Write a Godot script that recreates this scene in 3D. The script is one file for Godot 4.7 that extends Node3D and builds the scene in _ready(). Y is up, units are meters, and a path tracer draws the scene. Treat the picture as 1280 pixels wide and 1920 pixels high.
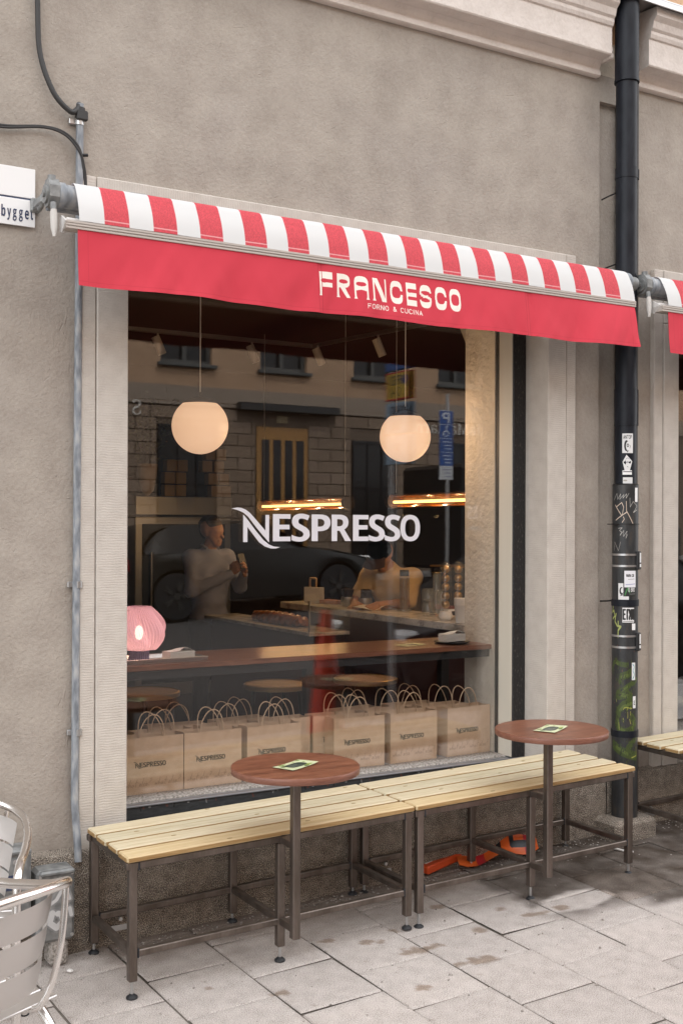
extends Node3D
# A café front seen from the pavement: awning, shop window, benches, downpipe; the street behind the camera is built too because the glass mirrors it.

const UP3 := Vector3.UP
var M := {}
var names := {}
var rng := RandomNumberGenerator.new()


class MB:
	# collects triangles with explicit normals; flat by default
	var st := SurfaceTool.new()
	var col := Color.WHITE
	var xf := Transform3D.IDENTITY

	func _init() -> void:
		st.begin(Mesh.PRIMITIVE_TRIANGLES)

	func v(p: Vector3, n: Vector3, uv: Vector2, c: Color) -> void:
		st.set_color(c)
		st.set_normal((xf.basis * n).normalized())
		st.set_uv(uv)
		st.add_vertex(xf * p)

	func tri(a: Vector3, b: Vector3, c: Vector3, na: Vector3, nb: Vector3, nc: Vector3, ua := Vector2.ZERO, ub := Vector2.ZERO, uc := Vector2.ZERO, ca = null, cb = null, cc = null) -> void:
		var g := (c - a).cross(b - a)
		var c0: Color = col if ca == null else ca
		var c1: Color = col if cb == null else cb
		var c2: Color = col if cc == null else cc
		if g.dot(na + nb + nc) < 0.0:
			v(a, na, ua, c0); v(c, nc, uc, c2); v(b, nb, ub, c1)
		else:
			v(a, na, ua, c0); v(b, nb, ub, c1); v(c, nc, uc, c2)

	func quad(a: Vector3, b: Vector3, c: Vector3, d: Vector3, n: Vector3, u0 := Vector2(0, 0), u1 := Vector2(1, 0), u2 := Vector2(1, 1), u3 := Vector2(0, 1)) -> void:
		tri(a, b, c, n, n, n, u0, u1, u2)
		tri(a, c, d, n, n, n, u0, u2, u3)

	func box(c: Vector3, s: Vector3, ch := 0.0, t := Transform3D.IDENTITY) -> MB:
		var h := s * 0.5
		var keep := xf
		xf = xf * t * Transform3D(Basis.IDENTITY, c)
		var k: float = min(ch, min(h.x, min(h.y, h.z)) * 0.9)
		for ax in 3:
			var b1 := (ax + 1) % 3
			var b2 := (ax + 2) % 3
			for sg in [-1.0, 1.0]:
				var n := Vector3.ZERO
				n[ax] = sg
				var q := []
				for w in [[-1, -1], [1, -1], [1, 1], [-1, 1]]:
					var p := Vector3.ZERO
					p[ax] = sg * h[ax]
					p[b1] = w[0] * (h[b1] - k)
					p[b2] = w[1] * (h[b2] - k)
					q.append(p)
				quad(q[0], q[1], q[2], q[3], n)
		if k > 0.0:
			for ax in 3:
				var b1 := (ax + 1) % 3
				var b2 := (ax + 2) % 3
				for w in [[-1, -1], [1, -1], [1, 1], [-1, 1]]:
					var n := Vector3.ZERO
					n[b1] = w[0]
					n[b2] = w[1]
					var q := []
					for e in [[-1, 0], [1, 0], [1, 1], [-1, 1]]:
						var p := Vector3.ZERO
						p[ax] = e[0] * (h[ax] - k)
						p[b1] = w[0] * (h[b1] - (k if e[1] == 0 else 0.0))
						p[b2] = w[1] * (h[b2] - (0.0 if e[1] == 0 else k))
						q.append(p)
					quad(q[0], q[1], q[2], q[3], n.normalized())
			for x in [-1, 1]:
				for y in [-1, 1]:
					for z in [-1, 1]:
						var n := Vector3(x, y, z).normalized()
						tri(Vector3(x * h.x, y * (h.y - k), z * (h.z - k)), Vector3(x * (h.x - k), y * h.y, z * (h.z - k)), Vector3(x * (h.x - k), y * (h.y - k), z * h.z), n, n, n)
		xf = keep
		return self

	func span(a: Vector3, b: Vector3, ch := 0.0) -> MB:
		return box((a + b) * 0.5, (b - a).abs(), ch)

	func bar(a: Vector3, b: Vector3, w: float, h: float, up := Vector3.UP, ch := 0.0) -> MB:
		# a box from a to b, w across, h along up
		var d := (b - a).normalized()
		var s := d.cross(up).normalized()
		var u := s.cross(d).normalized()
		return box(Vector3.ZERO, Vector3((b - a).length(), h, w), ch, Transform3D(Basis(d, u, s), (a + b) * 0.5))

	func tube(pts: Array, r, sides := 10, caps := true, closed := false) -> MB:
		var n := pts.size()
		var rings := []
		var norms := []
		var ref := Vector3.UP
		for i in n:
			var a: Vector3 = pts[(i - 1 + n) % n] if (i > 0 or closed) else pts[i]
			var b: Vector3 = pts[(i + 1) % n] if (i < n - 1 or closed) else pts[i]
			var d := (b - a).normalized()
			if i == 0:
				ref = Vector3.UP if abs(d.y) < 0.9 else Vector3.RIGHT
				ref = (ref - d * ref.dot(d)).normalized()
			else:
				ref = (ref - d * ref.dot(d)).normalized()
			var s := d.cross(ref)
			var ring := []
			var nn := []
			var rr: float = r[i] if r is Array else r
			for k in sides:
				var t := TAU * k / sides
				var o := ref * cos(t) + s * sin(t)
				nn.append(o)
				ring.append(pts[i] + o * rr)
			rings.append(ring)
			norms.append(nn)
		for i in (n if closed else n - 1):
			var j := (i + 1) % n
			for k in sides:
				var l := (k + 1) % sides
				var u0 := float(k) / sides
				var u1 := float(k + 1) / sides
				tri(rings[i][k], rings[i][l], rings[j][l], norms[i][k], norms[i][l], norms[j][l], Vector2(u0, i), Vector2(u1, i), Vector2(u1, j))
				tri(rings[i][k], rings[j][l], rings[j][k], norms[i][k], norms[j][l], norms[j][k], Vector2(u0, i), Vector2(u1, j), Vector2(u0, j))
		if caps and not closed:
			for e in [0, n - 1]:
				var d: Vector3 = (pts[0] - pts[1]).normalized() if e == 0 else (pts[n - 1] - pts[n - 2]).normalized()
				for k in sides:
					tri(pts[e], rings[e][k], rings[e][(k + 1) % sides], d, d, d)
		return self

	func lathe(prof: Array, sides := 24, t := Transform3D.IDENTITY, a0 := 0.0, a1 := TAU) -> MB:
		# prof: Vector2(radius, y) from bottom to top or any order; sharp where two successive points repeat
		var keep := xf
		xf = xf * t
		var n := prof.size()
		for i in n - 1:
			var p: Vector2 = prof[i]
			var q: Vector2 = prof[i + 1]
			if p.is_equal_approx(q):
				continue
			var d := q - p
			var nr := Vector2(d.y, -d.x).normalized()
			var n0 := nr
			var n1 := nr
			if i > 0 and not prof[i - 1].is_equal_approx(p):
				var e: Vector2 = p - prof[i - 1]
				var m := Vector2(e.y, -e.x).normalized()
				if m.dot(nr) > 0.5:
					n0 = (m + nr).normalized()
			if i < n - 2 and not prof[i + 2].is_equal_approx(q):
				var e: Vector2 = prof[i + 2] - q
				var m := Vector2(e.y, -e.x).normalized()
				if m.dot(nr) > 0.5:
					n1 = (m + nr).normalized()
			for k in sides:
				var s: float = a0 + (a1 - a0) * k / sides
				var e: float = a0 + (a1 - a0) * (k + 1) / sides
				var A := Vector3(cos(s), 0, sin(s))
				var B := Vector3(cos(e), 0, sin(e))
				var y0 := Vector3(0, p.y, 0)
				var y1 := Vector3(0, q.y, 0)
				var u0 := float(k) / sides
				var u1 := float(k + 1) / sides
				var v0 := float(i) / (n - 1)
				var v1 := float(i + 1) / (n - 1)
				var nA0 := A * n0.x + UP3 * n0.y
				var nB0 := B * n0.x + UP3 * n0.y
				var nA1 := A * n1.x + UP3 * n1.y
				var nB1 := B * n1.x + UP3 * n1.y
				if p.x > 0.00001:
					tri(A * p.x + y0, B * p.x + y0, B * q.x + y1, nA0, nB0, nB1, Vector2(u0, v0), Vector2(u1, v0), Vector2(u1, v1))
				if q.x > 0.00001:
					tri(A * p.x + y0, B * q.x + y1, A * q.x + y1, nA0, nB1, nA1, Vector2(u0, v0), Vector2(u1, v1), Vector2(u0, v1))
		xf = keep
		return self

	func prism(poly: PackedVector2Array, z0: float, z1: float, t := Transform3D.IDENTITY) -> MB:
		var keep := xf
		xf = xf * t
		var ids := Geometry2D.triangulate_polygon(poly)
		for i in range(0, ids.size(), 3):
			var a := poly[ids[i]]
			var b := poly[ids[i + 1]]
			var c := poly[ids[i + 2]]
			for e in [[z1, 1.0], [z0, -1.0]]:
				var n := Vector3(0, 0, e[1])
				tri(Vector3(a.x, a.y, e[0]), Vector3(b.x, b.y, e[0]), Vector3(c.x, c.y, e[0]), n, n, n, a, b, c)
		var area := 0.0
		for i in poly.size():
			area += poly[i].cross(poly[(i + 1) % poly.size()])
		var sg := 1.0 if area > 0 else -1.0
		for i in poly.size():
			var a := poly[i]
			var b := poly[(i + 1) % poly.size()]
			if a.is_equal_approx(b):
				continue
			var d := (b - a).normalized() * sg
			var n := Vector3(d.y, -d.x, 0)
			quad(Vector3(a.x, a.y, z0), Vector3(b.x, b.y, z0), Vector3(b.x, b.y, z1), Vector3(a.x, a.y, z1), n)
		xf = keep
		return self

	func grid(nu: int, nv: int, f: Callable, out: Vector3, colf = null) -> MB:
		# f(u, v) in 0..1 gives a point; smooth normals that lean towards out
		var P := []
		for j in nv + 1:
			for i in nu + 1:
				P.append(f.call(float(i) / nu, float(j) / nv))
		var N := []
		for j in nv + 1:
			for i in nu + 1:
				var a: Vector3 = P[j * (nu + 1) + max(i - 1, 0)]
				var b: Vector3 = P[j * (nu + 1) + min(i + 1, nu)]
				var c: Vector3 = P[max(j - 1, 0) * (nu + 1) + i]
				var d: Vector3 = P[min(j + 1, nv) * (nu + 1) + i]
				var n := (b - a).cross(d - c).normalized()
				N.append(n if n.dot(out) > 0 else -n)
		var C := []
		if colf != null:
			for p in P:
				C.append(colf.call(p))
		for j in nv:
			for i in nu:
				var a := j * (nu + 1) + i
				var b := a + 1
				var c := a + nu + 2
				var d := a + nu + 1
				var ua := Vector2(float(i) / nu, float(j) / nv)
				var uc := Vector2(float(i + 1) / nu, float(j + 1) / nv)
				var ub := Vector2(uc.x, ua.y)
				var ud := Vector2(ua.x, uc.y)
				if colf == null:
					tri(P[a], P[b], P[c], N[a], N[b], N[c], ua, ub, uc)
					tri(P[a], P[c], P[d], N[a], N[c], N[d], ua, uc, ud)
				else:
					tri(P[a], P[b], P[c], N[a], N[b], N[c], ua, ub, uc, C[a], C[b], C[c])
					tri(P[a], P[c], P[d], N[a], N[c], N[d], ua, uc, ud, C[a], C[c], C[d])
		return self

	func ball(c: Vector3, r: Vector3, n := 16) -> MB:
		var keep := xf
		xf = xf * Transform3D(Basis.IDENTITY, c)
		for j in n:
			for i in n * 2:
				var q := []
				for e in [[0, 0], [1, 0], [1, 1], [0, 1]]:
					var a: float = TAU * (i + e[0]) / (n * 2)
					var b: float = PI * (j + e[1]) / n
					q.append(Vector3(sin(b) * cos(a), cos(b), sin(b) * sin(a)))
				if j > 0:
					tri(q[0] * r, q[1] * r, q[2] * r, q[0] / r, q[1] / r, q[2] / r)
				if j < n - 1:
					tri(q[0] * r, q[2] * r, q[3] * r, q[0] / r, q[2] / r, q[3] / r)
		xf = keep
		return self

	func mesh() -> ArrayMesh:
		st.index()
		return st.commit()


func mb() -> MB:
	return MB.new()


func numbered(called: String) -> String:
	var n: int = names.get(called, 0)
	names[called] = n + 1
	return called if n == 0 else "%s_%03d" % [called, n]


func tag(o: Node3D, label: String, category: String, group := "") -> Node3D:
	o.set_meta("label", label)
	o.set_meta("category", category)
	if group:
		o.set_meta("group", group)
	return o


func thing(called: String, label: String, category: String, at := Vector3.ZERO, turn := 0.0, group := "") -> Node3D:
	var o := Node3D.new()
	o.name = numbered(called)
	add_child(o)
	o.position = at
	o.rotation.y = turn
	return tag(o, label, category, group)


func part(called: String, b, m: Material, parent: Node3D, label := "") -> MeshInstance3D:
	var o := MeshInstance3D.new()
	o.name = called
	o.mesh = b.mesh() if b is MB else b
	for i in o.mesh.get_surface_count():
		o.set_surface_override_material(i, m)
	parent.add_child(o, true)
	if label:
		o.set_meta("label", label)
	return o


func single(called: String, b, m: Material, label: String, category: String, group := "", at := Vector3.ZERO, turn := 0.0) -> MeshInstance3D:
	var o := MeshInstance3D.new()
	o.name = numbered(called)
	o.mesh = b.mesh() if b is MB else b
	for i in o.mesh.get_surface_count():
		o.set_surface_override_material(i, m)
	add_child(o)
	o.position = at
	o.rotation.y = turn
	tag(o, label, category, group)
	return o


func struct(called: String, b, m: Material, parent: Node3D = null) -> MeshInstance3D:
	var o := MeshInstance3D.new()
	o.name = numbered(called) if parent == null else called
	if b != null:
		o.mesh = b.mesh() if b is MB else b
		for i in o.mesh.get_surface_count():
			o.set_surface_override_material(i, m)
	(self if parent == null else parent).add_child(o, true)
	if parent == null:
		o.set_meta("kind", "structure")
	return o


func dup(o: Node3D, label: String, at: Vector3, turn: float) -> Node3D:
	var base := String(o.name)
	var c: Node3D = o.duplicate()
	c.name = numbered(base)
	add_child(c)
	c.position = at
	c.rotation.y = turn
	c.set_meta("label", label)
	return c


# ---------------------------------------------------------------- textures and materials
func lin(r: float, g: float, b: float) -> Color:
	return Color(r, g, b).linear_to_srgb()


func noise(sd: int, freq: float, oct := 4, kind := FastNoiseLite.TYPE_SIMPLEX_SMOOTH) -> FastNoiseLite:
	var n := FastNoiseLite.new()
	n.seed = sd
	n.noise_type = kind
	n.frequency = freq
	n.fractal_octaves = oct
	return n


func tex(im: Image) -> ImageTexture:
	return ImageTexture.create_from_image(im)


func mat(c: Color, rough := 0.8, metal := 0.0) -> StandardMaterial3D:
	var m := StandardMaterial3D.new()
	m.albedo_color = c
	m.roughness = rough
	m.metallic = metal
	return m


func layers(size: int, spec: Array) -> Image:
	# spec: [[noise, weight, contrast power, threshold or -1] ...]; gives a grey float image 0..1 that tiles
	var ims := []
	for s in spec:
		var im: Image = s[0].get_seamless_image(size, size)
		im.convert(Image.FORMAT_L8)
		ims.append(im.get_data())
	var out := PackedByteArray()
	out.resize(size * size)
	for i in size * size:
		var t := 0.0
		for k in spec.size():
			t += (ims[k][i] / 255.0 - 0.5) * spec[k][1]
		out[i] = int(clamp(0.5 + t, 0.0, 1.0) * 255.0)
	return Image.create_from_data(size, size, false, Image.FORMAT_L8, out)


func ramp(src: Image, stops: Array) -> Image:
	# stops: [[t, Color sRGB] ...]
	var g := Gradient.new()
	var off := PackedFloat32Array()
	var cs := PackedColorArray()
	for s in stops:
		off.append(s[0])
		cs.append(s[1])
	g.offsets = off
	g.colors = cs
	var lut := []
	for i in 256:
		var c := g.sample(i / 255.0)
		lut.append([int(c.r * 255), int(c.g * 255), int(c.b * 255)])
	var d := src.get_data()
	var out := PackedByteArray()
	out.resize(d.size() * 3)
	for i in d.size():
		var l = lut[d[i]]
		out[i * 3] = l[0]
		out[i * 3 + 1] = l[1]
		out[i * 3 + 2] = l[2]
	return Image.create_from_data(src.get_width(), src.get_height(), false, Image.FORMAT_RGB8, out)


func tri_mat(col: Image, height: Image, scale: Vector3, rough: float, relief: float, world := true) -> StandardMaterial3D:
	var m := StandardMaterial3D.new()
	m.roughness = rough
	if col:
		m.albedo_texture = tex(col)
	m.uv1_triplanar = true
	m.uv1_world_triplanar = world
	m.uv1_scale = scale
	m.uv1_triplanar_sharpness = 6.0
	if height:
		m.heightmap_enabled = true
		m.heightmap_texture = tex(height)
		m.heightmap_scale = relief
	return m


func shade(c: Color, k: float) -> Color:
	return Color(c.r * k, c.g * k, c.b * k)


# raster helpers for flat print
func fill_poly(im: Image, pts: Array, c: Color) -> void:
	var lo := INF
	var hi := -INF
	for p in pts:
		lo = min(lo, p.y)
		hi = max(hi, p.y)
	for y in range(max(0, int(floor(lo))), min(im.get_height() - 1, int(ceil(hi))) + 1):
		var xs := []
		var yy := y + 0.5
		for i in pts.size():
			var a: Vector2 = pts[i]
			var b: Vector2 = pts[(i + 1) % pts.size()]
			if (a.y <= yy) != (b.y <= yy):
				xs.append(a.x + (yy - a.y) / (b.y - a.y) * (b.x - a.x))
		xs.sort()
		for k in range(0, xs.size() - 1, 2):
			var x0 := int(round(xs[k]))
			var x1 := int(round(xs[k + 1]))
			if x1 > x0:
				im.fill_rect(Rect2i(x0, y, x1 - x0, 1), c)


func stroke(im: Image, pts: Array, w: float, c: Color) -> void:
	for i in pts.size() - 1:
		var a: Vector2 = pts[i]
		var b: Vector2 = pts[i + 1]
		var n := int(a.distance_to(b) / max(0.5, w * 0.25)) + 1
		for k in n + 1:
			var p := a.lerp(b, float(k) / n)
			var r := w * 0.5
			for y in range(int(floor(p.y - r)), int(ceil(p.y + r)) + 1):
				var h := r * r - (y + 0.5 - p.y) * (y + 0.5 - p.y)
				if h > 0 and y >= 0 and y < im.get_height():
					var x0 := int(round(p.x - sqrt(h)))
					var x1 := int(round(p.x + sqrt(h)))
					if x1 > x0:
						im.fill_rect(Rect2i(x0, y, x1 - x0, 1), c)


func oval(cx: float, cy: float, rx: float, ry: float, n := 28, power := 2.0) -> Array:
	var a := []
	for i in n:
		var t := TAU * i / n
		var c := cos(t)
		var s := sin(t)
		a.append(Vector2(cx + sign(c) * pow(abs(c), 2.0 / power) * rx, cy + sign(s) * pow(abs(s), 2.0 / power) * ry))
	return a


func glyphs(s: String, h: float, bold := true, face := "Droid Sans") -> TextMesh:
	var f := SystemFont.new()
	f.font_names = PackedStringArray([face])
	f.font_weight = 700 if bold else 400
	var t := TextMesh.new()
	t.font = f
	t.font_size = 64
	t.pixel_size = h / 64.0 * 1.4
	t.depth = 0.002
	t.curve_step = 1.0
	t.text = s
	return t


func fit_text(s: String, x0: float, x1: float, y0: float, y1: float, z: float, bold := true, face := "Droid Sans") -> Array:
	# [mesh, transform] that puts the ink of s in that rectangle
	var t := glyphs(s, 0.1, bold, face)
	var bb := t.get_aabb()
	var sx := (x1 - x0) / bb.size.x
	var sy := (y1 - y0) / bb.size.y
	return [t, Transform3D(Basis.from_scale(Vector3(sx, sy, 0.35)), Vector3(x0 - bb.position.x * sx, y0 - bb.position.y * sy, z))]


func text_into(b: MB, s: String, x0: float, x1: float, y0: float, y1: float, z: float, bold := true, face := "Droid Sans") -> void:
	var r := fit_text(s, x0, x1, y0, y1, z, bold, face)
	var am := ArrayMesh.new()
	am.add_surface_from_arrays(Mesh.PRIMITIVE_TRIANGLES, r[0].get_mesh_arrays())
	b.st.append_from(am, 0, b.xf * r[1])


func ground_y(x: float, z: float) -> float:
	return 0.036 + 0.0341 * x - 0.045 * z


func make_materials() -> void:
	# rough lime plaster: mottled grey-beige with trowel marks
	var n1 := noise(3, 0.006, 4)
	var n2 := noise(5, 0.05, 3)
	var n3 := noise(8, 0.16, 2)
	var pl := layers(1024, [[n1, 0.42], [n2, 0.22], [n3, 0.22]])
	var ph := layers(1024, [[noise(11, 0.018, 4), 0.5], [noise(12, 0.07, 3), 0.55], [noise(13, 0.2, 2), 0.3]])
	var rp := RandomNumberGenerator.new()
	rp.seed = 14
	for k in 420:
		# pits, grains and short trowel marks
		var at := Vector2(rp.randf() * 1024.0, rp.randf() * 1024.0)
		var d := Vector2(rp.randfn(0, 4.0), rp.randfn(0, 9.0))
		stroke(ph, [at, at + d * (0.2 if k % 3 else 1.6)], rp.randf_range(1.6, 3.6), Color(0.16, 0.16, 0.16) if k % 2 else Color(0.86, 0.86, 0.86))
	M.plaster = tri_mat(ramp(pl, [[0.2, lin(0.31, 0.268, 0.23)], [0.5, lin(0.378, 0.334, 0.29)], [0.8, lin(0.435, 0.388, 0.337)]]), ph, Vector3.ONE * 0.75, 0.92, 0.24)
	M.plaster.vertex_color_use_as_albedo = true
	M.plaster_peach = tri_mat(ramp(pl, [[0.2, lin(0.55, 0.36, 0.22)], [0.8, lin(0.68, 0.45, 0.29)]]), ph, Vector3.ONE * 0.62, 0.92, 0.5)
	# painted cornice
	M.cornice = tri_mat(ramp(pl, [[0.15, lin(0.58, 0.52, 0.47)], [0.5, lin(0.70, 0.635, 0.585)], [0.9, lin(0.76, 0.695, 0.645)]]), layers(512, [[noise(21, 0.05, 4), 0.8]]), Vector3.ONE * 1.1, 0.8, 0.25)
	# bush-hammered painted stone: fine ribs
	var rw := 512
	var rib := Image.create(rw, rw, false, Image.FORMAT_L8)
	var wob := noise(31, 0.02, 3).get_seamless_image(rw, rw)
	var grit := noise(32, 0.2, 2).get_seamless_image(rw, rw)
	for y in rw:
		for x in rw:
			var w := wob.get_pixel(x, y).r
			var g := grit.get_pixel(x, y).r
			var s := 0.5 + 0.5 * sin(TAU * (y / 512.0 * 56.0 + w * 0.7))
			var a := 0.55 + 0.4 * (s - 0.5) * (0.5 + w) + (g - 0.5) * 0.35
			rib.set_pixel(x, y, Color(a, a, a))
	var ribt: Image = rib.duplicate()
	ribt.rotate_90(CLOCKWISE)
	var sc := ramp(layers(512, [[noise(33, 0.01, 4), 0.5], [noise(34, 0.12, 2), 0.25]]), [[0.1, lin(0.47, 0.425, 0.38)], [0.5, lin(0.55, 0.505, 0.455)], [0.9, lin(0.61, 0.565, 0.51)]])
	M.stone = tri_mat(sc, rib, Vector3.ONE * 1.9, 0.88, 0.13)
	M.stone_across = tri_mat(sc, ribt, Vector3.ONE * 1.9, 0.88, 0.13)
	# granite plinth
	var gr := layers(1024, [[noise(42, 0.13, 2), 1.25], [noise(43, 0.012, 3), 0.22], [noise(46, 0.3, 1), 0.3]])
	M.granite = tri_mat(ramp(gr, [[0.12, lin(0.05, 0.042, 0.036)], [0.4, lin(0.21, 0.175, 0.14)], [0.6, lin(0.34, 0.29, 0.24)], [0.88, lin(0.62, 0.55, 0.46)]]), layers(512, [[noise(44, 0.2, 2), 1.4], [noise(45, 0.03, 3), 0.6]]), Vector3.ONE * 1.5, 0.9, 0.7)
	# paving: speckled concrete slab; stains come as vertex colours
	var pv := layers(1024, [[noise(51, 0.3, 1), 0.4], [noise(52, 0.11, 2), 0.9], [noise(53, 0.008, 4), 0.2]])
	var pvh := layers(512, [[noise(54, 0.25, 2), 1.0], [noise(55, 0.05, 2), 0.4]])
	M.slab = tri_mat(ramp(pv, [[0.1, lin(0.20, 0.175, 0.155)], [0.4, lin(0.45, 0.402, 0.37)], [0.6, lin(0.505, 0.455, 0.422)], [0.95, lin(0.70, 0.65, 0.615)]]), pvh, Vector3.ONE * 1.7, 0.85, 0.3)
	M.slab.vertex_color_use_as_albedo = true
	M.slab_coarse = tri_mat(ramp(layers(512, [[noise(56, 0.3, 1), 1.1], [noise(57, 0.15, 2), 0.5]]), [[0.1, lin(0.16, 0.13, 0.11)], [0.45, lin(0.40, 0.33, 0.28)], [0.9, lin(0.72, 0.64, 0.58)]]), pvh, Vector3.ONE * 1.9, 0.8, 0.4)
	M.slab_coarse.vertex_color_use_as_albedo = true
	M.slab_wet = M.slab.duplicate()
	M.slab_wet.roughness = 0.85
	M.slab_wet.metallic_specular = 0.3
	M.joint = tri_mat(ramp(gr, [[0.2, lin(0.06, 0.05, 0.042)], [0.8, lin(0.22, 0.19, 0.16)]]), null, Vector3.ONE * 3.0, 0.95, 0.0)
	M.asphalt = tri_mat(ramp(gr, [[0.2, lin(0.055, 0.05, 0.047)], [0.8, lin(0.13, 0.12, 0.115)]]), null, Vector3.ONE * 1.5, 0.85, 0.0)
	M.kerb = tri_mat(ramp(gr, [[0.1, lin(0.16, 0.15, 0.14)], [0.9, lin(0.42, 0.40, 0.38)]]), null, Vector3.ONE * 1.5, 0.85, 0.0)
	# pine slats, grain along x
	var wn := layers(512, [[noise(61, 0.02, 3), 0.5], [noise(62, 0.09, 2), 0.35]])
	M.pine = tri_mat(ramp(wn, [[0.12, lin(0.42, 0.30, 0.15)], [0.42, lin(0.57, 0.485, 0.325)], [0.75, lin(0.67, 0.60, 0.445)]]), wn, Vector3(0.22, 5.5, 5.5), 0.62, 0.06)
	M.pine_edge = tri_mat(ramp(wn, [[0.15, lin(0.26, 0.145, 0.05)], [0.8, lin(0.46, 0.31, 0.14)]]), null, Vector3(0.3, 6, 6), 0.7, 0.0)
	M.knot = mat(lin(0.30, 0.22, 0.10), 0.7)
	# raw steel frame
	var sn := layers(256, [[noise(66, 0.02, 4), 0.8], [noise(67, 0.2, 2), 0.3]])
	M.steel = tri_mat(ramp(sn, [[0.2, lin(0.115, 0.093, 0.078)], [0.5, lin(0.15, 0.123, 0.105)], [0.85, lin(0.20, 0.165, 0.145)]]), null, Vector3(2.0, 0.5, 2.0), 0.4, 0.0)
	M.steel.metallic = 0.75
	M.weld = mat(lin(0.03, 0.033, 0.04), 0.45, 0.5)
	M.zinc = mat(lin(0.52, 0.52, 0.52), 0.35, 0.9)
	M.black = mat(lin(0.012, 0.012, 0.013), 0.45)
	M.black_rubber = mat(lin(0.015, 0.016, 0.019), 0.6)
	# table tops, reddish veneer
	var tn := layers(512, [[noise(71, 0.012, 3), 0.6], [noise(72, 0.06, 3), 0.5]])
	M.mahogany = tri_mat(ramp(tn, [[0.15, lin(0.105, 0.034, 0.018)], [0.5, lin(0.19, 0.068, 0.036)], [0.85, lin(0.265, 0.108, 0.06)]]), null, Vector3(0.5, 3.0, 3.2), 0.33, 0.0)
	M.mahogany_edge = tri_mat(ramp(tn, [[0.15, lin(0.16, 0.062, 0.04)], [0.85, lin(0.26, 0.115, 0.075)]]), null, Vector3(0.7, 6.0, 3.0), 0.4, 0.0)
	# metals and paints outside
	M.grey_cast = tri_mat(ramp(layers(256, [[noise(76, 0.03, 4), 0.9]]), [[0.2, lin(0.17, 0.175, 0.175)], [0.8, lin(0.31, 0.315, 0.31)]]), null, Vector3.ONE * 2.5, 0.5, 0.0)
	M.grey_cast.metallic = 0.25
	M.conduit = tri_mat(ramp(layers(256, [[noise(77, 0.03, 4), 0.9]]), [[0.2, lin(0.15, 0.165, 0.185)], [0.55, lin(0.27, 0.29, 0.315)], [0.85, lin(0.40, 0.40, 0.40)]]), null, Vector3(3, 1.2, 3), 0.6, 0.0)
	M.bar_paint = mat(lin(0.46, 0.41, 0.37), 0.5)
	M.bar_white = mat(lin(0.62, 0.60, 0.58), 0.45)
	M.plastic_white = mat(lin(0.60, 0.58, 0.55), 0.5)
	M.cable = mat(lin(0.035, 0.034, 0.034), 0.55)
	M.cable_grey = mat(lin(0.085, 0.08, 0.075), 0.6)
	M.pipe = tri_mat(ramp(layers(256, [[noise(81, 0.03, 4), 0.9]]), [[0.2, lin(0.007, 0.009, 0.014)], [0.8, lin(0.016, 0.019, 0.026)]]), null, Vector3(3, 1.0, 3), 0.42, 0.0)
	M.pipe.metallic_specular = 0.35
	M.frame_black = tri_mat(ramp(layers(256, [[noise(83, 0.1, 3), 1.2]]), [[0.1, lin(0.008, 0.008, 0.009)], [0.75, lin(0.018, 0.018, 0.019)], [0.92, lin(0.10, 0.09, 0.08)]]), null, Vector3(4, 1.5, 4), 0.5, 0.0)
	M.enamel = mat(lin(0.82, 0.82, 0.82), 0.3)
	M.sign_blue = mat(lin(0.03, 0.045, 0.10), 0.4)
	M.alu = mat(lin(0.80, 0.78, 0.76), 0.24, 1.0)
	M.alu_brushed = mat(lin(0.62, 0.60, 0.585), 0.40, 0.9)
	M.vinyl = mat(lin(0.74, 0.73, 0.78), 0.5)
	# cloth
	var weave := Image.create(128, 128, false, Image.FORMAT_L8)
	for y in 128:
		for x in 128:
			var a := 0.5 + 0.25 * sin(x * TAU / 4.0) * sin(y * TAU / 4.0) + (rng.randf() - 0.5) * 0.3
			weave.set_pixel(x, y, Color(a, a, a))
	M.weave = tex(weave)
	# glass
	M.pane = mat(Color(0.05, 0.055, 0.055, 0.02), 0.0)
	M.pane.transparency = BaseMaterial3D.TRANSPARENCY_ALPHA
	M.pane.metallic_specular = 0.5
	M.glass_thin = mat(Color(0.8, 0.85, 0.85, 0.06), 0.02)
	M.glass_thin.transparency = BaseMaterial3D.TRANSPARENCY_ALPHA
	# sill
	var sl := layers(512, [[noise(87, 0.08, 4), 1.0], [noise(88, 0.3, 1), 0.3]])
	M.sill = tri_mat(ramp(sl, [[0.2, lin(0.12, 0.105, 0.09)], [0.5, lin(0.32, 0.29, 0.26)], [0.85, lin(0.52, 0.48, 0.44)]]), null, Vector3.ONE * 1.6, 0.8, 0.0)
	# paper
	var kn := layers(256, [[noise(91, 0.02, 3), 0.4], [noise(92, 0.3, 2), 0.25]])
	M.kraft = tri_mat(ramp(kn, [[0.1, lin(0.50, 0.34, 0.21)], [0.9, lin(0.62, 0.44, 0.295)]]), null, Vector3(1.2, 3, 3), 0.85, 0.0)
	M.kraft_dark = mat(lin(0.30, 0.19, 0.11), 0.9)
	M.print_dark = mat(lin(0.02, 0.017, 0.014), 0.7)
	M.paper = mat(lin(0.74, 0.72, 0.69), 0.85)
	M.napkin = mat(lin(0.70, 0.66, 0.61), 0.9)
	# inside
	M.dark_paint = mat(lin(0.05, 0.034, 0.028), 0.8)
	M.ceiling = mat(lin(0.042, 0.024, 0.021), 0.85)
	M.red_panel = mat(lin(0.055, 0.016, 0.013), 0.6)
	M.floor_in = mat(lin(0.045, 0.038, 0.034), 0.5)
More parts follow.
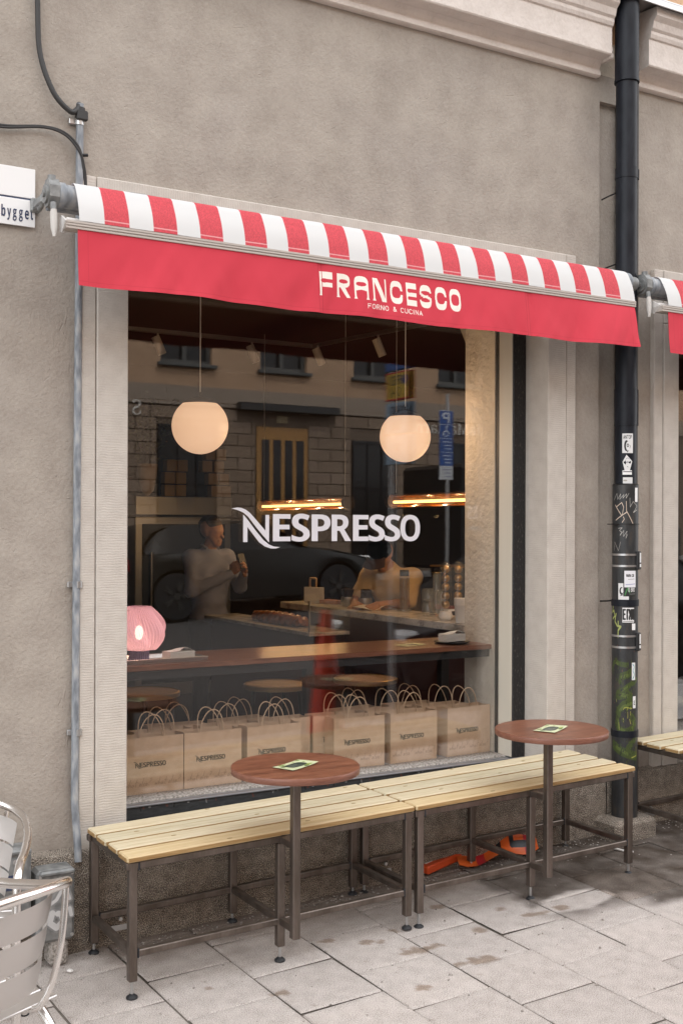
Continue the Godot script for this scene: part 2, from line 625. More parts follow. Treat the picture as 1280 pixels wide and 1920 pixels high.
	M.reveal = tri_mat(ramp(pl, [[0.2, lin(0.56, 0.505, 0.42)], [0.8, lin(0.66, 0.60, 0.51)]]), layers(512, [[noise(95, 0.03, 4), 1.3], [noise(96, 0.1, 2), 0.4]]), Vector3.ONE * 1.5, 0.7, 0.4)
	var mn := noise(97, 0.012, 5)
	mn.domain_warp_enabled = true
	mn.domain_warp_amplitude = 60.0
	M.marble = tri_mat(ramp(layers(512, [[mn, 0.9], [noise(98, 0.1, 3), 0.3]]), [[0.1, lin(0.30, 0.29, 0.28)], [0.5, lin(0.60, 0.58, 0.56)], [0.9, lin(0.74, 0.72, 0.70)]]), null, Vector3.ONE * 1.2, 0.25, 0.0)
	M.bar_wood = tri_mat(ramp(tn, [[0.15, lin(0.10, 0.034, 0.017)], [0.5, lin(0.165, 0.062, 0.032)], [0.85, lin(0.22, 0.09, 0.048)]]), null, Vector3(0.4, 4.0, 4.0), 0.28, 0.0)
	M.inox = mat(lin(0.42, 0.41, 0.40), 0.4, 0.8)
	M.brass = mat(lin(0.50, 0.33, 0.15), 0.35, 0.9)
	M.oak = tri_mat(ramp(tn, [[0.15, lin(0.19, 0.10, 0.042)], [0.85, lin(0.32, 0.185, 0.085)]]), null, Vector3(3, 0.5, 3), 0.5, 0.0)
	# painted with a full-size picture: what gives off light
	M.globe = mat(lin(0.75, 0.62, 0.48), 0.35)
	M.globe.emission_enabled = true
	M.globe.emission = lin(1.0, 0.61, 0.37)
	M.globe.emission_energy_multiplier = 0.76
	M.filament = mat(lin(0.9, 0.7, 0.4), 0.5)
	M.filament.emission_enabled = true
	M.filament.emission = lin(1.0, 0.58, 0.20)
	M.filament.emission_energy_multiplier = 4.0
	M.amber = mat(Color(0.85, 0.5, 0.15, 0.16), 0.2)
	M.amber.transparency = BaseMaterial3D.TRANSPARENCY_ALPHA
	M.bulb = mat(lin(0.9, 0.8, 0.6), 0.5)
	M.bulb.emission_enabled = true
	M.bulb.emission = lin(1.0, 0.80, 0.62)
	M.bulb.emission_energy_multiplier = 5
	M.lilac = mat(Color(lin(0.40, 0.28, 0.44), 0.80), 0.45)
	M.lilac.transparency = BaseMaterial3D.TRANSPARENCY_ALPHA
	M.lilac.backlight_enabled = true
	M.lilac.backlight = lin(0.85, 0.60, 0.70)
	M.lining = mat(lin(0.56, 0.52, 0.44), 0.6)
	M.navy = mat(lin(0.014, 0.018, 0.028), 0.35)
	M.pine_warm = M.pine.duplicate()
	M.pine_warm.albedo_color = Color(1.0, 0.955, 0.88)
	M.pine_pale = M.pine.duplicate()
	M.pine_pale.albedo_color = Color(0.955, 0.965, 0.97)
	M.lilac_solid = mat(lin(0.16, 0.11, 0.20), 0.5)


# ---------------------------------------------------------------- the café building
const W1 := [1.404, 3.388]      # opening of the shop window
const W2 := [4.222, 6.206]      # opening of the next window
const HEAD := 2.58
const BASE := 0.40


func bump(x: float, y: float, n: FastNoiseLite) -> float:
	return n.get_noise_2d(x * 100.0, y * 100.0) * 0.004


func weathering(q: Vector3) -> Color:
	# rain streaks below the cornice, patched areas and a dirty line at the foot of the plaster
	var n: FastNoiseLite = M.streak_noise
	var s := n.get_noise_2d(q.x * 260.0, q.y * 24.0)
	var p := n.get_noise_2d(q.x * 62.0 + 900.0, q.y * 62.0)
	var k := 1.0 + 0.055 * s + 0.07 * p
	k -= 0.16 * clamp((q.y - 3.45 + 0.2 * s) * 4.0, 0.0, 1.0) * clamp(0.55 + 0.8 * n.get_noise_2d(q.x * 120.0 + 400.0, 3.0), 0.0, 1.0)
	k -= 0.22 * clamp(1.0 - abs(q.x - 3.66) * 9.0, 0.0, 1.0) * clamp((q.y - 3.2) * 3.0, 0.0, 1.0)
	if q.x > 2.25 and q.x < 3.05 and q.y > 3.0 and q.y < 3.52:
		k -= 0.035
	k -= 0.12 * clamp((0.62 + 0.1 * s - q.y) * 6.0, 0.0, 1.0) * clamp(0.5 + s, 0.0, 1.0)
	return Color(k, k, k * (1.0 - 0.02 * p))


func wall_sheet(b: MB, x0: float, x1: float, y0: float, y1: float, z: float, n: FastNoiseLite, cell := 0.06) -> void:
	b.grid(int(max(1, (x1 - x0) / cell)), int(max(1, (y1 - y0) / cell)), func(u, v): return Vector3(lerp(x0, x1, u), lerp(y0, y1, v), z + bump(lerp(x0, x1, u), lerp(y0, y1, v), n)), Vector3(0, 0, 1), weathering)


func build_shell() -> void:
	var s := thing("cafe_building", "grey-beige plastered building with the café window, pale stone surrounds and cornice", "building")
	var n := noise(101, 0.03, 3)
	M.streak_noise = noise(103, 0.02, 3)
	# plaster face in pieces round the two stone surrounds; the wall behind is solid
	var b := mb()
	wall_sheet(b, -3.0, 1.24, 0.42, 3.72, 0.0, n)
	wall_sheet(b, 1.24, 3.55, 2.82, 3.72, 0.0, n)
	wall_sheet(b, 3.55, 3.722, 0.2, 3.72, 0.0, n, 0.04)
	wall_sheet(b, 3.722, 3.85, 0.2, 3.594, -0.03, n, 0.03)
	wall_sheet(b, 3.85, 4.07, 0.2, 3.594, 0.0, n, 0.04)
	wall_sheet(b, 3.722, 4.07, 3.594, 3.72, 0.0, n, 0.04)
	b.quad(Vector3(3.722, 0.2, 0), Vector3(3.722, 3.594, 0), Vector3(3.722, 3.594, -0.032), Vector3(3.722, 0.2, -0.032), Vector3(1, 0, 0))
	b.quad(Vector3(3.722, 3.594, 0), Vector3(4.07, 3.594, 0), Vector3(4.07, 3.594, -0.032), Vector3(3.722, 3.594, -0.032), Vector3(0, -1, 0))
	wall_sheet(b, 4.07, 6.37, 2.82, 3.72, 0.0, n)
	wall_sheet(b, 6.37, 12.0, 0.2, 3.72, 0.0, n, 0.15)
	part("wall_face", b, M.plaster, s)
	b = mb()
	for q in [[-3.0, W1[0] - 0.02, -0.6, 3.9], [W1[0] - 0.02, W1[1] + 0.02, HEAD + 0.02, 3.9], [W1[1] + 0.02, W2[0] - 0.02, -0.6, 3.9], [W2[0] - 0.02, W2[1] + 0.02, HEAD + 0.02, 3.9], [W2[1] + 0.02, 12.0, -0.6, 3.9], [W1[0] - 0.02, W1[1] + 0.02, -0.6, BASE - 0.03], [W2[0] - 0.02, W2[1] + 0.02, -0.6, BASE - 0.03]]:
		b.span(Vector3(q[0], q[2], -0.425), Vector3(q[1], q[3], -0.04))
	part("wall_core", b, M.reveal, s)
	b = mb()
	wall_sheet(b, -3.0, 12.0, 4.045, 7.0, 0.02, n, 0.3)
	b.span(Vector3(-3.0, 3.9, -0.431), Vector3(12, 7.0, -0.04))
	part("upper_wall", b, M.plaster_peach, s)
	# granite plinth with an uneven ledge
	for q in [[-3.0, 1.30, 0.0, 0.06], [1.30, 2.34, 0.0, 0.055], [2.345, 3.72, 0.0, 0.058], [3.725, 4.9, 0.0, 0.06], [4.905, 7.0, 0.0, 0.056], [7.005, 12.0, 0.0, 0.058]]:
		b = mb()
		var x0: float = q[0]
		var x1: float = q[1]
		var zf: float = q[3]
		var m := noise(110 + int(x0 * 3), 0.05, 3)
		var f := func(u, v):
			var x: float = lerp(x0, x1, u)
			if v < 0.7:
				return Vector3(x, lerp(-0.5, 0.425, v / 0.7) + 0.006 * m.get_noise_1d(x * 90), zf + 0.008 * m.get_noise_2d(x * 70, v * 60))
			return Vector3(x, 0.425 + 0.012 * sin((v - 0.7) / 0.3 * PI * 0.5) + 0.006 * m.get_noise_1d(x * 90), lerp(zf, -0.05, (v - 0.7) / 0.3) + 0.006 * m.get_noise_2d(x * 70, v * 60))
		b.grid(int(min(60, (x1 - x0) / 0.04)), 20, f, Vector3(0, 0.4, 1))
		part("plinth_block", b, M.granite, s)
	# cornice, broken where the pipe runs
	for q in [[-3.0, 3.70, true], [3.935, 12.0, false]]:
		b = mb()
		var prof := PackedVector2Array([Vector2(-0.04, 3.695), Vector2(0.022, 3.695), Vector2(0.03, 3.70), Vector2(0.03, 3.722), Vector2(0.022, 3.727), Vector2(0.022, 3.735), Vector2(0.03, 3.75), Vector2(0.042, 3.766), Vector2(0.10, 3.770), Vector2(0.104, 3.776), Vector2(0.104, 3.895), Vector2(0.112, 3.90), Vector2(0.118, 3.915), Vector2(0.118, 3.93), Vector2(0.128, 3.94), Vector2(0.135, 3.97), Vector2(0.155, 3.99), Vector2(0.155, 4.03), Vector2(-0.04, 4.05)])
		var t := Transform3D(Basis(Vector3(0, 0, 1), Vector3(0, 1, 0), Vector3(-1, 0, 0)), Vector3.ZERO)
		b.prism(prof, -q[1], -q[0], t)
		part("cornice", b, M.cornice, s)
	b = mb()
	b.span(Vector3(-3, 4.045, -0.03), Vector3(12, 4.055, 0.185), 0.002)
	b.span(Vector3(-3, 4.02, 0.177), Vector3(12, 4.045, 0.185))
	part("cornice_flashing", b, M.zinc, s)
	# broken plaster edge of the cornice beside the pipe
	b = mb()
	var rg := RandomNumberGenerator.new()
	rg.seed = 4
	for k in 9:
		var y := 3.775 + k * 0.028
		var w := 0.01 + rg.randf() * 0.022
		b.box(Vector3(3.70 + w * 0.5, y, 0.05), Vector3(w, 0.03, 0.085 - 0.02 * rg.randf()), 0.006)
	part("broken_edge", b, M.cornice, s)
	# stone surrounds
	for q in [[1.226, 1.404, 3.388, 3.558], [4.058, 4.222, 6.206, 6.37]]:
		surround(s, q)
	window(s, W1)
	window(s, W2)


func surround(s: Node3D, q: Array) -> void:
	var g: float = q[0] + 0.059
	var b := mb()
	b.span(Vector3(q[0], 0.30, -0.04), Vector3(g, 2.84, 0.026), 0.004)
	b.span(Vector3(g + 0.002, 0.30, -0.13), Vector3(q[1], HEAD, 0.031), 0.004)
	part("stone_jamb", b, M.stone, s)
	b = mb()
	b.span(Vector3(q[3] - 0.059, 0.30, -0.04), Vector3(q[3], 2.84, 0.026), 0.004)
	b.span(Vector3(q[2], 0.30, -0.13), Vector3(q[3] - 0.061, HEAD, 0.031), 0.004)
	part("stone_jamb", b, M.stone, s)
	b = mb()
	b.span(Vector3(g + 0.002, HEAD + 0.002, -0.13), Vector3(q[3] - 0.061, 2.84, 0.029), 0.004)
	part("stone_lintel", b, M.stone_across, s)


func window(s: Node3D, w: Array) -> void:
	var x0: float = w[0]
	var x1: float = w[1]
	# frame
	var b := mb()
	b.span(Vector3(x1 - 0.075, 0.52, -0.225), Vector3(x1, HEAD, -0.123), 0.004)
	part("window_frame", b, M.frame_black, s, "black wooden window post on the right of the pane")
	b = mb()
	b.span(Vector3(x1 - 0.081, 0.525, -0.222), Vector3(x1 - 0.0755, HEAD, -0.127), 0.001)
	part("frame_lining", b, M.lining, s)
	b = mb()
	b.span(Vector3(x0, 0.52, -0.225), Vector3(x0 + 0.02, HEAD, -0.15), 0.003)
	b.span(Vector3(x0 + 0.02, HEAD - 0.07, -0.225), Vector3(x1 - 0.081, HEAD, -0.15), 0.003)
	part("window_frame", b, M.frame_black, s)
	b = mb()
	b.span(Vector3(x1 - 0.083, 0.525, -0.245), Vector3(x1 - 0.079, HEAD, -0.222))
	part("glass_seal", b, M.black, s)
	# double glazing
	b = mb()
	b.span(Vector3(x0 + 0.005, 0.535, -0.218), Vector3(x1 - 0.079, HEAD - 0.05, -0.212))
	part("window_pane", b, M.pane, s)
	b = mb()
	b.span(Vector3(x0 + 0.005, 0.535, -0.236), Vector3(x1 - 0.079, HEAD - 0.05, -0.230))
	part("window_pane", b, M.pane, s)
	# plastered lining of the opening behind the pane
	b = mb()
	b.span(Vector3(x1 - 0.088, 0.529, -0.475), Vector3(x1 + 0.06, HEAD, -0.246))
	part("inner_reveal", b, M.reveal, s)
	b = mb()
	b.span(Vector3(x0 - 0.06, 0.529, -0.475), Vector3(x0 - 0.001, HEAD, -0.15))
	part("inner_reveal", b, M.reveal, s)
	b = mb()
	b.span(Vector3(x0, HEAD + 0.001, -0.475), Vector3(x1, HEAD + 0.05, -0.14))
	part("inner_lintel", b, M.reveal, s)
	# sill stone inside and out, flashing below
	b = mb()
	b.span(Vector3(x0, 0.42, -0.62), Vector3(x1, 0.528, -0.165), 0.006)
	part("window_sill", b, M.sill, s)
	b = mb()
	b.span(Vector3(x0, 0.38, -0.165), Vector3(x1, 0.514, -0.128), 0.003)
	var lip := mb()
	lip.span(Vector3(x0, 0.5142, -0.164), Vector3(x1, 0.521, -0.121), 0.002)
	part("flashing_lip", lip, mat(lin(0.20, 0.20, 0.21), 0.3, 0.3), s)  # paler than the flashing, standing in for a highlight along its top edge
	var fm: StandardMaterial3D = M.get("flashing")
	if fm == null:
		var im := ramp(layers(512, [[noise(121, 0.02, 3), 0.5], [noise(122, 0.1, 2), 0.3]]), [[0.2, lin(0.016, 0.018, 0.02)], [0.8, lin(0.05, 0.055, 0.058)]])
		var rr := RandomNumberGenerator.new()
		rr.seed = 9
		for k in 70:
			var x := rr.randi_range(0, 500)
			var l := rr.randi_range(60, 360)
			var c: Color = [lin(0.10, 0.035, 0.028), lin(0.006, 0.006, 0.006), lin(0.20, 0.20, 0.205)][rr.randi() % 3]
			var pts := []
			for j in 6:
				pts.append(Vector2(x + rr.randf_range(-3, 3), j * l / 5.0))
			stroke(im, pts, rr.randf_range(2, 7), c)
		fm = mat(Color.WHITE, 0.42)
		fm.albedo_texture = tex(im)
		fm.uv1_triplanar = true
		fm.uv1_world_triplanar = true
		fm.uv1_scale = Vector3(1.4, 7.2, 1.4)
		fm.uv1_offset = Vector3(0, 0.75, 0)
		M.flashing = fm
	part("sill_flashing", b, fm, s)


# ---------------------------------------------------------------- pavement
func in_blob(x: float, z: float, cx: float, cz: float, rx: float, rz: float, n: FastNoiseLite, wob := 0.35) -> float:
	var d := sqrt(pow((x - cx) / rx, 2) + pow((z - cz) / rz, 2))
	d += n.get_noise_2d(x * 60, z * 60) * wob
	return clamp((1.0 - d) * 5.0, 0.0, 1.0)


func build_pavement() -> void:
	var p := struct("pavement", null, null)
	var n := noise(131, 0.08, 3)
	var n2 := noise(132, 0.25, 3)
	# bed under the slabs: dark joints
	var b := mb()
	b.quad(Vector3(-4, ground_y(-4, -0.1) - 0.007, -0.1), Vector3(14, ground_y(14, -0.1) - 0.007, -0.1), Vector3(14, ground_y(14, 3.0) - 0.007, 3.0), Vector3(-4, ground_y(-4, 3.0) - 0.007, 3.0), Vector3.UP)
	part("joint_bed", b, M.joint, p)
	var spots := [[2.137, 0.51, 0.035, 0.02], [2.18, 0.535, 0.02, 0.016], [2.242, 0.65, 0.06, 0.03], [2.31, 0.66, 0.05, 0.02], [2.409, 0.84, 0.07, 0.035], [2.33, 0.83, 0.035, 0.018], [2.55, 0.37, 0.03, 0.018], [2.28, 0.47, 0.025, 0.015], [2.56, 0.62, 0.05, 0.025], [2.02, 0.43, 0.03, 0.02], [2.74, 0.52, 0.025, 0.015], [2.83, 0.62, 0.06, 0.02], [2.1, 0.9, 0.03, 0.02], [1.7, 0.7, 0.03, 0.02], [2.95, 0.62, 0.05, 0.03], [1.5, 0.55, 0.02, 0.015]]
	var stain := func(q: Vector3) -> Color:
		var k := Color(1, 1, 1)
		var x := q.x
		var z := q.z
		# soaked ground on the right, with one dry island
		var wet: float = clamp((x - 2.80 - 0.10 * n.get_noise_2d(x * 40, z * 40)) * 10.0, 0, 1) * clamp((0.72 + 0.12 * (x - 2.9) - z + 0.10 * n.get_noise_2d(x * 30 + 9, z * 30)) * 8.0, 0, 1)
		wet = max(wet, clamp((x - 3.2) * 7.0, 0, 1) * clamp((0.80 + 0.32 * (x - 3.3) - z + 0.12 * n.get_noise_2d(x * 30, z * 30)) * 14.0, 0, 1))
		wet *= 1.0 - in_blob(x, z, 3.03, 0.60, 0.20, 0.085, n, 0.25)
		k = k.lerp(Color(0.135, 0.11, 0.088), wet * (0.86 + 0.2 * n.get_noise_2d(x * 90, z * 90)))
		# grime along the wall under the benches
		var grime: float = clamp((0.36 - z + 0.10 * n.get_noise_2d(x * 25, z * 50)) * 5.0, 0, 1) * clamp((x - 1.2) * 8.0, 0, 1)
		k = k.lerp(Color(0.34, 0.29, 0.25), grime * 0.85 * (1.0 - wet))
		for s in spots:
			if abs(x - s[0]) < 0.2 and abs(z - s[1]) < 0.12:
				k = k.lerp(Color(0.52, 0.43, 0.35), in_blob(x, z, s[0], s[1], s[2], s[3], n2, 0.9) * 0.85)
		var sp := n2.get_noise_2d(x * 130 + 50, z * 130)
		if sp > 0.66:
			k = k.lerp(Color(0.6, 0.55, 0.5), 0.5)
		return k
	var rg := RandomNumberGenerator.new()
	rg.seed = 77
	for k in range(-6, 17):
		for j in range(-2, 9):
			var z0 := (0.40 if k % 2 == 0 else 0.55) + 0.302 * j
			var z1 := z0 + 0.302
			if z1 < 0.02 or z0 > 2.9:
				continue
			z0 = max(z0, -0.02)
			var xa := 1.335 + 0.309 * k
			var gap := 0.0032 + 0.0016 * rg.randf()
			var dy := (rg.randf() - 0.5) * 0.004
			var tx := (rg.randf() - 0.5) * 0.008
			var tz := (rg.randf() - 0.5) * 0.008
			var tone := 0.90 + 0.17 * rg.randf()
			var near := xa > 0.6 and xa < 4.6 and z0 < 1.7
			var zc := (z0 + z1) * 0.5
			var kd := 26 if near else 10
			var f := func(u: float, v: float) -> Vector3:
				var lip := 0.0
				var e := 1.0 / kd
				var uu := u
				var vv := v
				if u < e * 0.5 or u > 1.0 - e * 0.5 or v < e * 0.5 or v > 1.0 - e * 0.5:
					lip = -0.0055
				if abs(u - e) < e * 0.4:
					uu = 0.011
				elif abs(u - 1.0 + e) < e * 0.4:
					uu = 0.989
				if abs(v - e) < e * 0.4:
					vv = 0.011
				elif abs(v - 1.0 + e) < e * 0.4:
					vv = 0.989
				var z: float = lerp(z0 + gap, z1 - gap, vv)
				var x: float = lerp(xa + gap, xa + 0.309 - gap, uu) + 0.06 * (z - 0.24)
				return Vector3(x, ground_y(x, z) + dy + tx * (u - 0.5) + tz * (v - 0.5) + lip, z)
			var cf := func(q: Vector3) -> Color:
				var c: Color = stain.call(q)
				return Color(c.r * tone, c.g * tone, c.b * tone)
			b = mb()
			b.grid(kd, kd, f, Vector3.UP, cf)
			var m: StandardMaterial3D = M.slab
			if (k == 6 and j == 0) or (k == 8 and j == 2):
				m = M.slab_coarse
			elif xa > 3.1 and zc < 0.8:
				m = M.slab_wet
			part("slab", b, m, p)
	# kerb and street
	b = mb()
	b.grid(1, 1, func(u, v): var x: float = lerp(-20.0, 40.0, u); return Vector3(x, ground_y(x, 3.0), lerp(3.0, 3.16, v)), Vector3.UP)
	b.grid(1, 1, func(u, v): var x: float = lerp(-20.0, 40.0, u); return Vector3(x, ground_y(x, 3.0) - 0.13 * v, 3.16), Vector3(0, 0, 1))
	struct("kerb", b, M.kerb)
	b = mb()
	b.grid(24, 12, func(u, v): return Vector3(lerp(-40.0, 60.0, u), road_y(lerp(-40.0, 60.0, u), lerp(3.16, 11.4, v)), lerp(3.16, 11.4, v)), Vector3.UP)
	struct("road", b, M.asphalt)
	b = mb()
	b.grid(8, 2, func(u, v): return Vector3(lerp(-40.0, 60.0, u), road_y(lerp(-40.0, 60.0, u), 11.4) + 0.11, lerp(11.4, 13.1, v)), Vector3.UP)
	b.grid(8, 1, func(u, v): return Vector3(lerp(-40.0, 60.0, u), road_y(lerp(-40.0, 60.0, u), 11.4) + 0.11 * v, 11.4), Vector3(0, 0, -1))
	struct("far_pavement", b, M.kerb)
	b = mb()
	b.quad(Vector3(-200, -9, -200), Vector3(200, -9, -200), Vector3(200, -9, 200), Vector3(-200, -9, 200), Vector3.UP)
	b.grid(2, 1, func(u, v): return Vector3(lerp(-20.0, -4.0, u), ground_y(lerp(-20.0, -4.0, u), lerp(-0.1, 3.0, v)), lerp(-0.1, 3.0, v)), Vector3.UP)
	b.grid(2, 1, func(u, v): return Vector3(lerp(14.0, 40.0, u), ground_y(lerp(14.0, 40.0, u), lerp(-0.1, 3.0, v)), lerp(-0.1, 3.0, v)), Vector3.UP)
	struct("ground", b, M.asphalt)


func road_y(x: float, z: float) -> float:
	return 0.0341 * x - 0.23 + 0.06 * (z - 3.16)


# ---------------------------------------------------------------- stroke lettering for flat print
const PEN := {
	"A": [[0, 0, 2, 6, 4, 0], [0.8, 2, 3.2, 2]], "B": [[0, 0, 0, 6, 3, 6, 3.6, 4.6, 3, 3.2, 0, 3.2], [3, 3.2, 4, 1.6, 3, 0, 0, 0]],
	"C": [[4, 5, 3, 6, 1.2, 6, 0, 4.6, 0, 1.4, 1.2, 0, 3, 0, 4, 1]], "D": [[0, 0, 0, 6, 2.4, 6, 4, 4, 4, 2, 2.4, 0, 0, 0]],
	"E": [[4, 6, 0, 6, 0, 0, 4, 0], [0, 3.1, 3.2, 3.1]], "F": [[4, 6, 0, 6, 0, 0], [0, 3.1, 3.2, 3.1]],
	"G": [[4, 5, 3, 6, 1.2, 6, 0, 4.6, 0, 1.4, 1.2, 0, 3, 0, 4, 1, 4, 3, 2.4, 3]], "I": [[0.6, 0, 0.6, 6]],
	"K": [[0, 0, 0, 6], [4, 6, 0, 2.6], [1.2, 3.4, 4, 0]], "L": [[0, 6, 0, 0, 3.6, 0]], "M": [[0, 0, 0, 6, 2.2, 2, 4.4, 6, 4.4, 0]],
	"N": [[0, 0, 0, 6, 4, 0, 4, 6]], "O": [[1.4, 6, 0, 4.4, 0, 1.6, 1.4, 0, 2.8, 0, 4.2, 1.6, 4.2, 4.4, 2.8, 6, 1.4, 6]],
	"P": [[0, 0, 0, 6, 3, 6, 4, 4.6, 3, 2.9, 0, 2.9]], "R": [[0, 0, 0, 6, 3, 6, 4, 4.6, 3, 3, 0, 3], [2, 3, 4, 0]],
	"S": [[4, 5, 3, 6, 1, 6, 0.1, 4.8, 1, 3.4, 3, 2.7, 4, 1.4, 3, 0, 1, 0, 0, 1]], "T": [[0, 6, 4.4, 6], [2.2, 6, 2.2, 0]],
	"U": [[0, 6, 0, 1.6, 1.2, 0, 2.9, 0, 4.1, 1.6, 4.1, 6]], "V": [[0, 6, 2, 0, 4, 6]], "X": [[0, 0, 4, 6], [0, 6, 4, 0]],
	"&": [[4, 0, 0.8, 4.6, 1.2, 5.8, 2.2, 6, 2.6, 5, 0.2, 2, 0.2, 0.6, 1.4, 0, 2.8, 0.6, 3.8, 2.6]],
	"0": [[1.4, 6, 0, 4.4, 0, 1.6, 1.4, 0, 2.6, 0, 4, 1.6, 4, 4.4, 2.6, 6, 1.4, 6]], "3": [[0, 5.4, 1.4, 6, 3, 6, 4, 4.6, 2, 3.2, 4, 1.6, 3, 0, 1, 0, 0, 0.8]],
	"6": [[3.4, 6, 1, 4, 0, 1.6, 1.4, 0, 2.8, 0, 4, 1.4, 3, 3, 1.4, 3, 0.2, 2]], "-": [[0.4, 2.8, 2.6, 2.8]], " ": [], "Ö": [[1.4, 5, 0, 3.8, 0, 1.4, 1.4, 0, 2.8, 0, 4.2, 1.4, 4.2, 3.8, 2.8, 5, 1.4, 5], [1.1, 6.2, 1.2, 6.2], [3, 6.2, 3.1, 6.2]],
}


func pen_text(im: Image, s: String, x: float, base: float, h: float, w: float, c: Color, up := -1.0, gap := 1.6, sx := 1.0) -> float:
	# up -1: image rows run downwards
	var k := h / 6.0
	for ch in s:
		var wide := 2.4
		for line in PEN.get(ch, []):
			var pts := []
			for i in range(0, line.size(), 2):
				pts.append(Vector2(x + line[i] * k * sx, base + up * line[i + 1] * k))
				wide = max(wide, line[i])
			stroke(im, pts, w, c)
		if ch == "I":
			wide = 1.2
		x += (wide + gap) * k * sx
	return x


func display_letter(im: Image, ch: String, x: float, base: float, w: float, h: float, ink: Color, ground: Color) -> void:
	# heavy tops and bottoms on thin stems; rows run downwards from base
	var P := func(a: Array) -> Array:
		var o := []
		for p in a:
			o.append(Vector2(x + p.x * w, base - p.y * h))
		return o
	var R := func(x0: float, y0: float, x1: float, y1: float, c: Color) -> void:
		fill_poly(im, P.call([Vector2(x0, y0), Vector2(x1, y0), Vector2(x1, y1), Vector2(x0, y1)]), c)
	var Q := func(x0: float, y0: float, x1: float, y1: float, c: Color, pw: float) -> void:
		fill_poly(im, P.call(oval((x0 + x1) / 2, (y0 + y1) / 2, (x1 - x0) / 2, (y1 - y0) / 2, 40, pw)), c)
	var foot := func(cx: float, t: float) -> void:
		fill_poly(im, P.call([Vector2(cx - t, 0.0), Vector2(cx + t, 0.0), Vector2(cx + t * 0.55, 0.1), Vector2(cx - t * 0.55, 0.1)]), ink)
	match ch:
		"F":
			R.call(0.0, 0.70, 1.0, 1.0, ink)
			R.call(0.0, 0.0, 0.17, 1.0, ink)
			R.call(0.0, 0.36, 0.98, 0.56, ink)
			Q.call(0.12, 0.54, 0.6, 0.72, ground, 2.2)
			R.call(0.4, 0.56, 1.0, 0.70, ground)
			foot.call(0.09, 0.13)
		"R":
			Q.call(-0.25, 0.42, 1.0, 1.0, ink, 3.0)
			R.call(-0.3, 0.3, 0.0, 1.0, ground)
			R.call(0.0, 0.0, 0.15, 1.0, ink)
			Q.call(0.16, 0.60, 0.84, 0.77, ground, 2.2)
			R.call(0.15, 0.0, 0.5, 0.42, ground)
			fill_poly(im, P.call([Vector2(0.22, 0.46), Vector2(0.6, 0.46), Vector2(1.0, 0.0), Vector2(0.72, 0.0)]), ink)
			foot.call(0.08, 0.13)
		"A":
			Q.call(0.0, 0.35, 1.0, 1.0, ink, 2.8)
			R.call(0.0, 0.0, 0.13, 0.66, ink)
			R.call(0.87, 0.0, 1.0, 0.66, ink)
			Q.call(0.14, 0.56, 0.86, 0.75, ground, 2.2)
			R.call(0.1, 0.36, 0.9, 0.53, ink)
			Q.call(0.14, 0.16, 0.86, 0.40, ground, 2.4)
			R.call(0.14, 0.0, 0.86, 0.28, ground)
			foot.call(0.07, 0.12)
			foot.call(0.93, 0.12)
		"N":
			R.call(0.03, 0.0, 0.13, 1.0, ink)
			R.call(0.88, 0.0, 0.98, 1.0, ink)
			fill_poly(im, P.call([Vector2(0.03, 1.0), Vector2(0.36, 1.0), Vector2(0.98, 0.0), Vector2(0.66, 0.0)]), ink)
			foot.call(0.08, 0.12)
		"C", "O", "S":
			Q.call(0.0, 0.0, 1.0, 1.0, ink, 3.0)
			if ch == "S":
				Q.call(0.13, 0.56, 0.9, 0.74, ground, 2.4)
				R.call(0.6, 0.58, 0.88, 0.70, ground)
				Q.call(0.1, 0.26, 0.87, 0.44, ground, 2.4)
				R.call(-0.02, 0.42, 0.12, 0.55, ground)
				fill_poly(im, P.call([Vector2(0.02, 0.70), Vector2(0.2, 0.60), Vector2(0.98, 0.30), Vector2(0.8, 0.40)]), ink)
				R.call(0.72, 0.52, 1.02, 0.70, ground)
				R.call(0.86, 0.66, 1.0, 0.74, ink)
				R.call(-0.02, 0.30, 0.28, 0.48, ground)
				R.call(0.0, 0.26, 0.14, 0.34, ink)
				R.call(0.88, 0.46, 1.02, 0.58, ground)
			else:
				Q.call(0.15, 0.25, 0.85, 0.76, ground, 2.6)
				if ch == "C":
					R.call(0.8, 0.42, 1.02, 0.58, ground)
		"E":
			R.call(0.0, 0.0, 0.17, 1.0, ink)
			R.call(0.0, 0.74, 1.0, 1.0, ink)
			R.call(0.0, 0.40, 1.0, 0.58, ink)
			R.call(0.0, 0.0, 1.0, 0.26, ink)
			Q.call(0.12, 0.565, 0.5, 0.75, ground, 2.2)
			R.call(0.35, 0.58, 1.02, 0.74, ground)
			Q.call(0.12, 0.25, 0.5, 0.41, ground, 2.2)
			R.call(0.35, 0.26, 1.02, 0.40, ground)


# ---------------------------------------------------------------- awnings
func fold(n: FastNoiseLite, x: float, v: float) -> float:
	# slanting creases of hanging cloth
	var s := n.get_noise_2d((x + v * 0.10) * 330.0, v * 16.0 + 40.0)
	var t := n.get_noise_2d((x - v * 0.10) * 900.0 + 70.0, v * 40.0)
	return s * 0.013 + t * 0.0015


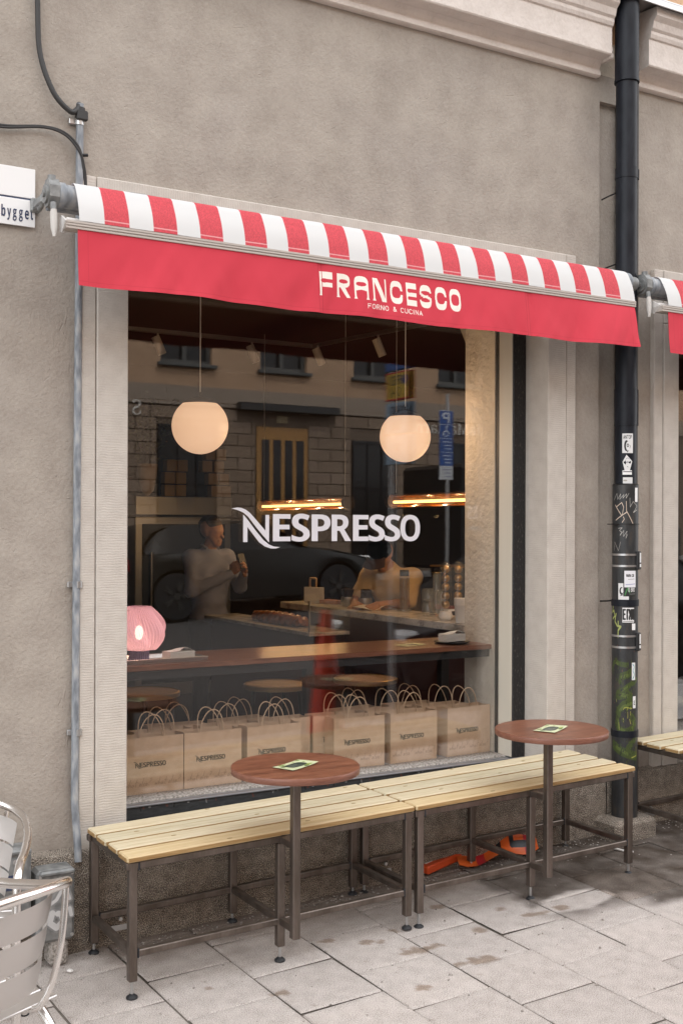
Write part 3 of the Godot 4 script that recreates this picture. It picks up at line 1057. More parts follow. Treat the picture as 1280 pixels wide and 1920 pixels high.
func build_awnings() -> void:
	var red := lin(0.56, 0.035, 0.058)
	var cream := lin(0.83, 0.77, 0.69)
	# print of the valance: 2.567 m by 0.19 m
	var im := Image.create(2048, 152, false, Image.FORMAT_RGB8)
	im.fill(red)
	var kx := 2048.0 / 2.567
	var px := func(v: float) -> float: return ((2.075 - 1.143) + (v - 95.0) / 1115.0 * 0.655) * kx
	var word := [["F", 95, 190], ["R", 225, 320], ["A", 352, 455], ["N", 488, 600], ["C", 630, 727], ["E", 758, 840], ["S", 868, 965], ["C", 995, 1090], ["O", 1115, 1210]]
	for q in word:
		display_letter(im, q[0], px.call(q[1]), 98, px.call(q[2]) - px.call(q[1]), 74, cream, red)
	var x1 := pen_text(im, "FORNO & CUCINA", px.call(446), 124, 14, 2.6, cream, -1.0, 2.2, 1.1)
	var seam := lin(0.44, 0.022, 0.04)
	for x in [739, 751, 1542, 1554]:
		im.fill_rect(Rect2i(x, 0, 2, 152), seam)
	im.fill_rect(Rect2i(0, 139, 2048, 1), seam)
	im.fill_rect(Rect2i(28, 0, 1, 152), seam)
	im.fill_rect(Rect2i(2018, 0, 1, 152), seam)
	var vm := mat(Color.WHITE, 0.85)
	vm.albedo_texture = tex(im)
	# striped cloth
	var sm := Image.create(1160, 64, false, Image.FORMAT_RGB8)
	for k in 29:
		sm.fill_rect(Rect2i(k * 40, 0, 40, 64), lin(0.70, 0.695, 0.69) if k % 2 == 0 else lin(0.60, 0.075, 0.095))
	var rg := RandomNumberGenerator.new()
	rg.seed = 5
	for y in 64:
		for x in 1160:
			if (x / 40) % 2 == 1:
				var k := rg.randf_range(0.92, 1.09)
				var c := sm.get_pixel(x, y)
				sm.set_pixel(x, y, Color(min(c.r * k, 1), c.g * k, c.b * k))
	for k in 14:
		sm.fill_rect(Rect2i(k * 80 + 40, 60, 40, 1), lin(0.8, 0.45, 0.45))
	var cm := mat(Color.WHITE, 0.9)
	cm.albedo_texture = tex(sm)
	cm.backlight_enabled = true
	cm.backlight = lin(0.3, 0.25, 0.25)
	var a := thing("awning", "red and white striped awning with printed red valance over the café window", "awning", Vector3(1.10, 2.3, 0), 0, "striped awnings on the front")
	var O := Vector3(-1.10, -2.3, 0)
	var T := Transform3D(Basis.IDENTITY, O)
	var n := noise(140, 0.012, 3)
	var b := mb()
	b.xf = T
	# cloth over the roller and down to the front bar
	var cy := 2.707
	var cz := 0.17
	var r := 0.049
	var prof := []
	for i in 8:
		var t: float = lerp(PI * 0.85, PI * 0.12, i / 7.0)
		prof.append(Vector2(cz + cos(t) * r, cy + sin(t) * r))
	var endp := Vector2(0.257, 2.607)
	var st: Vector2 = prof[7]
	for i in range(1, 9):
		var t := i / 8.0
		prof.append(st.lerp(endp, t) + Vector2(0.006, 0.004) * sin(t * PI))
	b.grid(116, prof.size() - 1, func(u, v):
		var k: int = int(round(v * (prof.size() - 1)))
		var q: Vector2 = prof[k]
		var x: float = lerp(1.15, 3.70, u)
		var sag: float = n.get_noise_2d(x * 90, k * 3.0) * 0.0035 * clamp((k - 3) / 4.0, 0, 1)
		return Vector3(x, q.y + sag, q.x + sag), Vector3(0, 0.6, 1))
	part("striped_cloth", b, cm, a)
	# valance with soft waves
	b = mb()
	b.xf = T
	b.grid(200, 18, func(u, v):
		var x: float = lerp(1.143, 3.69, u)
		var w: float = (n.get_noise_2d(x * 55, v * 9.0) * 0.030 + n.get_noise_2d(x * 170 + 300, v * 30.0) * 0.010 + fold(n, x, v)) * pow(v, 0.7)
		var puck: float = -0.004 * (exp(-pow((x - 2.076) / 0.012, 2)) + exp(-pow((x - 3.083) / 0.012, 2)))
		var hem: float = 0.003 * sin(x * 9.0) * v
		return Vector3(x + 0.006 * v * sin(u * 3.0), 2.577 - 0.187 * v + hem, 0.262 + 0.026 * v + w + puck), Vector3(0, 0, 1))
	part("valance", b, vm, a, "red valance printed with cream lettering")
	# plain back of the valance, red darkened to stand for its unlit side
	b = mb()
	b.xf = T
	b.grid(200, 18, func(u, v):
		var x: float = lerp(1.144, 3.689, u)
		var w: float = (n.get_noise_2d(x * 55, v * 9.0) * 0.030 + n.get_noise_2d(x * 170 + 300, v * 30.0) * 0.010 + fold(n, x, v)) * pow(v, 0.7)
		return Vector3(x + 0.006 * v * sin(u * 3.0), 2.577 - 0.1865 * v + 0.003 * sin(x * 9.0) * v, 0.2595 + 0.026 * v + w - 0.0045 * (exp(-pow((x - 2.076) / 0.012, 2)) + exp(-pow((x - 3.083) / 0.012, 2)))), Vector3(0, 0, -1))
	part("valance_back", b, mat(lin(0.10, 0.014, 0.018), 0.9), a)
	# front bar with grooves and end caps
	b = mb()
	b.xf = T
	b.span(Vector3(1.103, 2.577, 0.225), Vector3(3.697, 2.585, 0.266), 0.001)
	b.span(Vector3(1.103, 2.587, 0.225), Vector3(3.697, 2.594, 0.267), 0.001)
	b.span(Vector3(1.103, 2.596, 0.225), Vector3(3.697, 2.604, 0.266), 0.001)
	b.span(Vector3(1.103, 2.578, 0.21), Vector3(3.697, 2.603, 0.262))
	part("front_bar", b, M.bar_paint, a)
	b = mb()
	b.xf = T
	for x in [1.103, 3.69]:
		b.prism(PackedVector2Array([Vector2(-0.255, 2.604), Vector2(-0.205, 2.632), Vector2(-0.19, 2.625), Vector2(-0.19, 2.58), Vector2(-0.215, 2.572), Vector2(-0.255, 2.6035)]), x, x + 0.008, Transform3D(Basis(Vector3(0, 0, -1), Vector3.UP, Vector3(1, 0, 0)), Vector3.ZERO))
	b.span(Vector3(1.111, 2.606, 0.20), Vector3(3.689, 2.622, 0.235), 0.006)
	part("front_bar_cover", b, M.bar_white, a)
	# roller, torsion bar, gear and brackets
	b = mb()
	b.xf = T
	b.tube([Vector3(1.118, cy, cz), Vector3(3.715, cy, cz)], 0.040, 24)
	b.tube([Vector3(1.10, cy, cz), Vector3(1.122, cy, cz)], 0.045, 24)
	b.tube([Vector3(3.705, cy, cz), Vector3(3.73, cy, cz)], 0.045, 24)
	part("roller", b, M.conduit, a)
	b = mb()
	b.xf = T
	b.tube([Vector3(1.078, 2.682, 0.125), Vector3(3.76, 2.678, 0.125)], 0.019, 16)
	part("torsion_bar", b, M.conduit, a)
	b = mb()
	b.xf = T
	var hexa := PackedVector2Array()
	for i in 8:
		hexa.append(Vector2(cos(TAU * (i + 0.5) / 8) * 0.044, sin(TAU * (i + 0.5) / 8) * 0.05))
	b.prism(hexa, 0.0, 0.036, Transform3D(Basis(Vector3(0, 0, -1), Vector3.UP, Vector3(1, 0, 0)), Vector3(1.064, cy + 0.004, cz)))
	b.tube([Vector3(1.078, cy + 0.04, cz + 0.01), Vector3(1.078, cy + 0.062, cz + 0.01)], 0.014, 10)
	b.tube([Vector3(1.078, cy - 0.035, cz + 0.03), Vector3(1.078, cy - 0.06, cz + 0.035)], 0.011, 10)
	part("winding_gear", b, M.grey_cast, a)
	b = mb()
	b.xf = T
	b.tube([Vector3(1.078, cy - 0.052, cz + 0.035), Vector3(1.078, cy - 0.075, cz + 0.036), Vector3(1.079, cy - 0.12, cz + 0.037), Vector3(1.081, cy - 0.150, cz + 0.036)], [0.009, 0.0125, 0.0115, 0.006], 12)
	part("crank_eye", b, M.plastic_white, a)
	for e in [[1.068, -1.0], [3.755, 1.0]]:
		var x: float = e[0]
		b = mb()
		b.xf = T
		b.bar(Vector3(x, 2.692, 0.06), Vector3(x, cy + 0.006, cz - 0.01), 0.016, 0.042, Vector3.UP, 0.004)
		b.bar(Vector3(x + 0.018 * e[1] * -1.0, 2.685, 0.10), Vector3(x + 0.018 * e[1] * -1.0, cy + 0.01, cz), 0.012, 0.036, Vector3.UP, 0.004)
		b.tube([Vector3(x - 0.012, cy, cz), Vector3(x + 0.024, cy, cz)], 0.032, 16)
		b.tube([Vector3(x - 0.018, cy, cz), Vector3(x + 0.0, cy, cz)], 0.012, 10)
		b.span(Vector3(x - 0.018, 2.68, 0.0), Vector3(x + 0.018, 2.73, 0.03), 0.006)
		b.span(Vector3(x - 0.014, 2.686, 0.03), Vector3(x + 0.014, 2.718, 0.13), 0.006)
		part("bracket", b, M.grey_cast, a)
	for x in [1.415, 3.475]:
		b = mb()
		b.xf = T
		b.span(Vector3(x - 0.04, 2.762, 0.02), Vector3(x + 0.04, 2.776, 0.12), 0.004)
		b.bar(Vector3(x - 0.03, 2.772, 0.04), Vector3(x + 0.035, 2.792, 0.04), 0.03, 0.008)
		b.span(Vector3(x - 0.03, 2.62, 0.028), Vector3(x + 0.03, 2.78, 0.04), 0.002)
		part("bracket", b, M.grey_cast, a)
	# folded arms behind the bar
	for e in [[1.5, 2.3], [3.35, 2.55]]:
		b = mb()
		b.xf = T
		b.bar(Vector3(e[0], 2.64, 0.14), Vector3(e[1], 2.60, 0.21), 0.03, 0.03)
		part("folding_arm", b, M.grey_cast, a)
	dup(a, "second striped awning, cut by the right edge, beyond the drainpipe", Vector3(1.10 + 2.757, 2.3, 0), 0)


# ---------------------------------------------------------------- downpipe
func pipe_arc(r: float, y0: float, y1: float, s0: float, s1: float) -> MB:
	# a curved patch on the pipe; u runs left to right as seen, v downwards
	var b := mb()
	b.grid(10, 2, func(u, v):
		var s: float = deg_to_rad(lerp(s0, s1, u))
		return Vector3(cos(s) * r, lerp(y1, y0, v), sin(s) * r), Vector3(-0.7, 0, 0.7))
	return b


func sticker_mat(draw: Callable, w := 128, h := 128, c := Color(0.86, 0.86, 0.86)) -> StandardMaterial3D:
	var im := Image.create(w, h, false, Image.FORMAT_RGB8)
	im.fill(c)
	draw.call(im)
	var m := mat(Color.WHITE, 0.5)
	m.albedo_texture = tex(im)
	return m


func build_pipe() -> void:
	var at := Vector3(3.783, 0.17, 0.115)
	var p := thing("downpipe", "black metal rainwater downpipe covered with stickers and green graffiti", "drainpipe", at)
	var Y := -at.y
	var b := mb()
	b.lathe([Vector2(0.0495, 1.75 + Y), Vector2(0.0495, 3.72 + Y)], 40)
	part("upper_pipe", b, M.pipe, p)
	b = mb()
	b.lathe([Vector2(0.0495, 3.655 + Y), Vector2(0.055, 3.655 + Y), Vector2(0.055, 3.655 + Y), Vector2(0.056, 4.3 + Y)], 40)
	b.lathe([Vector2(0.0495, 3.652 + Y), Vector2(0.0575, 3.652 + Y), Vector2(0.0575, 3.652 + Y), Vector2(0.0575, 3.664 + Y), Vector2(0.0575, 3.664 + Y), Vector2(0.055, 3.664 + Y)], 40)
	part("top_sleeve", b, M.pipe, p)
	for y in [3.205, 2.06]:
		b = mb()
		var hh: float = 0.05 if y > 3.0 else 0.17
		b.lathe([Vector2(0.0495, y + Y), Vector2(0.052, y + Y), Vector2(0.052, y + Y), Vector2(0.052, y + hh + Y), Vector2(0.052, y + hh + Y), Vector2(0.0495, y + hh + Y)], 40)
		b.box(Vector3(0.052, y + hh * 0.5 + Y, 0.01), Vector3(0.012, hh, 0.03), 0.002)
		part("pipe_strap", b, M.pipe, p)
	# wall hooks left of the pipe
	b = mb()
	for y in [3.13, 2.80, 1.24]:
		b.tube([Vector3(-0.05, y + Y, -0.11), Vector3(-0.052, y + 0.004 + Y, -0.06), Vector3(-0.045, y + 0.01 + Y, -0.02)], 0.004, 6)
	part("wall_hook", b, M.black, p)
	# lower cast pipe with paint
	var W := 768
	var H := 1536
	var im := ramp(layers(512, [[noise(151, 0.02, 4), 0.8], [noise(152, 0.2, 2), 0.3]]), [[0.2, lin(0.018, 0.019, 0.021)], [0.6, lin(0.034, 0.036, 0.038)], [0.85, lin(0.055, 0.045, 0.038)]])
	im.resize(W, H, Image.INTERPOLATE_BILINEAR)
	var gp := func(px: float, py: float) -> Vector2:
		var ph: float = asin(clamp((px - 1171.0) / 25.5, -0.98, 0.98))
		var s: float = deg_to_rad(135.0) - ph
		var y: float = 1.785 - (py - 905.0) * 0.002417
		return Vector2(s / TAU * W, (y - 0.17) / 1.615 * H)
	var z8 := func(a: Array) -> Array:
		var o := []
		for i in range(0, a.size(), 2):
			o.append(gp.call(1060 + a[i] / 4.8, 1050 + a[i + 1] / 4.8))
		return o
	var z7 := func(a: Array) -> Array:
		var o := []
		for i in range(0, a.size(), 2):
			o.append(gp.call(1060 + a[i] / 4.8, 700 + a[i + 1] / 4.8))
		return o
	var rg := RandomNumberGenerator.new()
	rg.seed = 21
	for k in 26:
		var q: Vector2 = gp.call(rg.randf_range(1150, 1194), rg.randf_range(1090, 1360))
		stroke(im, [q, q + Vector2(rg.randf_range(-3, 3), rg.randf_range(-6, 6))], rg.randf_range(1.5, 6), lin(0.16, 0.06, 0.03))
	var olive := lin(0.05, 0.075, 0.018)
	var olive2 := lin(0.09, 0.125, 0.028)
	var lime := lin(0.33, 0.33, 0.07)
	for q in [[[415, 1010, 430, 950, 450, 915, 480, 945, 560, 955], 22], [[610, 1000, 560, 1040, 500, 1060, 490, 1100], 34], [[520, 1090, 515, 1135], 8], [[640, 1090, 560, 1150, 480, 1210], 26], [[470, 1230, 540, 1215, 590, 1250], 46], [[600, 1290, 520, 1320, 470, 1380, 480, 1410], 40], [[560, 1330, 630, 1300], 30], [[430, 1690, 500, 1740, 580, 1770, 640, 1790], 42], [[560, 1720, 610, 1660, 640, 1600], 34], [[470, 1440, 460, 1490, 485, 1550, 540, 1570, 600, 1550, 630, 1480, 600, 1430], 38]]:
		stroke(im, z8.call(q[0]), q[1], olive)
	for q in [[[440, 930, 470, 950], 10], [[500, 1065, 560, 1045], 12], [[560, 1150, 500, 1195], 9], [[500, 1225, 560, 1235], 16], [[490, 1370, 520, 1335, 600, 1300], 14], [[475, 1460, 480, 1530, 540, 1560], 12], [[620, 1470, 600, 1540], 14], [[460, 1710, 560, 1765], 14]]:
		stroke(im, z8.call(q[0]), q[1], olive2)
	for q in [[[455, 1270, 460, 1300], 4], [[560, 1340, 563, 1420, 560, 1450], 4], [[590, 1340, 588, 1410], 4], [[520, 1360, 530, 1345, 550, 1340, 600, 1350], 4], [[480, 1480, 485, 1560], 4], [[580, 1450, 590, 1490], 5], [[600, 1800, 640, 1785, 640, 1700], 5], [[520, 1440, 524, 1475], 5]]:
		stroke(im, z8.call(q[0]), q[1], lime)
	for q in [[[425, 420, 415, 480, 430, 460, 440, 510, 420, 540], 9], [[450, 490, 440, 560, 462, 600], 9], [[470, 560, 470, 600, 495, 605, 470, 640, 470, 700], 10]]:
		stroke(im, z8.call(q[0]), q[1], lin(0.36, 0.40, 0.13))
	# flecks of the dark ground showing through and stray spray dots
	for k in 420:
		var q: Vector2 = gp.call(rg.randf_range(1147, 1195), rg.randf_range(1235, 1440))
		stroke(im, [q, q + Vector2(rg.randf_range(-7, 7), rg.randf_range(-10, 10))], rg.randf_range(1.5, 8), [lin(0.028, 0.03, 0.03), olive, lin(0.02, 0.03, 0.012), lin(0.03, 0.026, 0.022)][k % 4])
	var chalk := lin(0.50, 0.48, 0.45)
	var peach := lin(0.62, 0.50, 0.40)
	for q in [[[430, 1125, 455, 1065, 462, 1120, 490, 1070, 480, 1120, 520, 1075, 510, 1110, 545, 1070, 540, 1110, 566, 1066], 2.6], [[575, 1108, 578, 1190, 605, 1140, 640, 1180, 608, 1240, 640, 1215], 3.0], [[468, 1385, 505, 1380, 480, 1405, 500, 1420, 485, 1450, 520, 1405, 518, 1460, 550, 1410, 540, 1475, 556, 1440], 2.4], [[432, 1590, 436, 1510, 470, 1590, 490, 1510], 2.2]]:
		stroke(im, z7.call(q[0]), q[1], chalk)
	for q in [[[440, 1170, 498, 1265], 5], [[446, 1310, 550, 1235], 4.5], [[550, 1235, 606, 1345], 5], [[500, 1150, 518, 1190, 505, 1262], 4.5], [[542, 1140, 545, 1230], 5], [[450, 1190, 500, 1150], 4], [[505, 1330, 525, 1300, 515, 1280], 4]]:
		stroke(im, z7.call(q[0]), q[1], peach)
	var pm := mat(Color.WHITE, 0.42)
	pm.albedo_texture = tex(im)
	b = mb()
	b.lathe([Vector2(0.059, 0.17 + Y), Vector2(0.059, 1.785 + Y)], 48)
	part("lower_pipe", b, pm, p, "wide lower pipe with green paint and chalk tags")
	b = mb()
	b.lathe([Vector2(0.059, 1.783 + Y), Vector2(0.0605, 1.786 + Y), Vector2(0.0605, 1.786 + Y), Vector2(0.05, 1.79 + Y)], 48)
	b.lathe([Vector2(0.059, 1.600 + Y), Vector2(0.0625, 1.600 + Y), Vector2(0.0625, 1.600 + Y), Vector2(0.0625, 1.605 + Y), Vector2(0.0625, 1.605 + Y), Vector2(0.059, 1.605 + Y)], 48)
	b.span(Vector3(-0.085, 1.600 + Y, -0.03), Vector3(-0.05, 1.604 + Y, 0.02))
	part("collar", b, M.black, p)
	for y in [1.224, 0.62]:
		b = mb()
		b.lathe([Vector2(0.059, y + Y), Vector2(0.0625, y + Y), Vector2(0.0625, y + Y), Vector2(0.0625, y + 0.03 + Y), Vector2(0.0625, y + 0.03 + Y), Vector2(0.059, y + 0.03 + Y)], 48)
		part("joint_ring", b, M.pipe, p)
	for y in [1.405, 1.03]:
		for k in 2:
			b = mb()
			var yy: float = y + k * 0.052 + Y
			b.lathe([Vector2(0.059, yy), Vector2(0.0615, yy), Vector2(0.0615, yy), Vector2(0.0615, yy + 0.009), Vector2(0.0615, yy + 0.009), Vector2(0.059, yy + 0.009)], 48)
			part("clamp_band", b, M.zinc, p)
		b = mb()
		var c := Transform3D(Basis(Vector3.UP, deg_to_rad(-65.0)), Vector3.ZERO)
		b.box(Vector3(0.064, y + 0.03 + Y, 0.0), Vector3(0.016, 0.085, 0.034), 0.004, c)
		part("clamp_lock", b, M.black, p)
		b = mb()
		b.box(Vector3(0.0725, y + 0.043 + Y, 0.0), Vector3(0.002, 0.045, 0.014), 0.0, c)
		b.box(Vector3(0.0725, y + 0.007 + Y, 0.0), Vector3(0.002, 0.014, 0.014), 0.0, c)
		part("lock_plate", b, M.enamel, p)
	# thin pale conduit behind
	b = mb()
	b.tube([Vector3(0.061, 1.79 + Y, 0.005), Vector3(0.061, 3.66 + Y, 0.005)], 0.0085, 10)
	part("side_conduit", b, M.cable_grey, p)
	# stickers
	var D := deg_to_rad
	var ink := lin(0.02, 0.02, 0.02)
	var r1 := 0.0502
	part("sticker", pipe_arc(r1, 2.105 + Y, 2.14 + Y, 140, 100), sticker_mat(func(i): fill_poly(i, [Vector2(0, 80), Vector2(40, 127), Vector2(0, 127)], ink); fill_poly(i, [Vector2(0, 0), Vector2(50, 0), Vector2(0, 60)], ink); stroke(i, [Vector2(70, 0), Vector2(80, 30), Vector2(90, 0), Vector2(110, 40)], 6, ink), 128, 128, lin(0.35, 0.33, 0.30)), p, "torn pale sticker scrap")
	part("sticker", pipe_arc(r1, 1.93 + Y, 2.02 + Y, 152, 94), sticker_mat(func(i): pen_text(i, "ANTOP", 14, 34, 22, 4, ink); fill_poly(i, oval(48, 80, 26, 36), ink); fill_poly(i, oval(66, 82, 24, 30), Color(0.86, 0.86, 0.86)); fill_poly(i, oval(64, 78, 12, 12), ink); fill_poly(i, oval(64, 78, 6, 6), Color(0.86, 0.86, 0.86)); stroke(i, [Vector2(86, 76), Vector2(94, 84), Vector2(88, 96)], 4, ink); stroke(i, [Vector2(56, 110), Vector2(60, 122), Vector2(70, 112)], 5, ink)), p, "white sticker with black lettering and a blotted face")
	var penta := mb()
	var pts := [Vector2(150, 0.45), Vector2(130, 0.0), Vector2(98, 0.42), Vector2(112, 1.0), Vector2(139, 1.0)]
	var ctr := Vector3(cos(D.call(124.0)) * r1 * 1.003, 1.885 + Y, sin(D.call(124.0)) * r1 * 1.003)
	for k in 5:
		for j in 4:
			var e0: Vector2 = pts[k].lerp(pts[(k + 1) % 5], j / 4.0)
			var e1: Vector2 = pts[k].lerp(pts[(k + 1) % 5], (j + 1) / 4.0)
			var A := Vector3(cos(D.call(e0.x)) * r1, 1.922 - e0.y * 0.072 + Y, sin(D.call(e0.x)) * r1)
			var B := Vector3(cos(D.call(e1.x)) * r1, 1.922 - e1.y * 0.072 + Y, sin(D.call(e1.x)) * r1)
			var nn := Vector3(-0.6, 0, 0.8)
			penta.tri(ctr, A, B, nn, nn, nn, Vector2(0.5, 0.5), Vector2((150 - e0.x) / 52.0, e0.y), Vector2((150 - e1.x) / 52.0, e1.y))
	part("sticker", penta, sticker_mat(func(i): stroke(i, [Vector2(20, 70), Vector2(40, 60), Vector2(36, 44), Vector2(46, 66), Vector2(60, 52), Vector2(64, 66), Vector2(80, 54), Vector2(84, 66), Vector2(110, 60)], 4, lin(0.1, 0.11, 0.14)); stroke(i, [Vector2(40, 36), Vector2(64, 24), Vector2(90, 36)], 3, lin(0.15, 0.15, 0.17)); stroke(i, [Vector2(60, 96), Vector2(70, 100)], 5, ink)), p, "white five-sided sticker with handwriting")
	part("sticker", pipe_arc(r1, 1.83 + Y, 1.895 - 0.045 + Y, 150, 100), M.enamel, p, "white remnant under a scraped grey sticker")
	part("sticker", pipe_arc(r1 * 1.004, 1.842 + Y, 1.876 - 0.03 + Y, 147, 98), mat(lin(0.09, 0.092, 0.095), 0.8), p)
	part("sticker", pipe_arc(r1, 1.79 + Y, 1.818 + Y, 148, 96), sticker_mat(func(i): fill_poly(i, oval(30, 66, 26, 18), lin(0.4, 0.38, 0.34)); stroke(i, [Vector2(70, 40), Vector2(120, 38)], 4, lin(0.5, 0.5, 0.5))), p, "blank white sticker above the wide pipe")
	var r2 := 0.0596
	part("sticker", pipe_arc(r2, 1.255 + Y, 1.33 + Y, 165, 118), sticker_mat(func(i): fill_poly(i, oval(40, 60, 26, 30), ink); fill_poly(i, oval(50, 56, 18, 20), Color(0.86, 0.86, 0.86)); stroke(i, [Vector2(30, 96), Vector2(60, 90)], 6, ink)), p, "white sticker with a black crescent")
	part("sticker", pipe_arc(r2 * 1.004, 1.27 + Y, 1.40 + Y, 142, 84), sticker_mat(func(i): fill_poly(i, oval(40, 30, 30, 14), lin(0.04, 0.16, 0.05)); stroke(i, [Vector2(16, 120), Vector2(40, 90), Vector2(60, 110), Vector2(44, 70)], 10, lin(0.05, 0.2, 0.06)); pen_text(i, "OZBRO", 48, 106, 16, 4, Color(0.8, 0.8, 0.8)); stroke(i, [Vector2(60, 118), Vector2(120, 116)], 5, Color(0.35, 0.35, 0.35)), 128, 128, lin(0.02, 0.022, 0.02)), p, "black and green poster scrap")
	part("sticker", pipe_arc(r2 * 1.009, 1.312 + Y, 1.388 + Y, 138, 84), sticker_mat(func(i): pen_text(i, "VIAGRA CUB", 18, 46, 18, 4, lin(0.05, 0.05, 0.05), -1.0, 1.2, 0.62); stroke(i, [Vector2(40, 66), Vector2(110, 64)], 4, lin(0.2, 0.2, 0.2)); stroke(i, [Vector2(14, 108), Vector2(118, 102)], 5, lin(0.25, 0.26, 0.45)), 128, 128, lin(0.74, 0.74, 0.78)), p, "small white paper notice with printed lines")
	part("sticker", pipe_arc(r2, 1.150 + Y, 1.218 + Y, 146, 92), sticker_mat(func(i): pen_text(i, "E PMAN", 10, 98, 80, 17, ink, -1.0, 1.3, 0.33); fill_poly(i, [Vector2(60, 20), Vector2(72, 60), Vector2(64, 90), Vector2(56, 60)], Color(0.86, 0.86, 0.86)); stroke(i, [Vector2(8, 118), Vector2(120, 118)], 5, ink), 128, 128), p, "white sticker with bold black capitals")
	part("sticker", pipe_arc(r2, 1.115 + Y, 1.145 + Y, 103, 84), M.enamel, p, "small blank white sticker")
	part("sticker", pipe_arc(r2, 0.885 + Y, 0.965 + Y, 103, 84), sticker_mat(func(i): stroke(i, [Vector2(30, 10), Vector2(90, 30), Vector2(40, 60), Vector2(100, 90), Vector2(30, 120)], 9, lin(0.04, 0.30, 0.42)); stroke(i, [Vector2(80, 10), Vector2(110, 60), Vector2(70, 110)], 7, lin(0.10, 0.32, 0.14))), p, "white sticker with blue and green doodles")
	part("sticker", pipe_arc(r2, 0.755 + Y, 0.81 + Y, 97, 80), sticker_mat(func(i): pen_text(i, "XE", 30, 90, 40, 8, ink)), p, "narrow white sticker with black marks")
	part("sticker", pipe_arc(0.0632, 1.705 + Y, 1.77 + Y, 92, 76), M.enamel, p)
	# stone block at the foot
	b = mb()
	b.box(Vector3(0.0, 0.0, -0.005), Vector3(0.26, 0.16, 0.19), 0.02)
	part("foot_block", b, M.granite, p)


# ---------------------------------------------------------------- left wall: conduit, cables, plates, boxes
func smooth_path(keys: Array, n := 8) -> Array:
	var c := Curve3D.new()
	for i in keys.size():
		var a: Vector3 = keys[max(i - 1, 0)]
		var b: Vector3 = keys[min(i + 1, keys.size() - 1)]
		var t := (b - a) / 6.0
		c.add_point(keys[i], -t, t)
	var out := []
	for i in (keys.size() - 1) * n + 1:
		out.append(c.sample(int(min(i / n, keys.size() - 2)), (i - min(i / n, keys.size() - 2) * n) / float(n)))
	return out


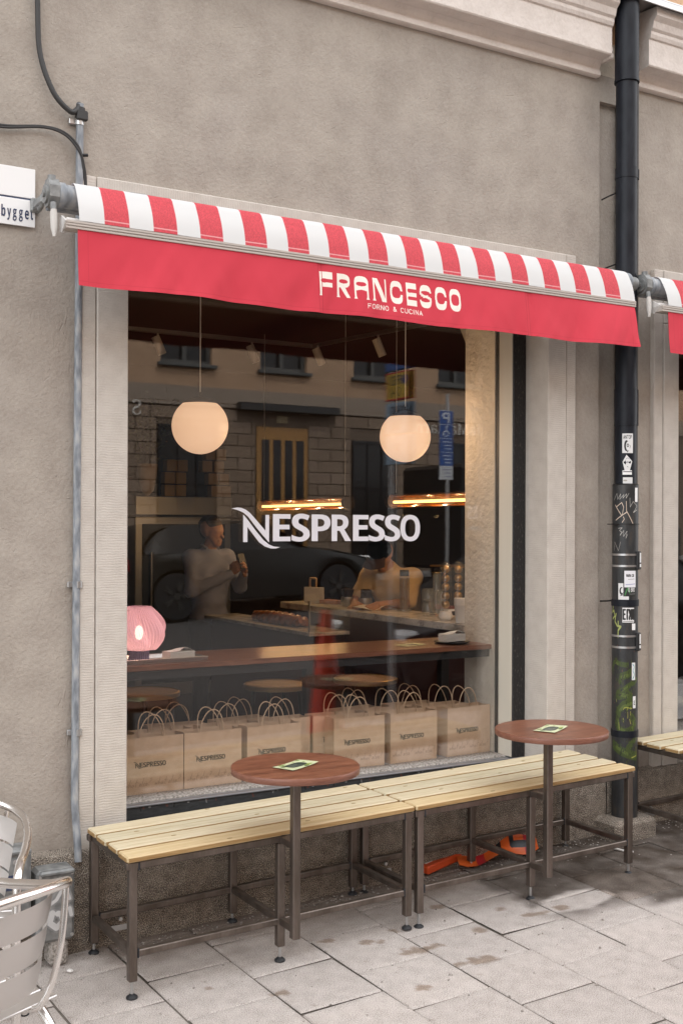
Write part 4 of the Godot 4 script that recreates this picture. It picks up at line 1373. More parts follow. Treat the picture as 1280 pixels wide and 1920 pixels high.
func build_left_wall() -> void:
	var c := thing("conduit", "thin grey metal conduit running up the wall left of the café window", "conduit", Vector3(1.212, 0.40, 0.022))
	var b := mb()
	b.tube([Vector3(0.0, 0.0, 0.05), Vector3(0, 0.06, 0.04), Vector3(0.001, 0.2, 0.0), Vector3(0.005, 1.0, 0.0), Vector3(0.012, 2.69, 0.0)], 0.0135, 14)
	part("tube", b, M.conduit, c)
	b = mb()
	b.tube([Vector3(0.012, 2.64, 0.0), Vector3(0.012, 2.675, 0.0)], 0.018, 14)
	b.box(Vector3(0.016, 2.645, 0.012), Vector3(0.04, 0.035, 0.02), 0.004)
	part("cap_sleeve", b, M.cable, c)
	for y in [2.625, 0.975, 0.448]:
		b = mb()
		b.tube([Vector3(0.011, y - 0.012, 0), Vector3(0.011, y + 0.012, 0)], 0.0155, 14)
		b.box(Vector3(-0.014, y, -0.01), Vector3(0.022, 0.02, 0.014), 0.002)
		part("clip", b, M.zinc, c)
	var z := 0.022
	b = mb()
	b.tube(smooth_path([Vector3(1.06, 3.695, z), Vector3(1.062, 3.64, z), Vector3(1.071, 3.429, z), Vector3(1.08, 3.244, z), Vector3(1.124, 3.112, z + 0.01), Vector3(1.181, 3.053, z + 0.015), Vector3(1.207, 3.06, z + 0.012), Vector3(1.222, 3.09, z)]), 0.0095, 10)
	single("power_cable", b, M.cable, "thick black cable hanging in a loop down to the conduit top", "cable")
	for k in 2:
		b = mb()
		var o := k * 0.012
		b.tube(smooth_path([Vector3(-1.6, 3.12 - o, z), Vector3(-0.2, 3.10 - o * 0.3, z), Vector3(0.45, 3.035 - o * 0.3, z), Vector3(0.70, 3.00 - o * 0.5, z), Vector3(0.80, 2.972 - o, z), Vector3(0.95, 2.965 - o * 0.6, z), Vector3(1.09, 2.986 - o * 0.3, z), Vector3(1.165, 2.975 - o * 0.6, z + 0.01), Vector3(1.215, 2.93 - o, z + 0.016), Vector3(1.231 + o * 0.4, 2.87, z + 0.01), Vector3(1.243 + o * 0.4, 2.78, z), Vector3(1.242 + o * 0.4, 2.5, z)]), 0.0045, 8)
		single("thin_cable", b, M.cable, "%s of two thin dark cables sweeping in from the left edge to the conduit" % ["upper", "lower"][k], "cable", "thin cables")
	b = mb()
	b.tube([Vector3(1.220, 2.905, 0.028), Vector3(1.250, 2.908, 0.034)], 0.006, 8)
	single("cable_tie", b, M.black, "black tie holding thin cables to the grey conduit", "cable tie")
	# enamel plates
	b = mb()
	b.box(Vector3(0.0, 0.053, 0.0), Vector3(0.30, 0.104, 0.004), 0.0015)
	single("enamel_plate", b, M.enamel, "blank white enamel plate on the wall, cut by the left edge", "sign", "", Vector3(0.918, 2.727, 0.012))
	var s := thing("name_plate", "white enamel plate reading bygget in black letters", "sign", Vector3(0.918, 2.628, 0.012))
	b = mb()
	b.box(Vector3(0.0, 0.047, 0.0), Vector3(0.30, 0.094, 0.004), 0.0015)
	part("plate", b, M.enamel, s)
	b = mb()
	b.box(Vector3(0.0, 0.0965, -0.001), Vector3(0.29, 0.006, 0.003))
	part("dark_strip", b, M.sign_blue, s)
	b = mb()
	var at := [["b", 0.0, 0.014, 0.0, 0.041], ["y", 0.020, 0.0335, -0.011, 0.030], ["g", 0.039, 0.0525, -0.011, 0.031], ["g", 0.060, 0.0735, -0.011, 0.031], ["e", 0.081, 0.0945, 0.0, 0.031], ["t", 0.100, 0.109, 0.0, 0.039]]
	for q in at:
		text_into(b, q[0], 0.033 + q[1], 0.033 + q[2], 0.026 + q[3], 0.026 + q[4], 0.0028, true)
	part("lettering", b, M.sign_blue, s)
	# meter boxes
	for k in 2:
		var g := thing("cable_box", ["weathered grey metal cable box with white spray paint, next to the bench", "weathered grey metal cable box at the left edge with a small window"][k], "electrical box", Vector3(1.113 if k == 0 else 0.965, 0.08 if k == 0 else 0.16, 0.055))
		var w := 0.134 if k == 0 else 0.13
		var h := 0.25
		var y0 := 0.076 if k == 0 else 0.085
		b = mb()
		b.box(Vector3(0, y0 + h * 0.5, 0.045), Vector3(w, h, 0.085), 0.012)
		b.box(Vector3(0.004, y0 + h - 0.01, 0.05), Vector3(w * 0.9, 0.018, 0.098), 0.006)
		part("housing", b, M.grey_cast, g)
		b = mb()
		b.box(Vector3(0.0, y0 + h * 0.65, 0.089), Vector3(w * 0.76, h * 0.46, 0.004), 0.0015)
		part("lid", b, M.grey_cast, g)
		for e in [[-1, 0.08], [1, 0.08], [-1, 0.93], [1, 0.93]]:
			b = mb()
			b.tube([Vector3(e[0] * w * 0.41, y0 + h * e[1], 0.086), Vector3(e[0] * w * 0.41, y0 + h * e[1], 0.0915)], 0.006, 8)
			part("screw", b, M.zinc, g)
		if k == 0:
			b = mb()
			b.box(Vector3(0.012, 0.036, 0.045), Vector3(0.066, 0.085, 0.08), 0.01)
			part("cable_stub", b, M.sill, g)
			var im := Image.create(128, 256, false, Image.FORMAT_RGBA8)
			im.fill(Color(0.8, 0.8, 0.8, 0))
			var wh := Color(0.78, 0.78, 0.78, 1)
			var ww := Color(0.72, 0.72, 0.72, 0.45)
			for q in [[[Vector2(44, 150), Vector2(34, 190), Vector2(60, 216), Vector2(86, 190), Vector2(80, 160), Vector2(66, 156)], 30], [[Vector2(96, 30), Vector2(60, 96), Vector2(40, 110)], 20], [[Vector2(90, 30), Vector2(110, 100)], 18], [[Vector2(110, 140), Vector2(116, 170)], 20]]:
				stroke(im, q[0], q[1] + 8.0, ww)
				stroke(im, q[0], q[1] - 6.0, wh)
			var pm := mat(Color.WHITE, 0.8)
			pm.albedo_texture = tex(im)
			pm.transparency = BaseMaterial3D.TRANSPARENCY_ALPHA
			b = mb()
			b.quad(Vector3(-0.055, y0 + 0.02, 0.0932), Vector3(0.062, y0 + 0.02, 0.0932), Vector3(0.062, y0 + 0.225, 0.0932), Vector3(-0.055, y0 + 0.225, 0.0932), Vector3(0, 0, 1), Vector2(0, 1), Vector2(1, 1), Vector2(1, 0), Vector2(0, 0))
			part("spray_paint", b, pm, g, "white spray paint mark")
		else:
			b = mb()
			b.box(Vector3(0.0, y0 + h * 0.56, 0.0915), Vector3(0.062, 0.05, 0.003))
			part("small_window", b, M.sign_blue, g)
			b = mb()
			b.tube([Vector3(0.01, y0 + h * 0.83, 0.088), Vector3(0.01, y0 + h * 0.83, 0.094)], 0.010, 10)
			part("lock", b, M.zinc, g)
			b = mb()
			b.box(Vector3(0.0, 0.036, 0.03), Vector3(0.05, 0.10, 0.05), 0.006)
			part("cable_stub", b, M.sill, g)


# ---------------------------------------------------------------- benches, tables, chairs
const SLOPE := 0.0275


func build_benches() -> void:
	# local origin: left end, front edge of the slats, at the ground
	var gy := ground_y(1.238, 0.48)
	var o := thing("slat_bench", "left slatted pine bench on a dark steel frame under the window", "bench", Vector3(1.238, gy, 0.506), 0, "slatted pine benches along the front")
	var top := 0.519 - gy
	var L := 1.112
	var ht := 0.020
	var knots := [[0.33, 0, 0.02], [0.72, 3, 0.03], [0.94, 3, 0.07], [0.2, 1, 0.05], [0.52, 2, 0.02], [0.62, 0, 0.06], [0.41, 3, 0.08], [0.85, 1, 0.06], [0.12, 2, 0.06]]
	for k in 4:
		var z := -0.0495 - k * 0.1105
		var b := mb()
		var dz := 0.0
		b.bar(Vector3(0.0 + 0.003 * (k % 2), top - ht * 0.5, z), Vector3(L, top - ht * 0.5 + SLOPE * L, z + dz), 0.0885, ht, Vector3.UP, 0.005)
		var s := part("slat", b, [M.pine_warm, M.pine, M.pine_pale, M.pine][k], o)
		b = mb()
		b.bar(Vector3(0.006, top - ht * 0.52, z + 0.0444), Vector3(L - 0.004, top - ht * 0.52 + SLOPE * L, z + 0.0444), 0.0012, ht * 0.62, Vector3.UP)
		part("slat_edge", b, M.pine_edge, s)  # warm sawn edge, darkened so the gaps between slats read as shaded
		b = mb()
		b.box(Vector3(0.0028 if k % 2 else -0.0002, top - ht * 0.52, z), Vector3(0.0012, ht * 0.62, 0.078))
		part("end_grain", b, M.pine_edge, s)
		for q in knots:
			if q[1] == k:
				var kb := mb()
				kb.lathe([Vector2(0.0, 0.0012), Vector2(0.006, 0.0006), Vector2(0.008, -0.001)], 10, Transform3D(Basis.from_scale(Vector3(1.6, 1, 0.8)), Vector3(q[0] * L, top + SLOPE * q[0] * L, z + 0.05 - q[2])))
				part("knot", kb, M.knot, s)
	var W := 0.0285
	var yt := top - ht
	for zi in 2:
		var z := -0.023 if zi == 0 else -0.412
		var b := mb()
		b.bar(Vector3(0.0, yt - 0.013, z), Vector3(L, yt - 0.013 + SLOPE * L, z), W, 0.024, Vector3.UP, 0.003)
		part("seat_rail", b, M.steel, o)
		b = mb()
		b.bar(Vector3(0.04, 0.146, z), Vector3(L - 0.04, 0.146 + SLOPE * (L - 0.08), z), W * 0.86, 0.023, Vector3.UP, 0.003)
		part("lower_rail", b, M.steel, o)
		for xi in 3:
			var x: float = [0.024, 0.560, L - 0.024][xi]
			var sl := SLOPE * x
			b = mb()
			b.span(Vector3(x - W * 0.5, 0.056 + sl, z - W * 0.5), Vector3(x + W * 0.5, yt - 0.001 + sl - (0.0255 if xi == 1 else 0.0), z + W * 0.5), 0.003)
			var leg := part("leg", b, M.steel, o)
			b = mb()
			var gl := ground_y(1.238 + x, 0.506 + z) - gy
			b.tube([Vector3(x, gl + 0.012, z), Vector3(x, 0.058 + sl, z)], 0.0055, 10)
			part("foot_bolt", b, M.zinc, leg)
			b = mb()
			b.lathe([Vector2(0.0, gl + 0.016), Vector2(0.007, gl + 0.015), Vector2(0.014, gl + 0.010), Vector2(0.019, gl + 0.006), Vector2(0.019, gl + 0.001), Vector2(0.0, gl + 0.001)], 16, Transform3D(Basis.IDENTITY, Vector3(x, 0, z)))
			part("foot_disc", b, M.black_rubber, leg)
			if xi != 1:
				var e := 1.0 if xi == 0 else -1.0
				b = mb()
				b.span(Vector3(x + e * W * 0.5, yt - 0.028 + sl, z + W * 0.5 - 0.003), Vector3(x + e * (W * 0.5 + 0.008), yt - 0.002 + sl, z + W * 0.5 + 0.0015), 0.003)
				b.span(Vector3(x + e * W * 0.5, 0.130 + sl, z + W * 0.5 - 0.006), Vector3(x + e * (W * 0.5 + 0.007), 0.162 + sl, z + W * 0.5 - 0.001), 0.003)
				part("weld", b, M.weld, leg)
	for xi in 3:
		var x: float = [0.024, 0.560, L - 0.024][xi]
		var sl := SLOPE * x
		var b := mb()
		b.bar(Vector3(x, 0.146 + sl, -0.041), Vector3(x, 0.146 + sl, -0.394), 0.024, 0.023, Vector3.UP, 0.003)
		part("cross_rail", b, M.steel, o)
		b = mb()
		b.bar(Vector3(x, yt - 0.013 + sl, -0.041), Vector3(x, yt - 0.013 + sl, -0.394), 0.027, 0.0225, Vector3.UP, 0.003)
		part("cross_rail", b, M.steel, o)
	# perforated strap on the back rail
	var sb := mb()
	sb.span(Vector3(0.085, 0.085, -0.4085), Vector3(0.15, 0.105, -0.406))
	sb.tube([Vector3(0.115, 0.13, -0.40), Vector3(0.115, 0.13, -0.39)], 0.007, 8)
	part("strap", sb, M.zinc, o)
	dup(o, "right slatted pine bench on a dark steel frame, ending beside the drainpipe", Vector3(2.356, gy + SLOPE * 1.118, 0.506), 0)
	dup(o, "third slatted pine bench, cut by the right edge, beyond the drainpipe", Vector3(3.873, gy + SLOPE * 2.635 - 0.006, 0.506 - 0.03), 0)


func leaflet_mat() -> StandardMaterial3D:
	var im := Image.create(192, 128, false, Image.FORMAT_RGB8)
	im.fill(lin(0.60, 0.64, 0.40))
	var rg := RandomNumberGenerator.new()
	rg.seed = 12
	for k in 16:
		var c: Color = [lin(0.16, 0.24, 0.05), lin(0.30, 0.38, 0.08), lin(0.62, 0.66, 0.45), lin(0.07, 0.12, 0.03)][k % 4]
		var p := Vector2(rg.randf_range(4, 188), rg.randf_range(4, 124))
		fill_poly(im, oval(p.x, p.y, rg.randf_range(6, 26), rg.randf_range(5, 16), 14), c)
	fill_poly(im, oval(98, 64, 58, 36, 30, 3.2), lin(0.03, 0.045, 0.035))
	for k in 5:
		stroke(im, [Vector2(56, 46 + k * 9), Vector2(rg.randf_range(110, 142), 46 + k * 9)], 2.4, lin(0.30, 0.33, 0.30))
	var m := mat(Color.WHITE, 0.3)
	m.albedo_texture = tex(im)
	return m


func build_tables() -> void:
	var lm := leaflet_mat()
	var spots := [[1.800, 0.590, 0.775, 1.800, "round red-brown table fixed to the left bench"], [2.928, 0.590, 0.800, 2.912, "round red-brown table fixed to the right bench, near the drainpipe"]]
	for q in spots:
		var y0 := ground_y(q[0], q[1])
		var t := thing("round_table", q[4], "table", Vector3(q[0], y0, q[1]), 0, "round bench tables")
		var h: float = q[2] - y0
		var px: float = q[3] - q[0]
		var b := mb()
		b.lathe([Vector2(0.0, h), Vector2(0.2165, h)], 64)
		b.lathe([Vector2(0.2165, h), Vector2(0.218, h - 0.0012)], 64)
		b.lathe([Vector2(0.217, h - 0.0225), Vector2(0.0, h - 0.0225)], 64)
		part("table_top", b, M.mahogany, t)
		b = mb()
		b.lathe([Vector2(0.217, h - 0.0225), Vector2(0.2185, h - 0.021), Vector2(0.2185, h - 0.002), Vector2(0.218, h - 0.0012)], 64)
		part("edge_band", b, M.mahogany_edge, t)
		b = mb()
		b.span(Vector3(px - 0.0145, 0.115, -0.0145), Vector3(px + 0.0145, h - 0.023, 0.0145), 0.003)
		part("post", b, M.steel, t)
		b = mb()
		b.span(Vector3(px - 0.08, h - 0.029, -0.08), Vector3(px + 0.08, h - 0.0226, 0.08))
		part("top_plate", b, M.steel, t)
		var sl: float = SLOPE * (q[0] - 1.238)
		for yy in [0.519 - 0.020 - 0.013 + sl - y0, ground_y(1.238, 0.48) + 0.146 + sl - y0]:
			b = mb()
			b.span(Vector3(px - 0.012, yy - 0.012, 0.502 - q[1] - 0.006), Vector3(px + 0.012, yy + 0.012, -0.0145), 0.002)
			part("arm", b, M.steel, t)
	# leaflets lying on the tops
	for q in [[1.795, 0.776, 0.60, 0.46, "green leaflet lying on the left bench's round table"], [2.915, 0.801, 0.60, 0.50, "green leaflet lying on the right bench's round table"]]:
		var b := mb()
		b.grid(8, 3, func(u, v): return Vector3((u - 0.5) * 0.148, 0.0008 + 0.004 * pow(abs(u - 0.45) * 1.6, 3) + 0.003 * u * v, (v - 0.5) * 0.088), Vector3.UP)
		single("leaflet", b, lm, q[4], "leaflet", "leaflets on the bench tables", Vector3(q[0], q[1], q[2]), q[3])


func chair_path(keys: Array, n := 7) -> Array:
	return smooth_path(keys, n)


func build_chairs() -> void:
	var c := thing("bistro_chair", "aluminium bistro armchair nearest the camera, seen from behind at the left edge", "chair", Vector3.ZERO, 0, "aluminium bistro chairs")
	var r := 0.0125
	var b := mb()
	b.tube(chair_path([Vector3(0.235, 0.0, 0.21), Vector3(0.235, 0.30, 0.205), Vector3(0.235, 0.54, 0.20), Vector3(0.238, 0.60, 0.155), Vector3(0.243, 0.615, 0.06), Vector3(0.240, 0.635, -0.06), Vector3(0.215, 0.665, -0.15), Vector3(0.14, 0.69, -0.215), Vector3(0.0, 0.70, -0.24), Vector3(-0.14, 0.69, -0.215), Vector3(-0.215, 0.665, -0.15), Vector3(-0.240, 0.635, -0.06), Vector3(-0.243, 0.615, 0.06), Vector3(-0.238, 0.60, 0.155), Vector3(-0.235, 0.54, 0.20), Vector3(-0.235, 0.30, 0.205), Vector3(-0.235, 0.0, 0.21)]), r, 14)
	part("arm_tube", b, M.alu, c)
	for e in [-1.0, 1.0]:
		b = mb()
		b.tube(chair_path([Vector3(e * 0.215, 0.0, -0.27), Vector3(e * 0.21, 0.16, -0.19), Vector3(e * 0.20, 0.33, -0.11), Vector3(e * 0.20, 0.385, 0.0), Vector3(e * 0.205, 0.39, 0.18)]), r, 12)
		part("rear_leg", b, M.alu, c)
		for q in [[0.215, -0.2705, 0.2145, -0.26], [0.235, 0.21, 0.235, 0.21]]:
			b = mb()
			b.tube([Vector3(e * q[0], -0.002, q[1]), Vector3(e * q[2], 0.02, q[3])], r * 1.12, 12)
			part("foot_cap", b, M.black_rubber, c)
		b = mb()
		b.tube(chair_path([Vector3(e * 0.165, 0.675, -0.205), Vector3(e * 0.15, 0.55, -0.205), Vector3(e * 0.135, 0.43, -0.175), Vector3(e * 0.13, 0.385, -0.10), Vector3(e * 0.13, 0.38, 0.18)]), 0.008, 10)
		part("back_stay", b, M.alu, c)
	for q in [[Vector3(-0.2, 0.2, -0.172), Vector3(0.2, 0.2, -0.172)], [Vector3(-0.235, 0.2, 0.206), Vector3(-0.208, 0.18, -0.18)], [Vector3(0.235, 0.2, 0.206), Vector3(0.208, 0.18, -0.18)]]:
		b = mb()
		b.tube(q, 0.007, 8)
		part("brace", b, M.alu, c)
	for k in 3:
		b = mb()
		var y0 := 0.600 - k * 0.074
		b.grid(28, 4, func(u, v):
			var a: float = (u - 0.5) * 2.0
			var sc: float = 1.0 - 0.055 * (k + 1.0 - v)
			var t: float = a * 1.18
			return Vector3(sin(t) * 0.222 * sc, y0 + 0.067 * v - 0.012 * pow(abs(a), 2.5), -0.025 - cos(t) * 0.205 * sc - 0.003 * sin(v * PI)), Vector3(0, 0, -1))
		part("back_slat", b, M.alu_brushed, c)
	for k in 6:
		b = mb()
		var z := 0.17 - k * 0.056
		b.bar(Vector3(-0.205, 0.397, z), Vector3(0.205, 0.397, z), 0.05, 0.006, Vector3.UP, 0.002)
		part("seat_slat", b, M.alu_brushed, c)
	c.position = Vector3(0.55, ground_y(0.55, 1.18) + 0.005, 1.18)
	c.rotation.y = deg_to_rad(206)
	c.scale = Vector3.ONE * 1.05
	dup(c, "aluminium bistro armchair farther along the wall, behind the nearest one", Vector3(0.645, ground_y(0.645, 0.584) + 0.004, 0.584), deg_to_rad(-20)).scale = Vector3.ONE


func build_litter() -> void:
	# orange plastic barrier crumpled under the right bench
	var im := Image.create(256, 128, false, Image.FORMAT_RGB8)
	im.fill(lin(0.72, 0.13, 0.02))
	im.fill_rect(Rect2i(60, 0, 26, 128), lin(0.48, 0.02, 0.03))
	im.fill_rect(Rect2i(214, 0, 22, 128), lin(0.48, 0.02, 0.03))
	var ink := lin(0.012, 0.014, 0.02)
	pen_text(im, "TE", 108, 104, 66, 14, ink)
	var om := mat(Color.WHITE, 0.42)
	om.albedo_texture = tex(im)
	var at := Vector3(2.98, ground_y(2.98, 0.02), 0.02)
	var o := thing("plastic_barrier", "crumpled orange plastic barrier lying under the right bench", "plastic barrier", at)
	var b := mb()
	b.bar(Vector3(-0.30, 0.014, 0.045), Vector3(0.0, 0.045, -0.02), 0.075, 0.035, Vector3.UP, 0.006)
	part("board", b, mat(lin(0.66, 0.085, 0.018), 0.45), o)
	b = mb()
	b.bar(Vector3(-0.28, 0.034, 0.037), Vector3(-0.03, 0.0605, -0.018), 0.016, 0.003, Vector3.UP)
	part("reflective_strip", b, M.enamel, o)
	b = mb()
	b.grid(20, 12, func(u, v):
		var x: float = lerp(-0.13, 0.30, u)
		var z: float = lerp(-0.10, 0.11, v)
		var y: float = 0.025 + 0.065 * exp(-pow((z + 0.03 - 0.25 * x) / 0.06, 2)) + 0.016 * sin(u * 9.0 + v * 3.0)
		return Vector3(x + 0.03 * sin(v * 4.0), y, z), Vector3.UP)
	part("sheet", b, om, o)
	b = mb()
	b.grid(16, 16, func(u, v):
		var a: float = lerp(-0.3, 3.6, v)
		var c: Vector3 = Vector3(0.24, 0.05, -0.08) + Vector3(0.11, -0.005, 0.03) * u
		return c + Vector3(-0.015 * sin(a), 0.052 * sin(a), 0.06 * cos(a)) * (1.0 - 0.15 * u), Vector3(0, 1, 0.6))
	part("curled_flap", b, om, o)
	b = mb()
	b.tube(smooth_path([Vector3(3.557, 0, 0.175), Vector3(3.592, 0, 0.225), Vector3(3.612, 0, 0.29), Vector3(3.636, 0, 0.322)].map(func(p): return Vector3(p.x, ground_y(p.x, p.z) + 0.006, p.z))), 0.0045, 8)
	single("plastic_strip", b, M.paper, "thin white plastic strip on the paving by the right bench leg", "litter")
	b = mb()
	b.box(Vector3(0, 0.006, 0), Vector3(0.016, 0.010, 0.022), 0.004)
	single("paper_scrap", b, M.paper, "tiny white scrap on the paving near the cable boxes", "litter", "", Vector3(1.145, ground_y(1.145, 0.2) + 0.001, 0.2), 0.5)
	b = mb()
	b.box(Vector3(0, 0.004, 0), Vector3(0.016, 0.007, 0.012), 0.003)
	single("paper_scrap", b, M.paper, "tiny white scrap in a paving joint below the third bench", "litter", "", Vector3(3.74, ground_y(3.74, 0.19) + 0.001, 0.19), 0.5)
	# grit and dry bits along the wall and in the joints
	var mm := MultiMesh.new()
	mm.transform_format = MultiMesh.TRANSFORM_3D
	b = mb()
	b.box(Vector3.ZERO, Vector3(0.006, 0.004, 0.007), 0.0015)
	mm.mesh = b.mesh()
	var rg := RandomNumberGenerator.new()
	rg.seed = 31
	mm.instance_count = 900
	for i in 900:
		var x := rg.randf_range(0.9, 4.6)
		var z: float = 0.075 + abs(rg.randfn(0.0, 0.06)) if i < 650 else rg.randf_range(0.1, 1.3)
		var s := rg.randf_range(0.3, 1.3)
		mm.set_instance_transform(i, Transform3D(Basis(Vector3.UP, rg.randf() * TAU).scaled(Vector3.ONE * s), Vector3(x, ground_y(x, z) + 0.002, z)))
	var mi := MultiMeshInstance3D.new()
	mi.name = "grit"
	mi.multimesh = mm
	mi.material_override = M.sill
	add_child(mi)
	mi.set_meta("kind", "stuff")
	mi.set_meta("label", "loose grit scattered on the paving along the wall")


# ---------------------------------------------------------------- what stands in and behind the shop window
func logo_shapes() -> Array:
	# the N with its long swash, in units of cap height; x from 0 to 1.37
	var stem := PackedVector2Array([Vector2(0.0, 0.0), Vector2(0.147, 0.0), Vector2(0.147, 0.55), Vector2(0.38, 0.23), Vector2(0.56, -0.01), Vector2(0.765, -0.163), Vector2(0.97, -0.236), Vector2(1.15, -0.24), Vector2(1.31, -0.19), Vector2(1.09, -0.168), Vector2(0.91, -0.095), Vector2(0.706, 0.073), Vector2(0.44, 0.41), Vector2(0.147, 0.815), Vector2(0.0, 1.0)])
	var swash := PackedVector2Array([Vector2(-0.41, 1.21), Vector2(-0.206, 1.25), Vector2(-0.06, 1.235), Vector2(0.09, 1.17), Vector2(0.23, 1.06), Vector2(0.38, 0.89), Vector2(0.78, 0.41), Vector2(0.78, 0.99), Vector2(0.91, 0.99), Vector2(0.91, -0.017), Vector2(0.62, 0.326), Vector2(0.38, 0.635), Vector2(0.176, 0.916), Vector2(0.0, 1.07), Vector2(-0.176, 1.15), Vector2(-0.3, 1.185)])
	return [stem, swash]


const CAPS := [["E", 270.0, 378.0], ["S", 385.0, 498.0], ["P", 510.0, 630.0], ["R", 638.0, 765.0], ["E", 777.0, 880.0], ["S", 882.0, 990.0], ["S", 990.0, 1097.0], ["O", 1098.0, 1235.0]]


func build_window_logo() -> void:
	var o := thing("window_lettering", "large white vinyl lettering on the shop window pane", "lettering", Vector3(1.982, 1.521, -0.2116))
	var h := 0.113
	var shapes := logo_shapes()
	var b := mb()
	for s in shapes:
		var q := PackedVector2Array()
		for p in s:
			q.append(p * Vector2(h * 1.148, h))
		b.prism(q, 0.0, 0.0012)
	part("letter", b, M.vinyl, o)
	for q in CAPS:
		var r := fit_text(q[0], 0.002 + (q[1] - 95.0) * 0.000763, 0.002 + (q[2] - 95.0) * 0.000763, 0.001 if q[0] in ["S", "O"] else 0.003, 0.1185 if q[0] in ["S", "O"] else 0.116, 0.001)
		b = mb()
		var am := ArrayMesh.new()
		am.add_surface_from_arrays(Mesh.PRIMITIVE_TRIANGLES, r[0].get_mesh_arrays())
		var tf: Transform3D = r[1]
		tf.basis = tf.basis.scaled(Vector3(1, 1, 0.5))
		b.st.append_from(am, 0, tf)
		part("letter", b, M.vinyl, o)


func small_logo() -> MB:
	# 0.128 m wide, cap height 0.019 m, dark print
	var b := mb()
	var h := 0.0185
	b.xf = Transform3D(Basis.from_scale(Vector3(h * 1.1, h * 1.06, 1.0)), Vector3.ZERO)
	for s in logo_shapes():
		b.prism(s, 0.0, 0.0006)
	b.xf = Transform3D.IDENTITY
	b.st.index()
	for c in CAPS:
		text_into(b, c[0], (c[1] - 95.0) * 0.000112, (c[2] - 95.0) * 0.000112, 0.0, h * 1.06, 0.0003, true)
	return b


func bag_mat() -> StandardMaterial3D:
	var im := ramp(layers(256, [[noise(171, 0.02, 3), 0.4], [noise(172, 0.25, 2), 0.22]]), [[0.1, lin(0.54, 0.37, 0.235)], [0.9, lin(0.66, 0.47, 0.325)]])
	im.resize(640, 512, Image.INTERPOLATE_BILINEAR)
	# faint handwritten line along the foot, twice
	var ink := lin(0.37, 0.25, 0.16)
	for k in 2:
		var x := 30.0 + k * 310
		var s := func(a: Array) -> void:
			var pts := []
			for i in range(0, a.size(), 2):
				pts.append(Vector2(x + a[i] + (430 - a[i + 1]) * 0.28, a[i + 1]))
			stroke(im, pts, 5.0, ink)
		s.call([0, 420, 4, 440, 14, 424, 20, 440, 34, 412])
		s.call([40, 372, 38, 440]); s.call([38, 436, 48, 422, 56, 426, 58, 440])
		s.call([84, 424, 70, 424, 66, 438, 78, 440, 86, 424, 88, 440])
		s.call([108, 378, 104, 438, 112, 440]); s.call([96, 406, 122, 402])
		s.call([146, 430, 160, 426, 158, 418, 148, 420, 146, 438, 164, 436])
		s.call([176, 368, 172, 438])
		s.call([202, 418, 190, 420, 190, 428, 200, 432, 196, 441, 184, 440])
		s.call([212, 430, 226, 426, 224, 418, 214, 420, 212, 438, 230, 436])
		s.call([246, 380, 258, 376, 260, 392, 246, 412]); s.call([242, 436, 243, 438])
	var m := mat(Color.WHITE, 0.85)
	m.albedo_texture = tex(im)
	return m


func handle_arc(b: MB, cx: float, y: float, z: float, w: float, h: float, lean: float) -> void:
	var pts := []
	for i in 15:
		var t := PI * i / 14.0
		pts.append(Vector3(cx - cos(t) * w * 0.5 * (1.0 - 0.1 * sin(t)) + lean * sin(t) * 0.03, y + pow(sin(t), 0.75) * h, z - 0.012 * sin(t)))
	b.tube(pts, 0.0024, 6)


